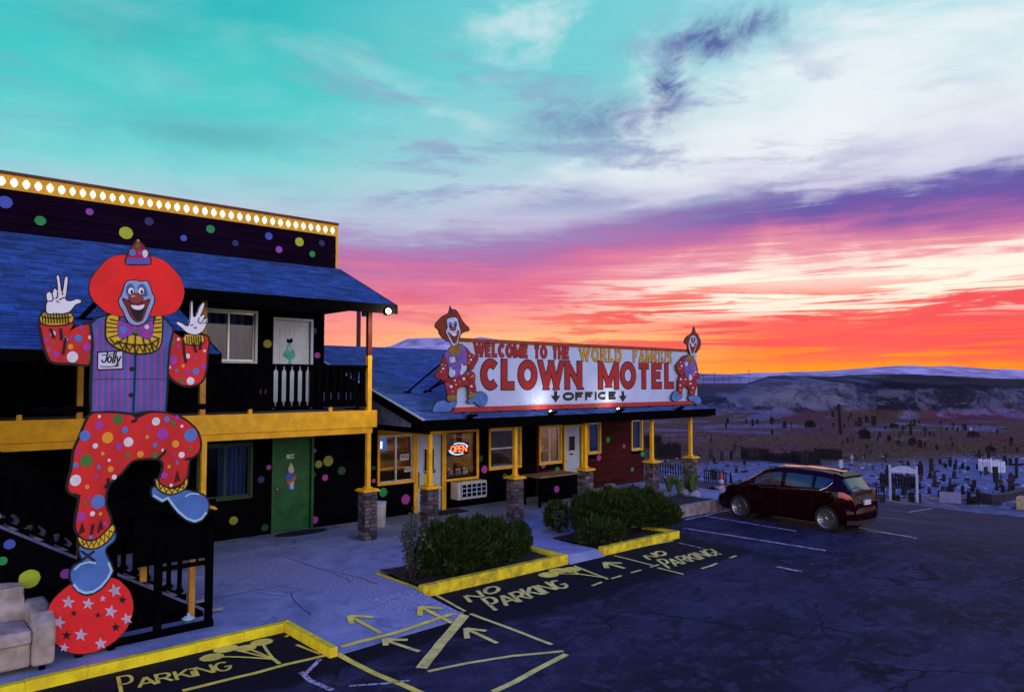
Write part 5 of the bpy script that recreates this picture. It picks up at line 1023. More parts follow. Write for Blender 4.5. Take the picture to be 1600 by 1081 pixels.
for nm, pts, zig in [('ankle_ruff', [(548, 985), (600, 1012), (680, 1003), (765, 925), (790, 900), (800, 935), (760, 1000), (690, 1050), (620, 1060), (570, 1035)], [(575, 1005), (585, 1040), (605, 1015), (620, 1055), (640, 1012), (655, 1050), (675, 1005), (692, 1042), (705, 985), (730, 1020), (735, 960), (762, 992), (765, 935), (790, 950)]), ('ankle_ruff', [(1095, 575), (1120, 612), (1200, 648), (1280, 622), (1308, 575), (1312, 610), (1280, 652), (1190, 680), (1110, 640)], [(1110, 605), (1125, 645), (1145, 622), (1165, 670), (1185, 642), (1205, 675), (1225, 640), (1245, 663), (1262, 630), (1285, 640), (1295, 600)])]:
    o = P3.board(nm, pts, CUFF, 5, .02, 3); P3.lines('pleats', [zig], .016, 6, OUT, o)
# arms
armL = B.board('sleeve', [(525, 545), (450, 540), (400, 562), (372, 600), (395, 560), (400, 520), (238, 515), (235, 560), (250, 640), (270, 700), (300, 738), (400, 745), (522, 738)], REDC, 1, .03)
B.dots('polka_dots', [(297, 580, 16, 'white'), (346, 579, 10, 'magenta'), (301, 634, 9, 'dkg'), (262, 618, 14, 'magenta'), (273, 672, 9, 'skyb'), (313, 698, 20, 'magenta'), (440, 607, 22, 'skyb'), (507, 602, 12, 'white'), (396, 655, 16, 'orange'), (487, 656, 24, 'magenta'), (407, 712, 32, 'white'), (397, 604, 11, 'magenta'), (369, 612, 12, 'white'), (456, 546, 14, 'magenta'), (506, 712, 14, 'dkg'), (509, 555, 12, 'dkg')], 2, armL); B.lines('folds', [[(355, 690), (368, 610)], [(285, 560), (300, 600)], [(340, 560), (345, 610)]], .035, 3, OUT, armL)
armR = B.board('sleeve', [(955, 565), (945, 650), (943, 760), (960, 820), (1010, 860), (1070, 872), (1130, 850), (1155, 790), (1162, 700), (1172, 625), (1150, 592), (1050, 590), (1030, 610), (985, 580)], REDC, 1, .03)
B.dots('polka_dots', [(964, 624, 18, 'dkg'), (1003, 613, 9, 'white'), (1001, 654, 9, 'magenta'), (972, 730, 28, 'magenta'), (1055, 707, 14, 'white'), (1029, 762, 10, 'orange'), (992, 789, 9, 'skyb'), (1053, 798, 15, 'magenta'), (1101, 793, 19, 'skyb'), (1071, 847, 22, 'white'), (1018, 845, 14, 'dkg'), (1143, 765, 16, 'magenta'), (1100, 719, 9, 'magenta'), (1150, 678, 8, 'white'), (952, 770, 9, 'white')], 2, armR); B.lines('folds', [[(1030, 620), (1035, 690), (1045, 745)], [(1090, 640), (1100, 680)], [(1130, 630), (1125, 665)]], .035, 3, OUT, armR)
for pts, zig in [([(238, 468), (320, 462), (398, 470), (404, 515), (320, 532), (233, 522)], [[(235 + i*16, 470+4*math.sin(i)), (240+i*16, 520)] for i in range(10)]+[[(236, 488), (320, 496), (400, 488)]]), ([(1042, 588), (1140, 594), (1138, 636), (1090, 642), (1040, 634)], [[(1048+i*13, 596), (1052+i*13, 636)] for i in range(7)])]:
    o = B.board('cuff', pts, CUFF, 3, .02, 2); B.lines('pleats', zig, .014, 4, OUT, o)
h1 = B.board('glove', [(262, 468), (256, 420), (262, 402), (257, 370), (263, 350), (280, 345), (291, 356), (298, 332), (311, 326), (322, 338), (318, 290), (314, 262), (322, 251), (333, 259), (341, 310), (348, 345), (355, 310), (361, 270), (371, 259), (382, 268), (378, 320), (372, 370), (372, 392), (400, 396), (432, 385), (456, 395), (454, 408), (425, 420), (402, 448), (380, 464), (330, 472)], GLOVE, 4, -1, 3)
B.lines('finger_lines', [[(292, 360), (298, 385), (288, 400), (266, 398)], [(322, 345), (322, 375), (310, 385)], [(348, 348), (350, 362)], [(330, 392), (350, 380), (372, 378)], [(318, 398), (325, 405)]], .012, 5, OUT, h1)
h2 = B.board('glove', [(1052, 578), (1020, 550), (990, 526), (995, 513), (1020, 520), (1054, 538), (1066, 500), (1070, 430), (1075, 398), (1083, 406), (1086, 480), (1100, 478), (1120, 430), (1140, 406), (1150, 416), (1140, 452), (1126, 484), (1140, 472), (1152, 480), (1150, 498), (1166, 492), (1168, 515), (1156, 540), (1140, 568), (1100, 588)], GLOVE, 4, -1, 3)
B.lines('finger_lines', [[(1118, 490), (1112, 515), (1125, 525), (1140, 510), (1146, 490)], [(1140, 525), (1158, 520), (1162, 500)], [(1070, 535), (1085, 530)], [(1088, 545), (1096, 552), (1104, 545)]], .012, 5, OUT, h2)
# vest with stripes
vest = B.board('vest', [(600, 482), (545, 500), (515, 530), (525, 600), (526, 650), (520, 760), (516, 900), (515, 1018), (630, 1014), (745, 1025), (835, 1012), (925, 1018), (932, 900), (937, 760), (946, 650), (968, 555), (930, 510), (900, 482)], VESTB, 6, .03, 1)
for x in (533, 568, 604, 640, 676, 712): B.board('stripe', [(x, 545 if x < 560 else (510 if x < 600 else 600)), (x+17, 540 if x < 560 else (508 if x < 600 else 600)), (x+14, 1012), (x-3, 1012)], VESTP, 7, 0, 1, parent=vest)
for x in (782, 820, 858, 896): B.board('stripe', [(x, 600 if x < 880 else 520), (x+19, 600 if x < 880 else 515), (x+15, 1012), (x-2, 1012)], VESTP, 7, 0, 1, parent=vest)
B.lines('front_edge', [[(758, 690), (756, 800), (752, 900), (746, 1022)]], .022, 8, OUT, vest)
for x, y in ((738, 780), (734, 926)): B.board('button', [(x+15*math.cos(a), y+13*math.sin(a)) for a in np.linspace(0, 2*PI, 10)[:-1]], OUT, 8, 0, 1, parent=vest)
nt_ = B.board('name_tag', [(550, 690), (683, 682), (683, 776), (549, 780)], mat('tag_white', (.66, .74, .86), .5, .03), 9, .022, 1)
o_ = B.p2((566, 760)); e_ = B.p2((668, 752)); T = Text((o_[0], YC-.0395-.0, o_[1]+.03), (1, 0, 0), (0, 0, .145), (0, -1, 0)); gl_, W_ = T.write('Jolly', .2); u = (e_[0]-o_[0])/W_; q = MB()
T2 = Text((o_[0], YC-.0393, o_[1]+.04), (1, 0, 0), (0, 0, 1), (0, -1, 0)); T2.strokes(q, [[(x*u+.02*y, y*.14) for x, y in p] for pls in gl_ for p in pls], .018, 0, .001); q.build('writing', OUT, nt_); B.lines('flourish', [[(566, 702), (600, 700), (640, 694)], [(560, 766), (610, 768), (660, 762), (664, 752)]], .012, 9.2, OUT, nt_)
# ruff, bow, hair, head, hat
ruff = C6.board('ruff', [(448, 560), (438, 640), (442, 700), (482, 746), (560, 783), (650, 798), (728, 788), (778, 756), (793, 690), (793, 560), (762, 560), (745, 620), (735, 685), (705, 712), (650, 690), (600, 682), (548, 706), (512, 690), (507, 610), (512, 560)], CUFF, 10, .02, 3)
C6.lines('pleats', [[(440, 600), (505, 612)], [(438, 630), (506, 634)], [(440, 660), (508, 656)], [(446, 700), (512, 680)], [(455, 578), (508, 590)], [(792, 600), (748, 606)], [(792, 630), (744, 634)], [(790, 660), (738, 662)], [(784, 705), (734, 688)], [(788, 578), (752, 584)], [(480, 745), (545, 706)], [(560, 782), (572, 690)], [(620, 792), (622, 684)], [(690, 792), (672, 700)], [(740, 780), (715, 712)], [(460, 705), (490, 740), (520, 730), (540, 775), (560, 735), (585, 785), (605, 740), (630, 795), (650, 742), (672, 793), (692, 742), (715, 785), (735, 735), (760, 765), (775, 715)], [(500, 720), (570, 738), (650, 745), (720, 738), (775, 705)]], .015, 11, OUT, ruff)
bow = C6.board('bow_tie', [(512, 590), (560, 600), (620, 622), (690, 605), (738, 590), (735, 685), (705, 708), (650, 690), (625, 660), (590, 684), (545, 702), (514, 690)], DOT['purple'], 9.5, .01, 2); C6.dots('polka_dots', [(546, 645, 25, 'skyb'), (692, 675, 26, 'magenta'), (628, 656, 17, 'dkg'), (698, 628, 15, 'white'), (525, 605, 14, 'magenta'), (620, 632, 13, 'magenta'), (583, 612, 10, 'magenta'), (722, 612, 12, 'magenta')], 10.6, bow)
hair = C6.board('hair', [(560, 163), (510, 166), (455, 185), (400, 235), (350, 300), (330, 350), (328, 395), (348, 450), (385, 490), (430, 528), (470, 545), (520, 558), (600, 560), (700, 560), (780, 556), (850, 545), (900, 512), (928, 460), (940, 395), (918, 315), (860, 245), (800, 195), (720, 172), (640, 160)], HAIRR, 11, .008, 6, fuzz=.008)
face = C6.board('face', [(568, 338), (548, 385), (532, 430), (518, 455), (525, 492), (545, 525), (565, 572), (590, 605), (625, 617), (660, 611), (690, 590), (710, 550), (733, 492), (745, 442), (730, 410), (718, 372), (695, 332), (660, 338), (620, 328)], FACEB, 12.5, .014, 3)
for pts in ([(562, 402), (570, 358), (598, 348), (616, 380), (612, 415), (580, 432)], [(640, 402), (645, 360), (672, 350), (692, 380), (700, 425), (670, 428)]): C6.board('eye_patch', pts, EYEB, 13.5, 0, 3, parent=face)
for x in (594, 659): C6.board('eye', [(x+19*math.cos(a), 397+23*math.sin(a)) for a in np.linspace(0, 2*PI, 14)[:-1]], GLOVE, 14.3, .006, 1, parent=face, th=.003); C6.board('pupil', [(x+4+8*math.cos(a), 402+13*math.sin(a)) for a in np.linspace(0, 2*PI, 12)[:-1]], OUT, 15.2, 0, 1, parent=face)
mo_ = C6.board('mouth', [(540, 443), (548, 470), (565, 500), (585, 545), (610, 580), (640, 595), (668, 580), (690, 520), (718, 452), (690, 458), (640, 478), (590, 465)], MOUTH, 13.6, .008, 3, parent=face, th=.003)
C6.board('open_mouth', [(590, 492), (605, 545), (640, 590), (664, 560), (682, 490), (640, 500)], OUT, 14.6, 0, 3, parent=face); C6.board('teeth', [(592, 487), (610, 512), (645, 518), (672, 507), (679, 484), (640, 492)], GLOVE, 15.3, 0, 2, parent=face)
ns = C6.board('nose', [(625+45*math.cos(a), 446+33*math.sin(a)) for a in np.linspace(0, 2*PI, 18)[:-1]], NOSE, 16, .008, 1, parent=face, th=.004); C6.board('nose_shine', [(605+16*math.cos(a), 430+7*math.sin(a)) for a in np.linspace(0, 2*PI, 10)[:-1]], mat('shine', (.7, .4, .45), .4), 17, 0, 1, parent=face)
hat = C6.board('hat', [(640, 68), (622, 90), (597, 125), (575, 165), (562, 220), (640, 222), (719, 219), (712, 170), (690, 122), (660, 88)], mat('hat_red', (.42, .012, .03), .6), 12.6, .016, 2)
C6.dots('polka_dots', [(603, 148, 22, 'skyb'), (686, 150, 19, 'white'), (684, 165, 15, 'white'), (638, 103, 14, 'dkg'), (652, 152, 14, 'magenta')], 13.6, hat); C6.board('hat_band', [(565, 194), (640, 196), (717, 192), (718, 222), (640, 224), (561, 222)], VESTB, 14, 0, 1, parent=hat); C6.board('hat_band', [(569, 180), (640, 183), (713, 178), (716, 193), (640, 197), (566, 195)], DOT['purple'], 14.4, 0, 1, parent=hat); C6.board('pompom', [(640+9*math.cos(a), 70+8*math.sin(a)) for a in np.linspace(0, 2*PI, 9)[:-1]], DOT['orange'], 14.5, 0, 1, parent=hat)
SCR = mat('screw_steel', (.3, .3, .32), .35, .1, metal=.8)
for (x, y) in [(545, 560), (905, 560), (545, 980), (905, 980), (740, 640), (640, 860), (850, 860)]:
    c_ = B.p2((x, y)); MB().lathe((c_[0], YC-.035, c_[1]), [(.009, 0), (.009, .003), (.003, .005)], 8, ax=(0, -1, 0)).build('screw', SCR, vest)
B.lines('sheet_joint', [[(521, 838), (620, 836), (740, 837), (840, 836), (931, 838)]], .006, 8.2, OUT, vest)
# props behind the clown that hold it to the roof and the stair
a = ay(150, 470, YC+.035); d_ = ray(125, 499); t_ = 6.0
while (CAM+d_*t_).z > EZ+sl_*((CAM+d_*t_).y-EY) and t_ < 30: t_ += .02
b = CAM+d_*t_; MB().tube((a.x+.35, YC+.05, a.z+.4), b, .035, n=8).build('brace', BLKTRIM, cl); bx('brace_foot', BLKTRIM, cl, b.x-.16, b.x+.16, b.y-.05, b.y+.05, b.z-.05, b.z+.02)
for X, z0_, z1_ in ((2.62, 0, 4.3), (2.25, 0, 1.9)): bx('support_post', BLKTRIM, cl, X-.04, X+.04, YC+.05, YC+.13, z0_, z1_)
bx('support_rail', BLKTRIM, cl, 1.7, 3.95, YC+.035, YC+.0495, 3.05, 3.13); bx('support_rail', BLKTRIM, cl, 2.2, 3.9, YC+.035, YC+.0494, 1.72, 1.80)
# the two smaller clowns on the roof sign
def sclown(lab, Y, ox, oy, s, D):
    r = thing('clown_cutout', lab, 'clown sign', tuple(ay(ox+D['vest'][0][0]/s, 645, Y))); b = Panel(r, Y, ox, oy, s); o_ = lambda n, *a, **k: b.board(n, *a, **k)
    HR = mat('sign_hair', (.20, .03, .008), .6); RD = mat('sign_clown_red', (.30, .012, .018), .55); VV = mat('sign_vest', (.17, .10, .42), .6); FF = mat('sign_face', (.55, .62, .80), .55)
    o_('hair', D['hair'], HR, 1, .012, k=3, fuzz=.02)
    if 'spike' in D: o_('hat', D['spike'], mat('sign_hat', (.10, .02, .10), .6), 1.5, .01, k=1)
    f = o_('face', D['face'], FF, 3, .012, k=3)
    for e in D['eyes']: o_('eye_patch', [(e[0]+e[2]*math.cos(a), e[1]+e[3]*math.sin(a)) for a in np.linspace(0, 2*PI, 11)[:-1]], EYEB, 3.9, 0, 1, parent=f); o_('eye', [(e[0]+e[2]*.5*math.cos(a), e[1]+e[3]*.4+e[3]*.4*math.sin(a)) for a in np.linspace(0, 2*PI, 9)[:-1]], OUT, 4.6, 0, 1, parent=f)
    o_('mouth', D['mouth'], MOUTH, 4, .006, 3, parent=f, th=.003); o_('teeth', D['teeth'], GLOVE, 5, 0, 2, parent=f); o_('nose', [(D['nose'][0]+D['nose'][2]*math.cos(a), D['nose'][1]+D['nose'][2]*.7*math.sin(a)) for a in np.linspace(0, 2*PI, 11)[:-1]], NOSE, 5.5, .006, 1, parent=f, th=.003)
    for k_ in ('arm1', 'arm2'):
        o = o_('sleeve', D[k_], RD, 1.2 if k_ == 'arm1' else 2, .012, k=2); c = [(sum(p[0] for p in D[k_])/len(D[k_]), sum(p[1] for p in D[k_])/len(D[k_]))][0]; R_ = D['dr']
        b.dots('polka_dots', [(c[0]+dx*R_*3, c[1]+dy*R_*3, R_*q_, cc) for dx, dy, q_, cc in ((0, 0, 1, 'white'), (-.6, .9, .8, 'orange'), (.7, -1.0, .9, 'skyb'), (.3, 1.3, .7, 'magenta'), (-.4, -1.3, .8, 'orange'))], 2.9, o)
    v = o_('vest', D['vest'], VV, 2.5, .012, k=3); rf = o_('ruff', D['ruff'], mat('sign_ruff', (.28, .16, .02), .6), 3.2, .012, k=3)
    if 'tag' in D: o_('name_tag', D['tag'], FF, 3.6, .012, 1, parent=v)
    pn = o_('trousers', D['pants'], RD, 3.4, .012, k=2); rr = random.Random(int(ox)); xs = [p[0] for p in D['pants']]; zs_ = [p[1] for p in D['pants']]
    b.dots('polka_dots', [(x, y, q_*D['dr'], cc) for x, y, q_, cc in D['pd']], 4.3, pn)
    for k_ in ('shoe1', 'shoe2'): o_('shoe', D[k_], mat('sign_shoe', (.07, .20, .52), .55), 3.0, .012, k=3)
    for k_ in ('hand1', 'hand2'):
        if k_ in D: o_('glove', D[k_], FF, 4.6, .010, k=3)
    for k_ in ('cuff1', 'cuff2'):
        if k_ in D: o_('ankle_ruff', D[k_], MATS['sign_ruff'], 4.4, .012, k=2)
    return r
sclown('grinning plywood clown standing at the left end of the roof sign', YS-.075, 660, 470, 6.005, dict(dr=10,
 hair=[(258, 112), (225, 130), (190, 150), (150, 190), (128, 215), (125, 245), (150, 270), (170, 320), (205, 355), (250, 380), (300, 385), (340, 362), (360, 312), (400, 288), (432, 280), (437, 255), (405, 225), (375, 190), (345, 130), (320, 95), (295, 82), (275, 95)], spike=[(247, 112), (258, 80), (262, 48), (270, 75), (288, 98), (275, 120)],
 face=[(225, 190), (242, 165), (290, 155), (318, 165), (332, 200), (345, 255), (355, 295), (338, 340), (325, 400), (300, 428), (275, 412), (255, 370), (225, 310), (220, 280), (235, 250)], eyes=[(259, 228, 17, 32), (306, 220, 17, 32)], mouth=[(232, 290), (260, 310), (295, 320), (340, 275), (335, 320), (318, 380), (300, 400), (280, 385), (255, 335)], teeth=[(268, 312), (290, 332), (312, 320), (318, 305), (290, 314)], nose=(283, 262, 26),
 ruff=[(280, 425), (248, 455), (258, 492), (310, 512), (348, 492), (360, 440), (340, 402)], vest=[(240, 465), (200, 500), (228, 560), (240, 640), (258, 720), (330, 715), (400, 665), (415, 560), (412, 480), (385, 425), (350, 410)], tag=[(248, 530), (300, 520), (308, 575), (255, 585)],
 arm1=[(218, 490), (188, 555), (168, 610), (125, 690), (122, 712), (200, 745), (238, 740), (236, 630), (230, 560)], arm2=[(395, 425), (450, 490), (500, 520), (522, 545), (490, 600), (470, 640), (432, 645), (398, 590), (412, 520)],
 hand1=[(245, 660), (252, 640), (260, 615), (268, 620), (272, 642), (300, 652), (302, 690), (270, 718), (246, 697)], hand2=[(350, 665), (358, 630), (358, 595), (368, 592), (385, 612), (402, 604), (410, 640), (372, 688), (352, 692)],
 pants=[(238, 735), (320, 720), (372, 690), (430, 660), (470, 670), (490, 700), (488, 770), (500, 860), (440, 905), (428, 880), (422, 800), (370, 800), (322, 830), (312, 900), (240, 900), (228, 850), (205, 770)], pd=[(265, 803, 1.3, 'white'), (310, 785, 1, 'orange'), (385, 730, 1.3, 'white'), (420, 680, 1.3, 'skyb'), (238, 785, 1.2, 'magenta'), (345, 760, .8, 'skyb'), (450, 715, .7, 'orange'), (470, 705, 1, 'orange'), (280, 850, 1, 'skyb'), (455, 800, 1, 'white'), (450, 860, .9, 'skyb'), (300, 745, .9, 'white'), (405, 765, .7, 'magenta')],
 cuff1=[(235, 888), (310, 885), (306, 938), (236, 934)], cuff2=[(428, 878), (498, 858), (490, 892), (436, 914)],
 shoe1=[(95, 1036), (110, 980), (140, 945), (200, 935), (240, 955), (315, 930), (310, 980), (272, 1010), (240, 1036), (160, 1038)], shoe2=[(425, 930), (470, 900), (510, 862), (560, 853), (603, 895), (602, 950), (570, 985), (530, 985), (480, 945), (450, 965), (426, 950)]))
sclown('plywood clown with pointed hair at the right end of the roof sign', YS-.075, 840, 480, 5.333, dict(dr=8,
 hair=[(1303, 165), (1285, 218), (1240, 250), (1222, 292), (1245, 310), (1255, 355), (1300, 378), (1340, 355), (1360, 300), (1342, 240), (1315, 205)], face=[(1268, 255), (1285, 236), (1310, 242), (1325, 280), (1318, 330), (1300, 380), (1282, 405), (1268, 380), (1256, 320)], eyes=[(1283, 263, 8, 16), (1304, 265, 8, 16)], mouth=[(1263, 300), (1285, 312), (1316, 300), (1305, 350), (1288, 385), (1275, 365)], teeth=[(1275, 312), (1288, 330), (1303, 315)], nose=(1290, 287, 13),
 ruff=[(1245, 402), (1240, 435), (1270, 470), (1298, 455), (1300, 410), (1270, 395)], vest=[(1226, 430), (1248, 405), (1298, 425), (1318, 500), (1308, 560), (1270, 605), (1232, 580), (1216, 500)], tag=[(1228, 455), (1246, 455), (1246, 490), (1228, 488)],
 arm1=[(1226, 402), (1190, 440), (1152, 490), (1178, 555), (1215, 570), (1222, 480)], arm2=[(1300, 430), (1325, 480), (1333, 540), (1350, 580), (1302, 615), (1285, 580), (1310, 540)], hand1=[(1255, 580), (1262, 555), (1280, 572), (1282, 605), (1258, 606)],
 pants=[(1180, 578), (1220, 570), (1280, 610), (1330, 620), (1312, 690), (1300, 735), (1262, 735), (1260, 680), (1212, 652), (1200, 720), (1170, 725), (1168, 640)], pd=[(1190, 600, 1, 'white'), (1230, 600, .8, 'white'), (1270, 635, 1, 'white'), (1290, 670, .8, 'white'), (1185, 650, .8, 'white'), (1283, 710, .7, 'orange'), (1215, 630, .8, 'magenta'), (1185, 690, .7, 'orange')],
 shoe1=[(1115, 745), (1138, 702), (1165, 705), (1182, 720), (1205, 720), (1200, 755), (1170, 770), (1148, 786), (1122, 772)], shoe2=[(1258, 742), (1300, 736), (1345, 745), (1360, 788), (1332, 808), (1290, 782), (1260, 772)]))
# ------------------------------------------------------------------ sofa at the left edge
LEA = mat('sofa_leather', (.40, .35, .30), .45, .22, 4, .6, 9, spec=.35); sf = thing('sofa', 'pale tan leather loveseat standing on the walkway at the left edge', 'sofa', (1.2, 10.95, 0))
SDX, SDY = .09, -.12
def soft(name, x0, x1, y0, y1, z0, z1, bev, puff=0, m=LEA):
    b = bmesh.new(); bmesh.ops.create_cube(b, size=1); bmesh.ops.subdivide_edges(b, edges=b.edges[:], cuts=5, use_grid_fill=True)
    for v in b.verts:
        k = (1-(2*v.co.x)**4)*(1-(2*v.co.y)**4)
        if v.co.z > .4: v.co.z += puff*k/(z1-z0)
    for v in b.verts: v.co = Vector((x0+(v.co.x+.5)*(x1-x0)-1.2+SDX, y0+SDY+(v.co.y+.5)*(y1-y0)-10.95, z0+(v.co.z+.5)*(z1-z0)))
    me = bpy.data.meshes.new(name); b.to_mesh(me); b.free(); me.materials.append(m); me.polygons.foreach_set('use_smooth', [True]*len(me.polygons)); o = bpy.data.objects.new(name, me); col.objects.link(o); o.parent = sf
    md = o.modifiers.new('b', 'BEVEL'); md.width = bev; md.segments = 4; md.limit_method = 'ANGLE'; md.angle_limit = math.radians(50); return o
soft('base', -.1, 1.62, 10.62, 11.3, .06, .34, .03); soft('seat_cushion', .78, 1.615, 10.56, 11.16, .345, .50, .06, .03); soft('seat_cushion', -.08, .775, 10.56, 11.16, .345, .50, .06, .03)
def arm(x0, x1):
    q = MB(); prof = [(10.56, .06), (10.54, .40), (10.56, .56), (10.70, .66), (10.95, .70), (11.28, .72), (11.32, .06)]; q.prism([(x0+SDX, y+SDY, z) for y, z in smoo(prof, 1)], (x1-x0, 0, 0)); o = q.build('arm', LEA, sf, smooth=False, bevel=.05)
    o.modifiers['b'].segments = 5; o.modifiers['b'].width = .045
arm(1.62, 1.86); arm(-.34, -.1)
q = MB(); q.grid(lambda u, v: (-.1+1.72*u+SDX, SDY+11.12-.05*math.sin(PI*v)+.12*v, .40+.52*v-.05*(abs(2*u-1)**6)*v), 24, 8); q.grid(lambda u, v: (-.1+1.72*u+SDX, SDY+11.36, .05+.87*v-.05*(abs(2*u-1)**6)*v), 24, 8, flip=True)
q.grid(lambda u, v: (-.1+1.72*u+SDX, SDY+11.24+.12*v, .92-.05*(abs(2*u-1)**6)+.035*math.sin(PI*v)), 24, 4); o = q.build('back_cushion', LEA, sf, smooth=True); soft('backrest', -.1, 1.62, 11.17, 11.35, .34, .90, .07)
for X in (-.25, 1.74):
    for Y in (10.64, 11.24): bx('foot', BLKTRIM, sf, X-.03+SDX, X+.03+SDX, Y-.03+SDY, Y+.03+SDY, 0, .061)
# ================================================================== PLANTS
LEAF = mat('hedge_leaf', (.030, .056, .013), .8, .3, 6, spec=.1, tint=True, c2=(.012, .026, .007)); LEAF2 = mat('sapling_leaf', (.055, .085, .035), .7, .3, 6, tint=True); TWIG = mat('twig', (.035, .024, .02), .9); GRS = mat('blade_green', (.10, .17, .05), .6, .3, 6, tint=True, spec=.4)
SHOOT = mat('shoot_leaf', (.030, .060, .011), .8, .3, 6, spec=.1, tint=True)
def foliage(parent, name, m, lobes, n, size, seed, up=.5, world=True):
    r = np.random.default_rng(seed); V = []; F = []; C = []; vol = np.array([l[3]*l[4]+l[3]*l[5]+l[4]*l[5] for l in lobes]); cnt = (vol/vol.sum()*n).astype(int)
    for (cx, cy, cz, a, b, c), k in zip(lobes, cnt):
        d = r.normal(size=(k, 3)); d /= np.linalg.norm(d, axis=1)[:, None]; d[:, 2] = np.where(d[:, 2] < -.55, -d[:, 2], d[:, 2])
        lump = 1+.15*np.sin(d[:, 0]*9+seed)*np.sin(d[:, 1]*8+2)+.07*np.sin(d[:, 2]*15+d[:, 0]*11)
        rad = lump*(1-np.abs(r.normal(0, .12, k)))
        p = d*rad[:, None]*np.array([a, b, c])+np.array([cx, cy, cz])
        nrm = d/np.array([a, b, c]); nrm /= np.linalg.norm(nrm, axis=1)[:, None]; ax = nrm+np.array([0, 0, up])+r.normal(0, .45, (k, 3)); ax /= np.linalg.norm(ax, axis=1)[:, None]
        sd = np.cross(ax, r.normal(size=(k, 3))); sd /= np.linalg.norm(sd, axis=1)[:, None]; s = size*r.uniform(.6, 1.5, k)
        v = np.stack([p-sd*s[:, None]*.22, p+sd*s[:, None]*.22, p+ax*s[:, None]+sd*s[:, None]*.05], 1).reshape(-1, 3); o = sum(len(x) for x in V); V.append(v)
        F.append(np.arange(o, o+3*k).reshape(-1, 3)); t_ = r.uniform(.55, 1.35, k); C.append(np.repeat(np.stack([t_*r.uniform(.8, 1.25, k), t_, t_*r.uniform(.7, 1.1, k), np.ones(k)], 1), 3, 0))
    V = np.concatenate(V); F = np.concatenate(F); C = np.concatenate(C); off = np.array(ROOT[parent.name]); me = bpy.data.meshes.new(name); me.from_pydata((V-off).tolist(), [], F.tolist()); me.materials.append(m)
    at = me.color_attributes.new('tint', 'FLOAT_COLOR', 'CORNER'); at.data.foreach_set('color', C.ravel()); o = bpy.data.objects.new(name, me); col.objects.link(o); o.parent = parent; return o
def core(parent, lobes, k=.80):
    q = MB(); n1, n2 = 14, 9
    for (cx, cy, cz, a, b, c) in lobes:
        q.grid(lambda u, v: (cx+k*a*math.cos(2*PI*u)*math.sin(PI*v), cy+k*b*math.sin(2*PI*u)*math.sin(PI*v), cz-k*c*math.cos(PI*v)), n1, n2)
    q.build('dark_core', mat('hedge_added_core', (.012, .014, .008), .95, .3), parent, smooth=True)  # solid dark core added inside the leaves to stop see-through
def bush(name, lab, lobes, n, size, seed, cat='hedge', up=.5, m=LEAF):
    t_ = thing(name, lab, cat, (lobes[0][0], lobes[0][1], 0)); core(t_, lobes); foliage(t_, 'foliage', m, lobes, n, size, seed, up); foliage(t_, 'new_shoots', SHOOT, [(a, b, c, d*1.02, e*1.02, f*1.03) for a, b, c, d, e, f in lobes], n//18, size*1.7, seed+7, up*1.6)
    for l in lobes: MB().tube((l[0], l[1], -.02), (l[0]+.02, l[1], l[2]), .05, .03, 7).build('stem', TWIG, t_)
    return t_
bush('hedge', 'wide dark green clipped hedge in the nearest planting bed', [(8.45, 11.0, .36, .74, .58, .50), (9.1, 11.05, .34, .70, .58, .46), (9.6, 11.1, .28, .52, .5, .36), (8.05, 10.95, .32, .46, .48, .44)], 60000, .062, 3)
bush('shrub', 'small dark green shrub at the right end of the nearest bed', [(10.12, 11.15, .30, .20, .24, .22), (10.3, 11.35, .40, .18, .2, .16)], 5000, .055, 9, 'shrub')
bush('hedge', 'large rounded dark green hedge in the bed nearest the car', [(13.2, 11.25, .46, .80, .62, .48), (14.0, 11.2, .42, .74, .60, .46), (12.55, 11.35, .46, .55, .5, .46), (12.15, 10.82, .22, .60, .42, .26), (14.35, 10.9, .30, .5, .45, .34)], 66000, .062, 4)
bush('shrub', 'dark broad shrub beside the walkway between the two beds', [(12.35, 12.3, .28, .24, .22, .30)], 2500, .09, 12, 'shrub')
def sapling(lab, X, Y, h, n, seed, sp_=.3):
    r = random.Random(seed); t_ = thing('young_plant', lab, 'plant', (X, Y, 0)); q = MB(); lv = MB()
    for i in range(n):
        a = r.uniform(0, 2*PI); l = h*r.uniform(.5, 1); tip = Vector((X+sp_*r.uniform(.3, 1)*math.cos(a), Y+sp_*r.uniform(.3, 1)*math.sin(a), l)); b = Vector((X+.04*math.cos(a), Y+.04*math.sin(a), -.02)); md_ = (b+tip)/2+Vector((0, 0, .1)); q.path([b, md_, tip], .008, 5)
        for k in range(26):
            u = r.uniform(.15, 1); p = b.lerp(md_, u*2) if u < .5 else md_.lerp(tip, u*2-1); d = Vector((r.uniform(-1, 1), r.uniform(-1, 1), r.uniform(-.2, .8))).normalized(); s = r.uniform(.04, .085); sd = d.orthogonal().normalized()*s*.35; p = p+d*.015; t2 = r.uniform(.6, 1.4)
            lv.add([p, p+d*s*.5+sd, p+d*s, p+d*s*.5-sd], [(0, 1, 2, 3)], 0, (t2, t2, t2*.9))
    q.build('stems', TWIG, t_); lv.build('leaves', LEAF2, t_)
sapling('leggy young rose at the left end of the nearest bed', 7.45, 11.0, 1.05, 13, 1, .34); sapling('tall thin sprig beside the nearest hedge', 7.62, 11.35, 1.2, 6, 2, .16)
sapling('dark leafy plant in front of the shrub between the beds', 12.2, 12.05, .6, 10, 5, .22)
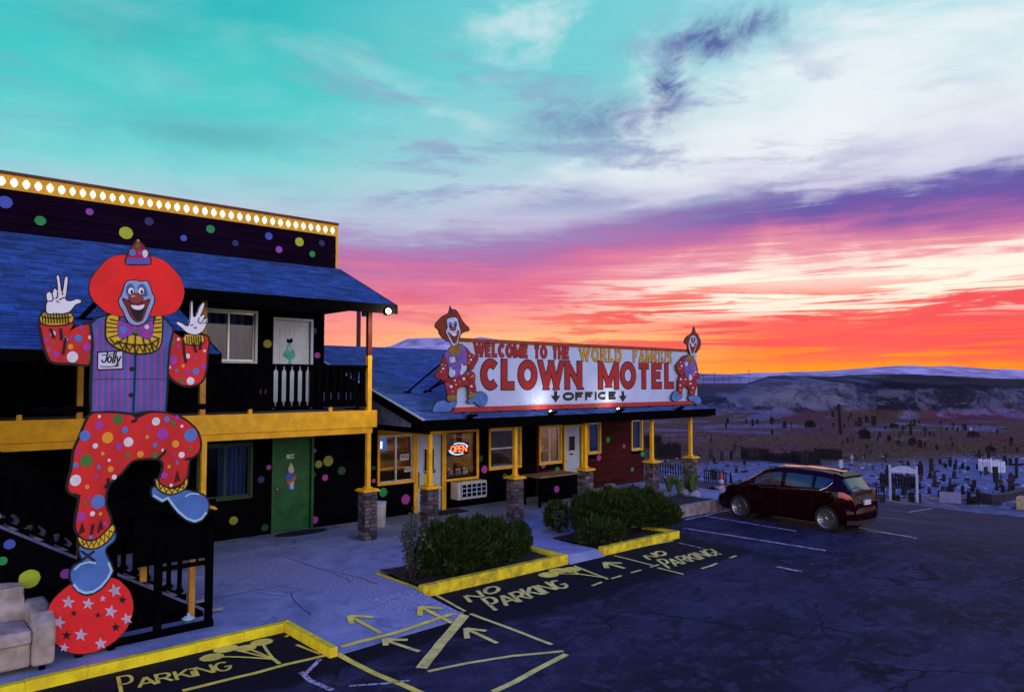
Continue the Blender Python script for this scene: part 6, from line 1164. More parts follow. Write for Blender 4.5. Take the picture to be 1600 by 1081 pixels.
def blades(lab, X, Y, n, h, seed, z=0):
    r = random.Random(seed); t_ = thing('spiky_plant', lab, 'plant', (X, Y, z)); q = MB()
    for i in range(n):
        a = r.uniform(0, 2*PI); l = h*r.uniform(.6, 1.1); w = .022; out = r.uniform(.15, .55)*l; b = Vector((X+.05*math.cos(a), Y+.05*math.sin(a), z-.02)); sd = Vector((-math.sin(a), math.cos(a), 0))*w; P = [b, b+Vector((math.cos(a)*out*.35, math.sin(a)*out*.35, l*.6)), b+Vector((math.cos(a)*out, math.sin(a)*out, l*.95))]; t2 = r.uniform(.6, 1.5)
        q.add([P[0]-sd, P[0]+sd, P[1]+sd*.9, P[1]-sd*.9, P[2]], [(0, 1, 2, 3), (3, 2, 4)], 0, (t2, t2, t2*.8))
    q.build('blades', GRS, t_); MB().lathe((X, Y, z-.03), [(.07, 0), (.06, .05), (.02, .08)], 8).build('crown', TWIG, t_)
for i, (x, y, h, lab) in enumerate([(1046, 772, .55, 'low spiky green plant behind the right end of the larger hedge'), (1062, 776, .6, 'middle spiky green plant of the three beside the planter wall'), (1082, 773, .7, 'bright spiky plant in front of the end porch pillar')]): P = gz(x, y, 0); blades(lab, P.x, P.y, 60, h, 20+i, .12)
ROCKW = mat('pale_rock', (.45, .46, .55), .85, .2, 6, .6, 20)
def rockmesh(seed, nm='rock'):
    b = bmesh.new(); bmesh.ops.create_icosphere(b, subdivisions=2, radius=1); r = random.Random(seed)
    for v in b.verts: v.co *= r.uniform(.82, 1.1)
    me = bpy.data.meshes.new(nm); b.to_mesh(me); b.free(); return me
for i, (x, y, s, lab) in enumerate([(1087, 778, .16, 'round white boulder in front of the end porch pillar'), (1070, 772, .12, 'smaller white boulder beside the spiky plants')]):
    P = gz(x, y, 0); me = rockmesh(i); me.materials.append(ROCKW); o = bpy.data.objects.new('boulder', me); col.objects.link(o); o.location = (P.x, P.y, s*.6); o.scale = (s, s, s*.95); tag(o, lab, 'rock')
for (x, y, w, h, lab, c) in [(957, 768, .30, .24, 'grey concrete block on the porch behind the larger hedge', (.25, .26, .33)), (983, 772, .38, .12, 'pale low stone slab on the porch behind the larger hedge', (.5, .5, .52)), (940, 767, .3, .07, 'flat pale paver beside the grey block on the porch', (.4, .4, .42))]:
    P = gz(x, y, 0); q = MB().box(P.x-w/2, P.x+w/2, P.y, P.y+.2, 0, h); o = q.build('stone_block', mat('blk'+str(x), c, .9, .2, 6, .4, 30), bevel=.012); tag(o, lab, 'block')
# ================================================================== CONE
P = gz(1127, 772, 0); P = gt(1127, 776); cn = thing('traffic_cone', 'orange traffic cone with two white bands beside the parked car', 'traffic cone', tuple(P)); CO = mat('cone_orange', (.55, .04, .02), .5); hk = 38/FPX*(P-CAM).dot(FH); r0 = .19*hk
bx('base', CO, cn, P.x-r0*1.2, P.x+r0*1.2, P.y-r0*1.2, P.y+r0*1.2, P.z, P.z+.04*hk)
q = MB(); pr_ = [(r0, .04), (r0*.80, .28), (r0*.80, .2801), (r0*.62, .47), (r0*.55, .55), (r0*.42, .70), (r0*.34, .80), (r0*.16, 1.0)]; q.lathe(P, [(a, b*hk) for a, b in pr_], 16); q.build('cone_body', CO, cn, smooth=True)
for a, b, c, d in ((.84, .25, .66, .45), (.56, .56, .44, .70)): MB().lathe(P, [(r0*a*1.02, b*hk), (r0*c*1.06, d*hk)], 16).build('band', WHT, cn, smooth=True)
# ================================================================== CAR
def make_car():
    A = gt(1156, 808); R0 = gt(1291, 829); fwd = Vector((A.x-R0.x, A.y-R0.y, 0)); S = fwd.length/2.60; fwd.normalize()
    up = Vector((-(zt(A.x+.5, 0)-zt(A.x-.5, 0)), 0, 1)).normalized(); fwd = (fwd-up*fwd.dot(up)).normalized(); left = up.cross(fwd)
    mid = (A+R0)/2-left*.72*S
    t_ = thing('parked_car', 'dark red hatchback parked nose in beside the planter wall', 'car', tuple(mid)); from mathutils import Matrix
    t_.rotation_euler = Matrix((fwd, left, up)).transposed().to_euler(); t_.scale = (S, S, S); ROOT[t_.name] = (0, 0, 0)
    print('CAR', mid, S)
    I = lambda x, tb: float(np.interp(x, [a for a, b in tb], [b for a, b in tb]))
    def sm(tb):
        xs = [a for a, b in tb]; ys = [b for a, b in tb]; xx = np.linspace(xs[0], xs[-1], 400); yy = np.interp(xx, xs, ys); k = np.hanning(21); k /= k.sum(); yp = np.convolve(np.pad(yy, 10, mode='edge'), k, 'valid'); return lambda x: float(np.interp(x, xx, yp))
    top = sm([(0, .70), (.03, .90), (.08, 1.03), (.13, 1.09), (.44, 1.44), (.62, 1.50), (1.15, 1.57), (1.8, 1.60), (2.4, 1.585), (2.75, 1.48), (3.35, 1.10), (3.75, .99), (4.1, .86), (4.3, .70), (4.38, .52)])
    belt = sm([(0, .68), (.03, .88), (.1, 1.0), (.3, 1.08), (1.0, 1.05), (2.4, .98), (3.2, .94), (3.5, .93), (3.9, .84), (4.2, .70), (4.38, .5)])
    wb = sm([(0, .62), (.06, .74), (.2, .83), (.6, .89), (3.4, .89), (3.9, .82), (4.2, .68), (4.38, .46)])
    wr = sm([(0, .55), (.1, .60), (.35, .60), (.8, .645), (2.2, .66), (2.8, .66), (3.3, .74), (3.8, .72), (4.2, .56), (4.38, .36)])
    bot = sm([(0, .34), (.2, .24), (.7, .2), (3.7, .2), (4.2, .22), (4.38, .28)])
    def ring(x):
        b, t2, w, r_, z0 = belt(x), top(x), wb(x), min(wr(x), wb(x)*.98), bot(x); e = max(b+.004, t2-.07 if t2-b > .12 else b+(t2-b)*.6)
        return [(0, z0), (w*.86, z0), (w*.96, z0+.07), (w*1.0, z0+(b-z0)*.35), (w*1.015, z0+(b-z0)*.62), (w*1.0, b-.06), (w*.985, b), (w*.985+(r_-w*.985)*.5+.02, b+(e-b)*.5), (r_+.012, e), (r_*.88, e+(t2-e)*.62), (r_*.5, t2-.008), (0, t2)]
    sub = 3; xs = np.concatenate([np.linspace(0, .5, 26)[:-1], np.linspace(.5, 4.0, 130)[:-1], np.linspace(4.0, 4.38, 22)]); rows = []
    for x in xs:
        r = ring(x); o = []
        for i in range(len(r)-1):
            for j in range(sub): q = j/sub; o.append((r[i][0]+(r[i+1][0]-r[i][0])*q, r[i][1]+(r[i+1][1]-r[i][1])*q, i+q))
        o.append((*r[-1], len(r)-1)); rows.append(o)
    X0 = 2.19; WR = .35; FWX, RWX = 3.44, .84; parts = {}
    def cls(x, k, y, z, sd):
        for wx in (FWX, RWX):
            if k < 6 and y > .5 and math.hypot(x-wx, z-.33) < .395: return None
        if 6.25 < k < 7.75:
            f = (k-6.25)/1.5
            if 2.12 < x < 2.98-.0*f: return 'side_window_front'
            if 1.22 < x < 2.03: return 'side_window_rear'
            if .62+.30*(1-f) < x < 1.14: return 'side_window_quarter'
        if k > 8.1 and 2.80 < x < 3.33: return 'windshield'
        if k > 8.0 and .15 < x < .45: return 'rear_window'
        if 4.4 < k < 6.1 and x < .42 and z > .87+.10*(x/.42): return 'taillight'
        if 4.6 < k < 6.4 and 3.92 < x < 4.26: return 'headlight'
        return 'body'
    for sd in (1, -1):
        for i in range(len(xs)-1):
            for j in range(len(rows[0])-1):
                a, b, c, d = rows[i][j], rows[i][j+1], rows[i+1][j+1], rows[i+1][j]; x = (xs[i]+xs[i+1])/2; k = (a[2]+b[2])/2; y = (a[0]+b[0]+c[0]+d[0])/4; z = (a[1]+b[1]+c[1]+d[1])/4; cl_ = cls(x, k, y, z, sd)
                if cl_ is None: continue
                key = cl_ if cl_ in ('body', 'windshield', 'rear_window') else cl_+('L' if sd > 0 else 'R'); P_ = parts.setdefault(key, ({}, MB()))
                ids = []
                for (ii, jj) in ((i, j), (i, j+1), (i+1, j+1), (i+1, j)):
                    kk = (ii, jj, sd if jj not in (0, len(rows[0])-1) else 0)
                    if kk not in P_[0]: P_[0][kk] = len(P_[1].v); rr = rows[ii][jj]; ins = .012 if 'window' in key or key == 'windshield' else 0; P_[1].v.append((xs[ii]-X0, sd*(rr[0]-ins), rr[1]-ins*.3))
                    ids.append(P_[0][kk])
                P_[1].f.append(ids if sd < 0 else ids[::-1]); P_[1].mi.append(0); P_[1].t.append(None)
    PAINT_ = mat('car_paint', (.010, .0008, .0022), .4, .05, 2, metal=.0, spec=.0); b_ = MATS['car_paint'].node_tree.nodes['Principled BSDF']; b_.inputs['Coat Weight'].default_value = .32; b_.inputs['Coat Roughness'].default_value = .06
    CG = mat('car_glass', (.012, .03, .035), .05, 0, spec=.9); CH = mat('chrome', (.75, .77, .8), .15, .05, metal=1); ALW = mat('alloy', (.30, .31, .36), .35, .1, metal=1); TL = mat('tail_red', (.35, .008, .012), .2, .05, spec=.6); HL = mat('headlamp', (.5, .55, .6), .15, .05, spec=.7); RUB = mat('tyre', (.012, .012, .013), .8, .1)
    def PB(q, n, m, p=t_, **k):
        if n not in ('wheel', 'rim', 'spokes', 'brake_disc', 'wheel_well'): q.v = [((-1.35+(v[0]+1.35)*.84) if v[0] < -1.35 else v[0], v[1], v[2]) for v in q.v]
        return q.build(n, m, p, world=False, **k)
    for key, (dct, q) in parts.items():
        nm = key.rstrip('LR') if key not in ('body',) else 'body'; nm = 'side_window' if nm.startswith('side_window') else nm
        m_ = PAINT_ if key == 'body' else CG if 'window' in key or key == 'windshield' else TL if 'tail' in key else HL
        PB(q, nm, m_, smooth=True)
    # rear closing panel, bumper, plate, trim
    r = rows[0]; q = MB(); ol = [(-X0, p[0], p[1]) for p in r]+[(-X0, -p[0], p[1]) for p in r[-2:0:-1]]; q.add(ol, [list(range(len(ol)))]); PB(q, 'tailgate', PAINT_)
    r = rows[-1]; q = MB(); ol = [(4.38-X0, p[0], p[1]) for p in r]+[(4.38-X0, -p[0], p[1]) for p in r[-2:0:-1]]; q.add(ol, [list(range(len(ol)))[::-1]]); PB(q, 'nose', mat('grille_black', (.01, .01, .012), .4))
    q = MB(); pr_ = [(-.10, .36), (-.13, .44), (-.13, .58), (-.07, .66)]; ys_ = np.linspace(-1, 1, 25)
    q.add([(a-X0+.24*abs(y)**3.5+.05, y*.86, z) for y in ys_ for a, z in pr_], [(i*4+j, i*4+j+1, i*4+j+5, i*4+j+4) for i in range(24) for j in range(3)]); PB(q, 'rear_bumper', PAINT_, smooth=True)
    q = MB(); q.add([(-.11-X0+.24*abs(y)**3.5+.05, y*.82, z) for y in ys_ for z in (.24, .35)], [(i*2, i*2+1, i*2+3, i*2+2) for i in range(24)]); PB(q, 'bumper_insert', RUB, smooth=True)
    q = MB().box(-X0-.045, -X0+.02, -.17, .17, .73, .86); PB(q, 'number_plate', mat('plate', (.55, .58, .68), .4, .1)); q = MB().box(-X0-.03, -X0+.02, -.42, .42, .90, .925); PB(q, 'tailgate_trim', CH)
    q = MB().box(-X0+.02, -X0+.45, -.55, .55, 1.475, 1.50); PB(MB().prism([(-X0+.40, -.56, 1.452), (-X0+.40, .56, 1.452), (-X0+.72, .58, 1.528), (-X0+.72, -.58, 1.528)], (0, 0, -.03)), 'spoiler', PAINT_)
    PB(MB().tube((-X0+.08, -.05, 1.09), (-X0+.19, .32, 1.2), .012), 'wiper', RUB); PB(MB().prism([(-X0+.72, -.02, 1.565), (-X0+.92, -.02, 1.585), (-X0+.74, -.02, 1.63)], (0, .04, 0)), 'antenna', RUB)
    for sd in (1, -1):
        pts = [(x-X0, sd*(wb(x)*.985+.006), belt(x)+.018) for x in np.linspace(.98, 3.1, 30)]; pts = [(.60-X0, sd*(wb(.6)*.93), 1.30)]+[(.78-X0, sd*(wb(.78)*.96), 1.16)]+pts; PB(MB().path(pts, .014, 5), 'window_trim', CH)
        PB(MB().lathe((2.95-X0, sd*.97, 1.03), [(.02, -.1), (.08, -.06), (.1, 0), (.085, .05), (.03, .08)], 12, ax=(1, 0, 0)), 'mirror', PAINT_, smooth=True)
        for x in (2.22, 1.25): PB(MB().tube((x-X0, sd*.915, .90), (x-X0+.2, sd*.915, .905), .018), 'door_handle', PAINT_)
        for xs0 in (1.18, 2.08, 3.05):
            PB(MB().path([(xs0-X0+(.02*(z-.3)), sd*(wb(xs0)*1.017+.001), z) for z in np.linspace(.3, .92, 8)], .004, 4), 'door_seam', RUB)
        for wx in (FWX, RWX):
            c = Vector((wx-X0, sd*.72, .33)); ax = (0, sd, 0)
            PB(MB().lathe(c-Vector((0, sd*.02, 0)), [(.40, -.10), (.40, -.12)], 24, ax=ax), 'wheel_well', RUB)
            w_ = PB(MB().lathe(c, [(.21, .0), (.235, .10), (.25, .125), (.30, .135), (.325, .11), (.332, .06), (.332, -.06), (.30, -.09), (.21, -.09)], 30, ax=ax), 'wheel', RUB, smooth=True)
            PB(MB().lathe(c, [(.235, .05), (.245, .118), (.23, .122), (.215, .06)], 30, ax=ax), 'rim', ALW, w_, smooth=True); PB(MB().lathe(c, [(.20, .03), (.2, .035)], 24, ax=ax), 'brake_disc', mat('brake', (.03, .03, .035), .5, metal=.5), w_)
            q = MB()
            for i in range(15):
                a = 2*PI*i/15; d1 = Vector((math.cos(a), 0, math.sin(a))); d2 = Vector((-math.sin(a), 0, math.cos(a))); b = c+Vector((0, sd*.09, 0))
                q.prism([b+d1*.03-d2*.013, b+d1*.225-d2*.009, b+d1*.225+d2*.009, b+d1*.03+d2*.013], (0, sd*.022, 0))
            q.lathe(c, [(.05, .085), (.05, .12), (.02, .128)], 14, ax=ax); PB(q, 'spokes', ALW, w_)
    return t_
make_car()
# ================================================================== CEMETERY
DW = mat('grave_wood', (.008, .006, .009), .9, .3, 5, .4, rnd=.3); DS = mat('grave_stone', (.022, .02, .03), .85, .3, 5, .4, rnd=.4); PS = mat('grave_pale', (.34, .36, .50), .85, .2, 5); WP = mat('grave_white', (.58, .62, .75), .7, .15, 5)
def unit(kind):
    q = MB()
    if kind == 'cross': q.box(-.06, .06, -.03, .03, -.1, 1).box(-.28, .28, -.028, .028, .62, .74)
    elif kind == 'slab': q.prism([(-.24, -.06, -.1), (.24, -.06, -.1), (.24, -.06, .94), (.2, -.06, 1), (-.2, -.06, 1), (-.24, -.06, .94)], (0, .12, 0))
    elif kind == 'round': q.prism([(-.27, -.06, -.1), (.27, -.06, -.1), (.27, -.06, .7)]+[(.27*math.cos(a), -.06, .7+.3*math.sin(a)) for a in np.linspace(.2, PI-.2, 9)]+[(-.27, -.06, .7)], (0, .12, 0))
    elif kind == 'post': q.tube((0, 0, -.1), (0, 0, .9), .05, .045, 8).lathe((0, 0, .9), [(.06, 0), (.06, .05), (.01, .1)], 8)
    elif kind == 'obelisk': q.lathe((0, 0, -.1), [(.26, 0), (.26, .22), (.18, .2201), (.12, 1.0), (.02, 1.1)], 4)
    o = q.build(kind, DW); me = o.data; bpy.data.objects.remove(o); return me
UM = {k: unit(k) for k in ('cross', 'slab', 'round', 'post', 'obelisk')}; UMM = {}
def um(k, m):
    if (k, m.name) not in UMM: c = UM[k].copy(); c.materials.clear(); c.materials.append(m); UMM[(k, m.name)] = c
    return UMM[(k, m.name)]
MK = []
def zoom(lst, ox, oy, s): return [(ox+x/s, oy+b/s, (b-t_)/s, k, m) for x, t_, b, k, m in lst]
near = zoom([(340, 785, 832, 'cross', DW), (545, 690, 762, 'slab', DS), (630, 705, 782, 'obelisk', DS), (700, 710, 772, 'slab', DW), (728, 645, 716, 'cross', DW), (778, 718, 768, 'cross', DW), (802, 768, 815, 'slab', DW), (995, 783, 812, 'post', DW), (1005, 825, 872, 'round', DS), (560, 842, 905, 'round', DS), (700, 868, 950, 'obelisk', DW), (1045, 820, 850, 'round', DS), (740, 835, 872, 'slab', DW)], 1000, 560, 4.913) \
 + zoom([(212, 625, 682, 'cross', PS), (295, 610, 652, 'cross', DW), (430, 608, 672, 'cross', DW), (145, 655, 725, 'slab', PS), (190, 705, 748, 'obelisk', DS), (255, 735, 782, 'slab', DW), (655, 683, 752, 'slab', DW), (730, 645, 728, 'slab', DW), (752, 722, 818, 'obelisk', DS), (875, 722, 772, 'round', DW), (850, 655, 697, 'slab', DW), (888, 652, 678, 'round', DW), (410, 808, 858, 'slab', DS), (715, 833, 872, 'round', DS), (785, 848, 895, 'round', DW), (805, 823, 852, 'slab', DS), (1150, 698, 798, 'slab', DW), (1250, 735, 868, 'obelisk', DS), (1282, 645, 772, 'cross', DW), (1240, 648, 690, 'slab', DW), (1100, 598, 640, 'slab', DW), (1085, 698, 752, 'slab', DS), (1040, 590, 692, 'cross', DW), (1205, 558, 600, 'cross', DW), (1285, 563, 595, 'slab', DW), (1205, 625, 660, 'round', DW), (480, 862, 922, 'slab', DW), (600, 860, 935, 'round', DW), (395, 880, 918, 'slab', DS), (975, 858, 952, 'obelisk', DW), (1036, 838, 934, 'obelisk', DS), (1010, 890, 955, 'slab', DW), (855, 836, 862, 'round', WP), (440, 850, 880, 'post', DW), (350, 690, 728, 'cross', DW), (262, 690, 712, 'post', DW), (880, 790, 850, 'post', DW)], 1280, 560, 4.156)
far = zoom([(660, 492, 530, 'slab', DW), (672, 452, 492, 'slab', DW), (815, 463, 498, 'slab', DW), (865, 468, 518, 'slab', DW), (900, 468, 502, 'round', DW), (1010, 452, 506, 'slab', DW), (1030, 456, 502, 'cross', DW), (1110, 470, 522, 'round', DW), (1160, 473, 522, 'cross', DW), (545, 585, 635, 'obelisk', DW)], 1000, 560, 4.913) \
 + zoom([(90, 368, 402, 'slab', DW), (140, 285, 485, 'post', DW), (190, 372, 412, 'cross', DW), (205, 370, 400, 'slab', DW), (265, 378, 438, 'slab', DW), (310, 368, 412, 'slab', DW), (355, 373, 434, 'slab', DW), (380, 498, 528, 'round', DW), (455, 488, 530, 'round', DW), (510, 428, 452, 'round', DW), (540, 428, 492, 'cross', DW), (597, 398, 494, 'cross', DW), (620, 400, 440, 'slab', DW), (690, 443, 504, 'cross', DW), (655, 528, 578, 'slab', DW), (765, 558, 592, 'round', DW), (790, 403, 444, 'cross', DW), (870, 413, 464, 'cross', DW), (935, 428, 474, 'cross', DW), (952, 428, 472, 'slab', DW), (605, 525, 562, 'round', DW), (430, 440, 462, 'slab', DW), (560, 440, 462, 'cross', DW), (720, 470, 496, 'slab', DW), (830, 450, 474, 'round', DW), (240, 400, 430, 'round', DW), (165, 420, 445, 'slab', DW), (690, 540, 575, 'slab', DW), (985, 450, 472, 'slab', PS), (650, 400, 420, 'slab', DW), (900, 455, 476, 'slab', DW)], 1280, 560, 4.156)
ORD = ['first', 'second', 'third', 'fourth', 'fifth', 'sixth', 'seventh', 'eighth', 'ninth', 'tenth', 'eleventh', 'twelfth', 'thirteenth', 'fourteenth', 'fifteenth', 'sixteenth', 'seventeenth', 'eighteenth', 'nineteenth', 'twentieth', 'twenty-first', 'twenty-second', 'twenty-third', 'twenty-fourth']
_tn = ['', '', 'twenty', 'thirty', 'forty', 'fifty', 'sixty', 'seventy']; _tt = {20: 'twentieth', 30: 'thirtieth', 40: 'fortieth', 50: 'fiftieth', 60: 'sixtieth', 70: 'seventieth'}
for _i in range(25, 80): ORD.append(_tt[_i] if _i % 10 == 0 else _tn[_i//10]+'-'+ORD[_i % 10-1])
_r = random.Random(31)
for _i in range(64):
    _y = _r.uniform(717, 786); _h = (_y-690)/95*_r.uniform(6, 14)+4; near.append((_r.uniform(1105, 1130) if _i % 8 == 0 else _r.uniform(1365, 1598), _y, _h, _r.choice(['slab', 'slab', 'round', 'cross', 'post', 'obelisk']), _r.choice([DW, DW, DS])))
for _i in range(26): far.append((_r.uniform(1180, 1590), _r.uniform(664, 700), _r.uniform(5, 11), _r.choice(['slab', 'round', 'cross', 'cross']), DW))
KN = dict(cross=('grave_cross', 'wooden cross'), slab=('headstone', 'upright square headstone'), round=('headstone', 'round topped headstone'), post=('grave_post', 'slim grave post'), obelisk=('obelisk', 'tapering grave obelisk'))
for grp, lst, where in (('grave markers in the near part of the cemetery', near, 'near part of cemetery'), ('grave markers in the far part of the cemetery', far, 'far brown cemetery slope')):
    cnt = {}
    for (x, y, h, k, m) in sorted(lst, key=lambda e: e[0]):
        P = gt(x, y); dep = (P-CAM).dot(FH); hh = h/FPX*dep; sh = 'white' if m is WP else 'pale' if m is PS else 'dark'; key = (k, sh); cnt[key] = cnt.get(key, 0)+1
        o = bpy.data.objects.new(KN[k][0], um(k, m)); col.objects.link(o); o.location = (P.x, P.y, zground(P.x, P.y)); w = hh*(1 if k != 'slab' else random.uniform(.7, 1.1)); o.scale = (w if k in ('cross', 'obelisk') else max(w, .5)*1.0, w, hh); o.rotation_euler = (random.uniform(-.05, .05), random.uniform(-.06, .06), -.72+random.uniform(-.5, .5))
        tag(o, '%s %s, %s such from left, %s' % (sh, KN[k][1], ORD[cnt[key]-1], where), 'grave marker', grp)
def picket_pen(x0, x1, y0, y1, m, lab, d=2.2, name='grave_enclosure'):
    A, B = gt(x0, y1), gt(x1, y1); dep = (A-CAM).dot(FH); h = (y1-y0)/FPX*dep; t_ = thing(name, lab, 'picket fence', tuple(A), 'grave enclosures'); u = (B-A); u.z = 0; L = u.length; u.normalize(); v = Vector((-u.y, u.x, 0)); v = v if v.dot(FH) > 0 else -v
    A.z = min(A.z, B.z)-.05; q = MB()
    for (o, dr, ln) in ((A, u, L), (A+v*d, u, L), (A, v, d), (A+u*L, v, d)):
        n = max(4, int(ln/.17)); nn = Vector((-dr.y, dr.x, 0))*.012
        q2 = MB()
        for zz in (.3, .72): q2.frame(o+Vector((0, 0, h*zz))-nn, dr*ln, nn*2, (0, 0, .07*h))
        for i in range(n):
            p = o+dr*(ln*(i+.5)/n); w = .06; hh = h*random.uniform(.9, 1.08); a, b = p-dr*w, p+dr*w; q2.prism([a-nn, b-nn, b-nn+Vector((0, 0, hh*.9)), p-nn+Vector((0, 0, hh)), a-nn+Vector((0, 0, hh*.9))], nn*2)
        pn = q2.build('fence_side', m, t_); pn['kind'] = 'stuff'
    return t_
picket_pen(1027, 1064, 692, 716, DW, 'dark picket enclosure seen between the two end porch pillars'); picket_pen(1170, 1202, 701, 719, DW, 'dark picket enclosure left of the car roof'); picket_pen(1213, 1246, 709, 723, DW, 'low dark picket enclosure above the car windscreen'); picket_pen(1252, 1282, 706, 726, DW, 'dark picket enclosure above the middle of the car roof'); picket_pen(1288, 1316, 702, 718, DW, 'dark picket enclosure above the rear of the car roof'); picket_pen(1402, 1431, 744, 762, DW, 'dark picket enclosure seen through the white cemetery arch'); picket_pen(1548, 1571, 719, 737, WP, 'white picket enclosure near the right edge of the cemetery', 1.5); picket_pen(1013, 1034, 680, 700, DW, 'dark picket enclosure partly behind the office corner')
# boundary fence of the cemetery
PKM = MB().prism([(-.035, -.01, 0), (.035, -.01, 0), (.035, -.01, .9), (0, -.01, 1), (-.035, -.01, .9)], (0, .02, 0)).build('picket', DW); PK = PKM.data; bpy.data.objects.remove(PKM)
def bfence(a, b, h, lab, sp_=.16):
    A, B = gt(*a), gt(*b); t_ = thing('boundary_fence', lab, 'fence', tuple(A), 'dark picket fence along the cemetery edge'); u = B-A; L = math.hypot(u.x, u.y); n = int(L/sp_); ang = math.atan2(u.y, u.x)
    for zz in (.28, .75): 
        MB().tube(A+Vector((0, 0, h*zz)), B+Vector((0, 0, h*zz)), .03, n=5).build('rail', DW, t_)
    for i in range(n): p = A.lerp(B, (i+.5)/n); inst(PK, 'picket', t_, (p.x, p.y, zt(p.x, p.y)-.05), ang, (1.2, 1, h*random.uniform(.9, 1.1)))
bfence((1022, 741), (1083, 748), .9, 'dark picket fence seen between the end porch pillars', .2); bfence((1099, 752), (1136, 757), .9, 'dark picket fence between the end pillar and the car bonnet', .2); bfence((1340, 776), (1388, 782), .9, 'dark picket fence between the car and the white arch', .4); bfence((1505, 788), (1537, 792), .9, 'dark picket fence right of the blank grey panel', .4)
# white arch
A, B = gt(1391.5, 782), gt(1433.5, 786); ar = thing('cemetery_arch', 'white timber entrance arch of the cemetery', 'arch', tuple(A)); dep = (A-CAM).dot(FH); ht = 56/FPX*dep; z0 = min(A.z, B.z)-.1; AW = mat('arch_white', (.36, .42, .60), .7, .12)
for P in (A, B): bx('post', AW, ar, P.x-.045, P.x+.045, P.y-.045, P.y+.045, z0, z0+.1+ht)
u = (B-A); u.z = 0; n = 14; q = MB(); zb, zt2 = z0+.1+ht*.80, z0+.1+ht*.90
q.prism([tuple(A+Vector((0, 0, zb-A.z)))]+[tuple(A+u+Vector((0, 0, zb-A.z)))]+[tuple(A+u*(1-i/n)+Vector((0, 0, zt2-A.z+.16*ht*math.sin(PI*i/n)*.6))) for i in range(n+1)], (u.normalized().y*.06, -u.normalized().x*.06, 0)); q.build('sign_board', AW, ar)
P = gt(1483, 788); gp = thing('blank_panel', 'plain grey panel standing at the cemetery edge right of the arch', 'panel', tuple(P)); a, b = gt(1468, 786), gt(1502, 789); u = b-a; u.z = 0; nn = Vector((-u.y, u.x, 0)).normalized()*.08
MB().frame(a-Vector((0, 0, .1)), u, nn, (0, 0, 18/FPX*(a-CAM).dot(FH)+.1)).build('board', mat('panel_grey', (.20, .21, .36), .8, .1), gp)
for k in (.1, .9): p = a+u*k+nn*1.02; bx('post', DW, gp, p.x-.04, p.x+.04, p.y-.0, p.y+.08, p.z-.1, p.z+.5)
# dark low wall climbing at the right edge, kerb block and slabs
pts = [(1532, 787, 22), (1550, 789, 20), (1575, 787, 20), (1600, 782, 22), (1630, 776, 24)]; dwall = thing('low_wall', 'dark low earth wall at the right edge of the lot', 'wall', tuple(gt(1532, 787)))
Q = [gt(x, y) for x, y, h in pts]; q = MB(); ht_ = [h/FPX*(p-CAM).dot(FH) for p, (x, y, h) in zip(Q, pts)]
for i in range(len(Q)-1):
    a, b = Q[i], Q[i+1]; d = (b-a).normalized(); nn = Vector((-d.y, d.x, 0))*.3; q.add([a-Vector((0, 0, .2)), b-Vector((0, 0, .2)), b+Vector((0, 0, ht_[i+1]*.8)), a+Vector((0, 0, ht_[i]*.8)), a+nn-Vector((0, 0, .2)), b+nn-Vector((0, 0, .2)), b+nn+Vector((0, 0, ht_[i+1]*.8)), a+nn+Vector((0, 0, ht_[i]*.8))], [(0, 1, 2, 3), (3, 2, 6, 7), (7, 6, 5, 4), (0, 3, 7, 4), (1, 5, 6, 2)])
q.build('wall_body', mat('wall_dark', (.03, .028, .045), .9, .3, 3), dwall)
q = MB()
for i in range(len(Q)-1):
    a, b = Q[i], Q[i+1]; q.tube(a+Vector((0, 0, ht_[i]*.8)), b+Vector((0, 0, ht_[i+1]*.8)), .06, n=6)
q.build('coping', mat('wall_coping', (.06, .055, .09), .8), dwall)
P = gt(1598, 798); kb = MB().box(P.x-.35, P.x+.35, P.y-.2, P.y+.2, P.z-.05, P.z+.75).build('kerb_block', mat('block_cream', (.42, .36, .18), .8, .2), bevel=.04); tag(kb, 'cream painted concrete block at the right edge of the lot', 'block')
for i, (x, y) in enumerate([(1572, 795), (1580, 792), (1590, 794)]): P = gt(x, y); o = MB().box(P.x-.5, P.x+.5, P.y-.3, P.y+.3, P.z-.03, P.z+.12+.12*i).build('stone_slab', mat('slab_grey', (.16, .17, .26), .85, .2), bevel=.02); o.rotation_euler = (0, 0, 0); tag(o, ['lowest left', 'middle', 'tallest right'][i]+' grey slab stacked beside the dark low wall', 'slab')
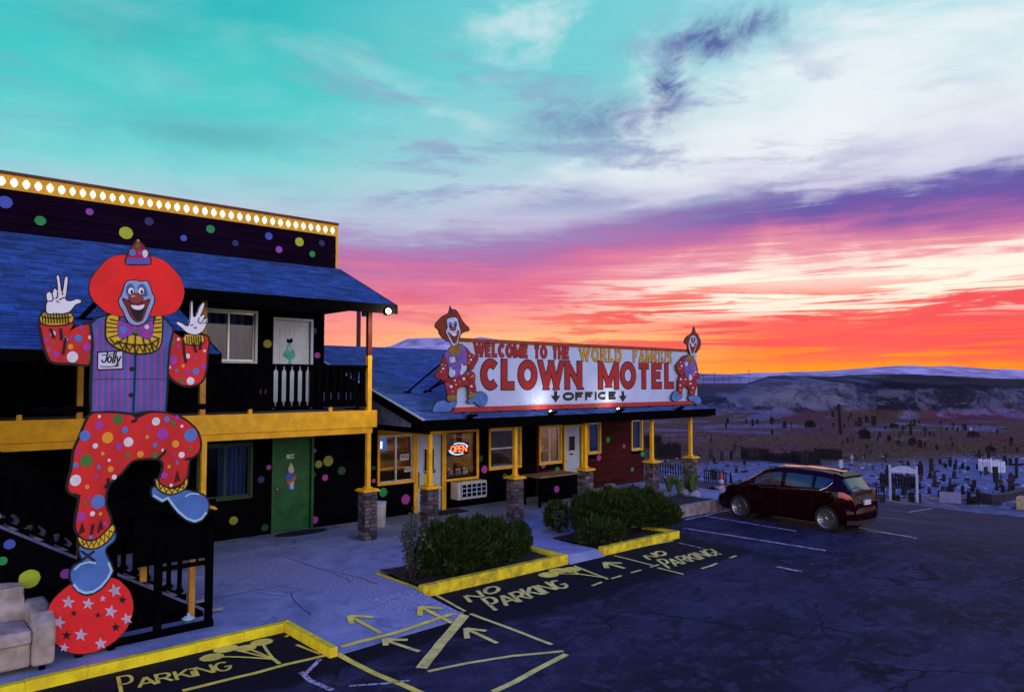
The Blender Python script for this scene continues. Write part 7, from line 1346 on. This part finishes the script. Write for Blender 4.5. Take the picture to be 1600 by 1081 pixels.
# stones, tufts and far bushes nobody could count
def scatter(name, lab, n, px, pool, m, s0, s1, seed, cat, flat=.6):
    r = random.Random(seed); q = MB()
    for _ in range(n):
        x, y = r.uniform(px[0], px[1]), px[2]+(px[3]-px[2])*r.random()**.8; P = gt(x, y); z = zground(P.x, P.y); s = r.uniform(s0, s1)
        if pool == 'rock':
            k = 6; vs = [(P.x+s*math.cos(2*PI*i/k)*r.uniform(.7, 1.2), P.y+s*math.sin(2*PI*i/k)*r.uniform(.7, 1.2), z-.03) for i in range(k)]+[(P.x+s*.55*math.cos(2*PI*i/k), P.y+s*.55*math.sin(2*PI*i/k), z+s*flat*r.uniform(.7, 1.1)) for i in range(k)]
            q.add(vs, [(i, (i+1) % k, k+(i+1) % k, k+i) for i in range(k)]+[list(range(k, 2*k))])
        else:
            for b in range(7):
                a = r.uniform(0, 2*PI); d = Vector((math.cos(a), math.sin(a), 0)); sd = Vector((-d.y, d.x, 0))*s*.12; p = Vector((P.x, P.y, z-.03)); t2 = r.uniform(.5, 1.5); q.add([p-sd+d*s*.1, p+sd+d*s*.1, p+d*s*r.uniform(.3, .9)+Vector((0, 0, s*r.uniform(.6, 1.1)))], [(0, 1, 2)], 0, (t2, t2, t2))
    o = q.build(name, m); o['kind'] = 'stuff'; o['label'] = lab; o['category'] = cat; return o
scatter('grave_stones', 'scattered pale stones and rubble among the graves', 260, (1010, 1600, 712, 785), 'rock', PS, .06, .2, 1, 'rubble', .5)
scatter('dark_rubble', 'scattered dark rocks among the graves', 260, (1010, 1600, 664, 785), 'rock', DS, .08, .26, 2, 'rubble')
scatter('dry_grass', 'dry reddish grass on the far cemetery slope', 3200, (1000, 1610, 655, 706), 'tuft', mat('dry_grass', (.14, .05, .05), .9, .4, 4, tint=True), .10, .26, 3, 'grass')
scatter('olive_grass', 'olive yellow grass tufts on the right cemetery slope', 1400, (1260, 1610, 672, 715), 'tuft', mat('olive_grass', (.13, .11, .035), .9, .4, 4, tint=True), .12, .32, 4, 'grass')
for i, (x, y, w, h, lab) in enumerate([(1350, 685, 16, 14, 'dark round bush in the middle of the far cemetery'), (1265, 668, 14, 11, 'dark bush above the car roof on the far cemetery slope'), (1425, 694, 12, 9, 'dark bush right of the far crosses'), (1520, 683, 18, 9, 'low dark bush on the right cemetery slope'), (1547, 706, 14, 9, 'dark bush beside the white picket enclosure'), (1395, 668, 10, 7, 'small dark bush under the pale hillside')]):
    P = gt(x, y); k = (P-CAM).dot(FH)/FPX; a, c = w*k/2, h*k; t_ = thing('desert_bush', lab, 'bush', (P.x, P.y, P.z), 'bushes on the cemetery slope'); lb = [(P.x, P.y, P.z+c*.35, a, a*.8, c*.6), (P.x+a*.5, P.y-a*.3, P.z+c*.3, a*.6, a*.6, c*.45)]; foliage(t_, 'foliage', mat('bush_dark', (.02, .025, .02), .9, .3, 4, tint=True), lb, 700, c*.22, 50+i); q = MB()
    for d in (-.3, .3): q.tube((P.x, P.y, P.z-.1), (P.x+a*d, P.y, P.z+c*.5), .05, .03, 6)
    q.build('stem', TWIG, t_)
# utility poles on the far rise
UP = mat('pole_dark', (.02, .018, .03), .9)
for i, (x, h) in enumerate([(1099, 17), (1116, 22), (1130, 14), (1139, 18), (1156, 13), (1170, 26), (1184, 12), (1196, 10)]):
    D = 520.0; L = (x-800)/FPX*D; X, Y = FH.x*D+RT.x*L, FH.y*D+RT.y*L; z = zground(X, Y); zt3 = CAMH+(597-(603-h))/FPX*D
    t_ = thing('utility_pole', '%s thin utility pole from the left on the dark far rise' % ORD[i], 'utility pole', (X, Y, z), 'utility poles on the far rise'); MB().tube((X, Y, z-.5), (X, Y, zt3), .16, .12, 6).build('mast', UP, t_); MB().tube((X-RT.x*1.4, Y-RT.y*1.4, zt3-.9), (X+RT.x*1.4, Y+RT.y*1.4, zt3-.9), .1, n=5).build('crossarm', UP, t_)
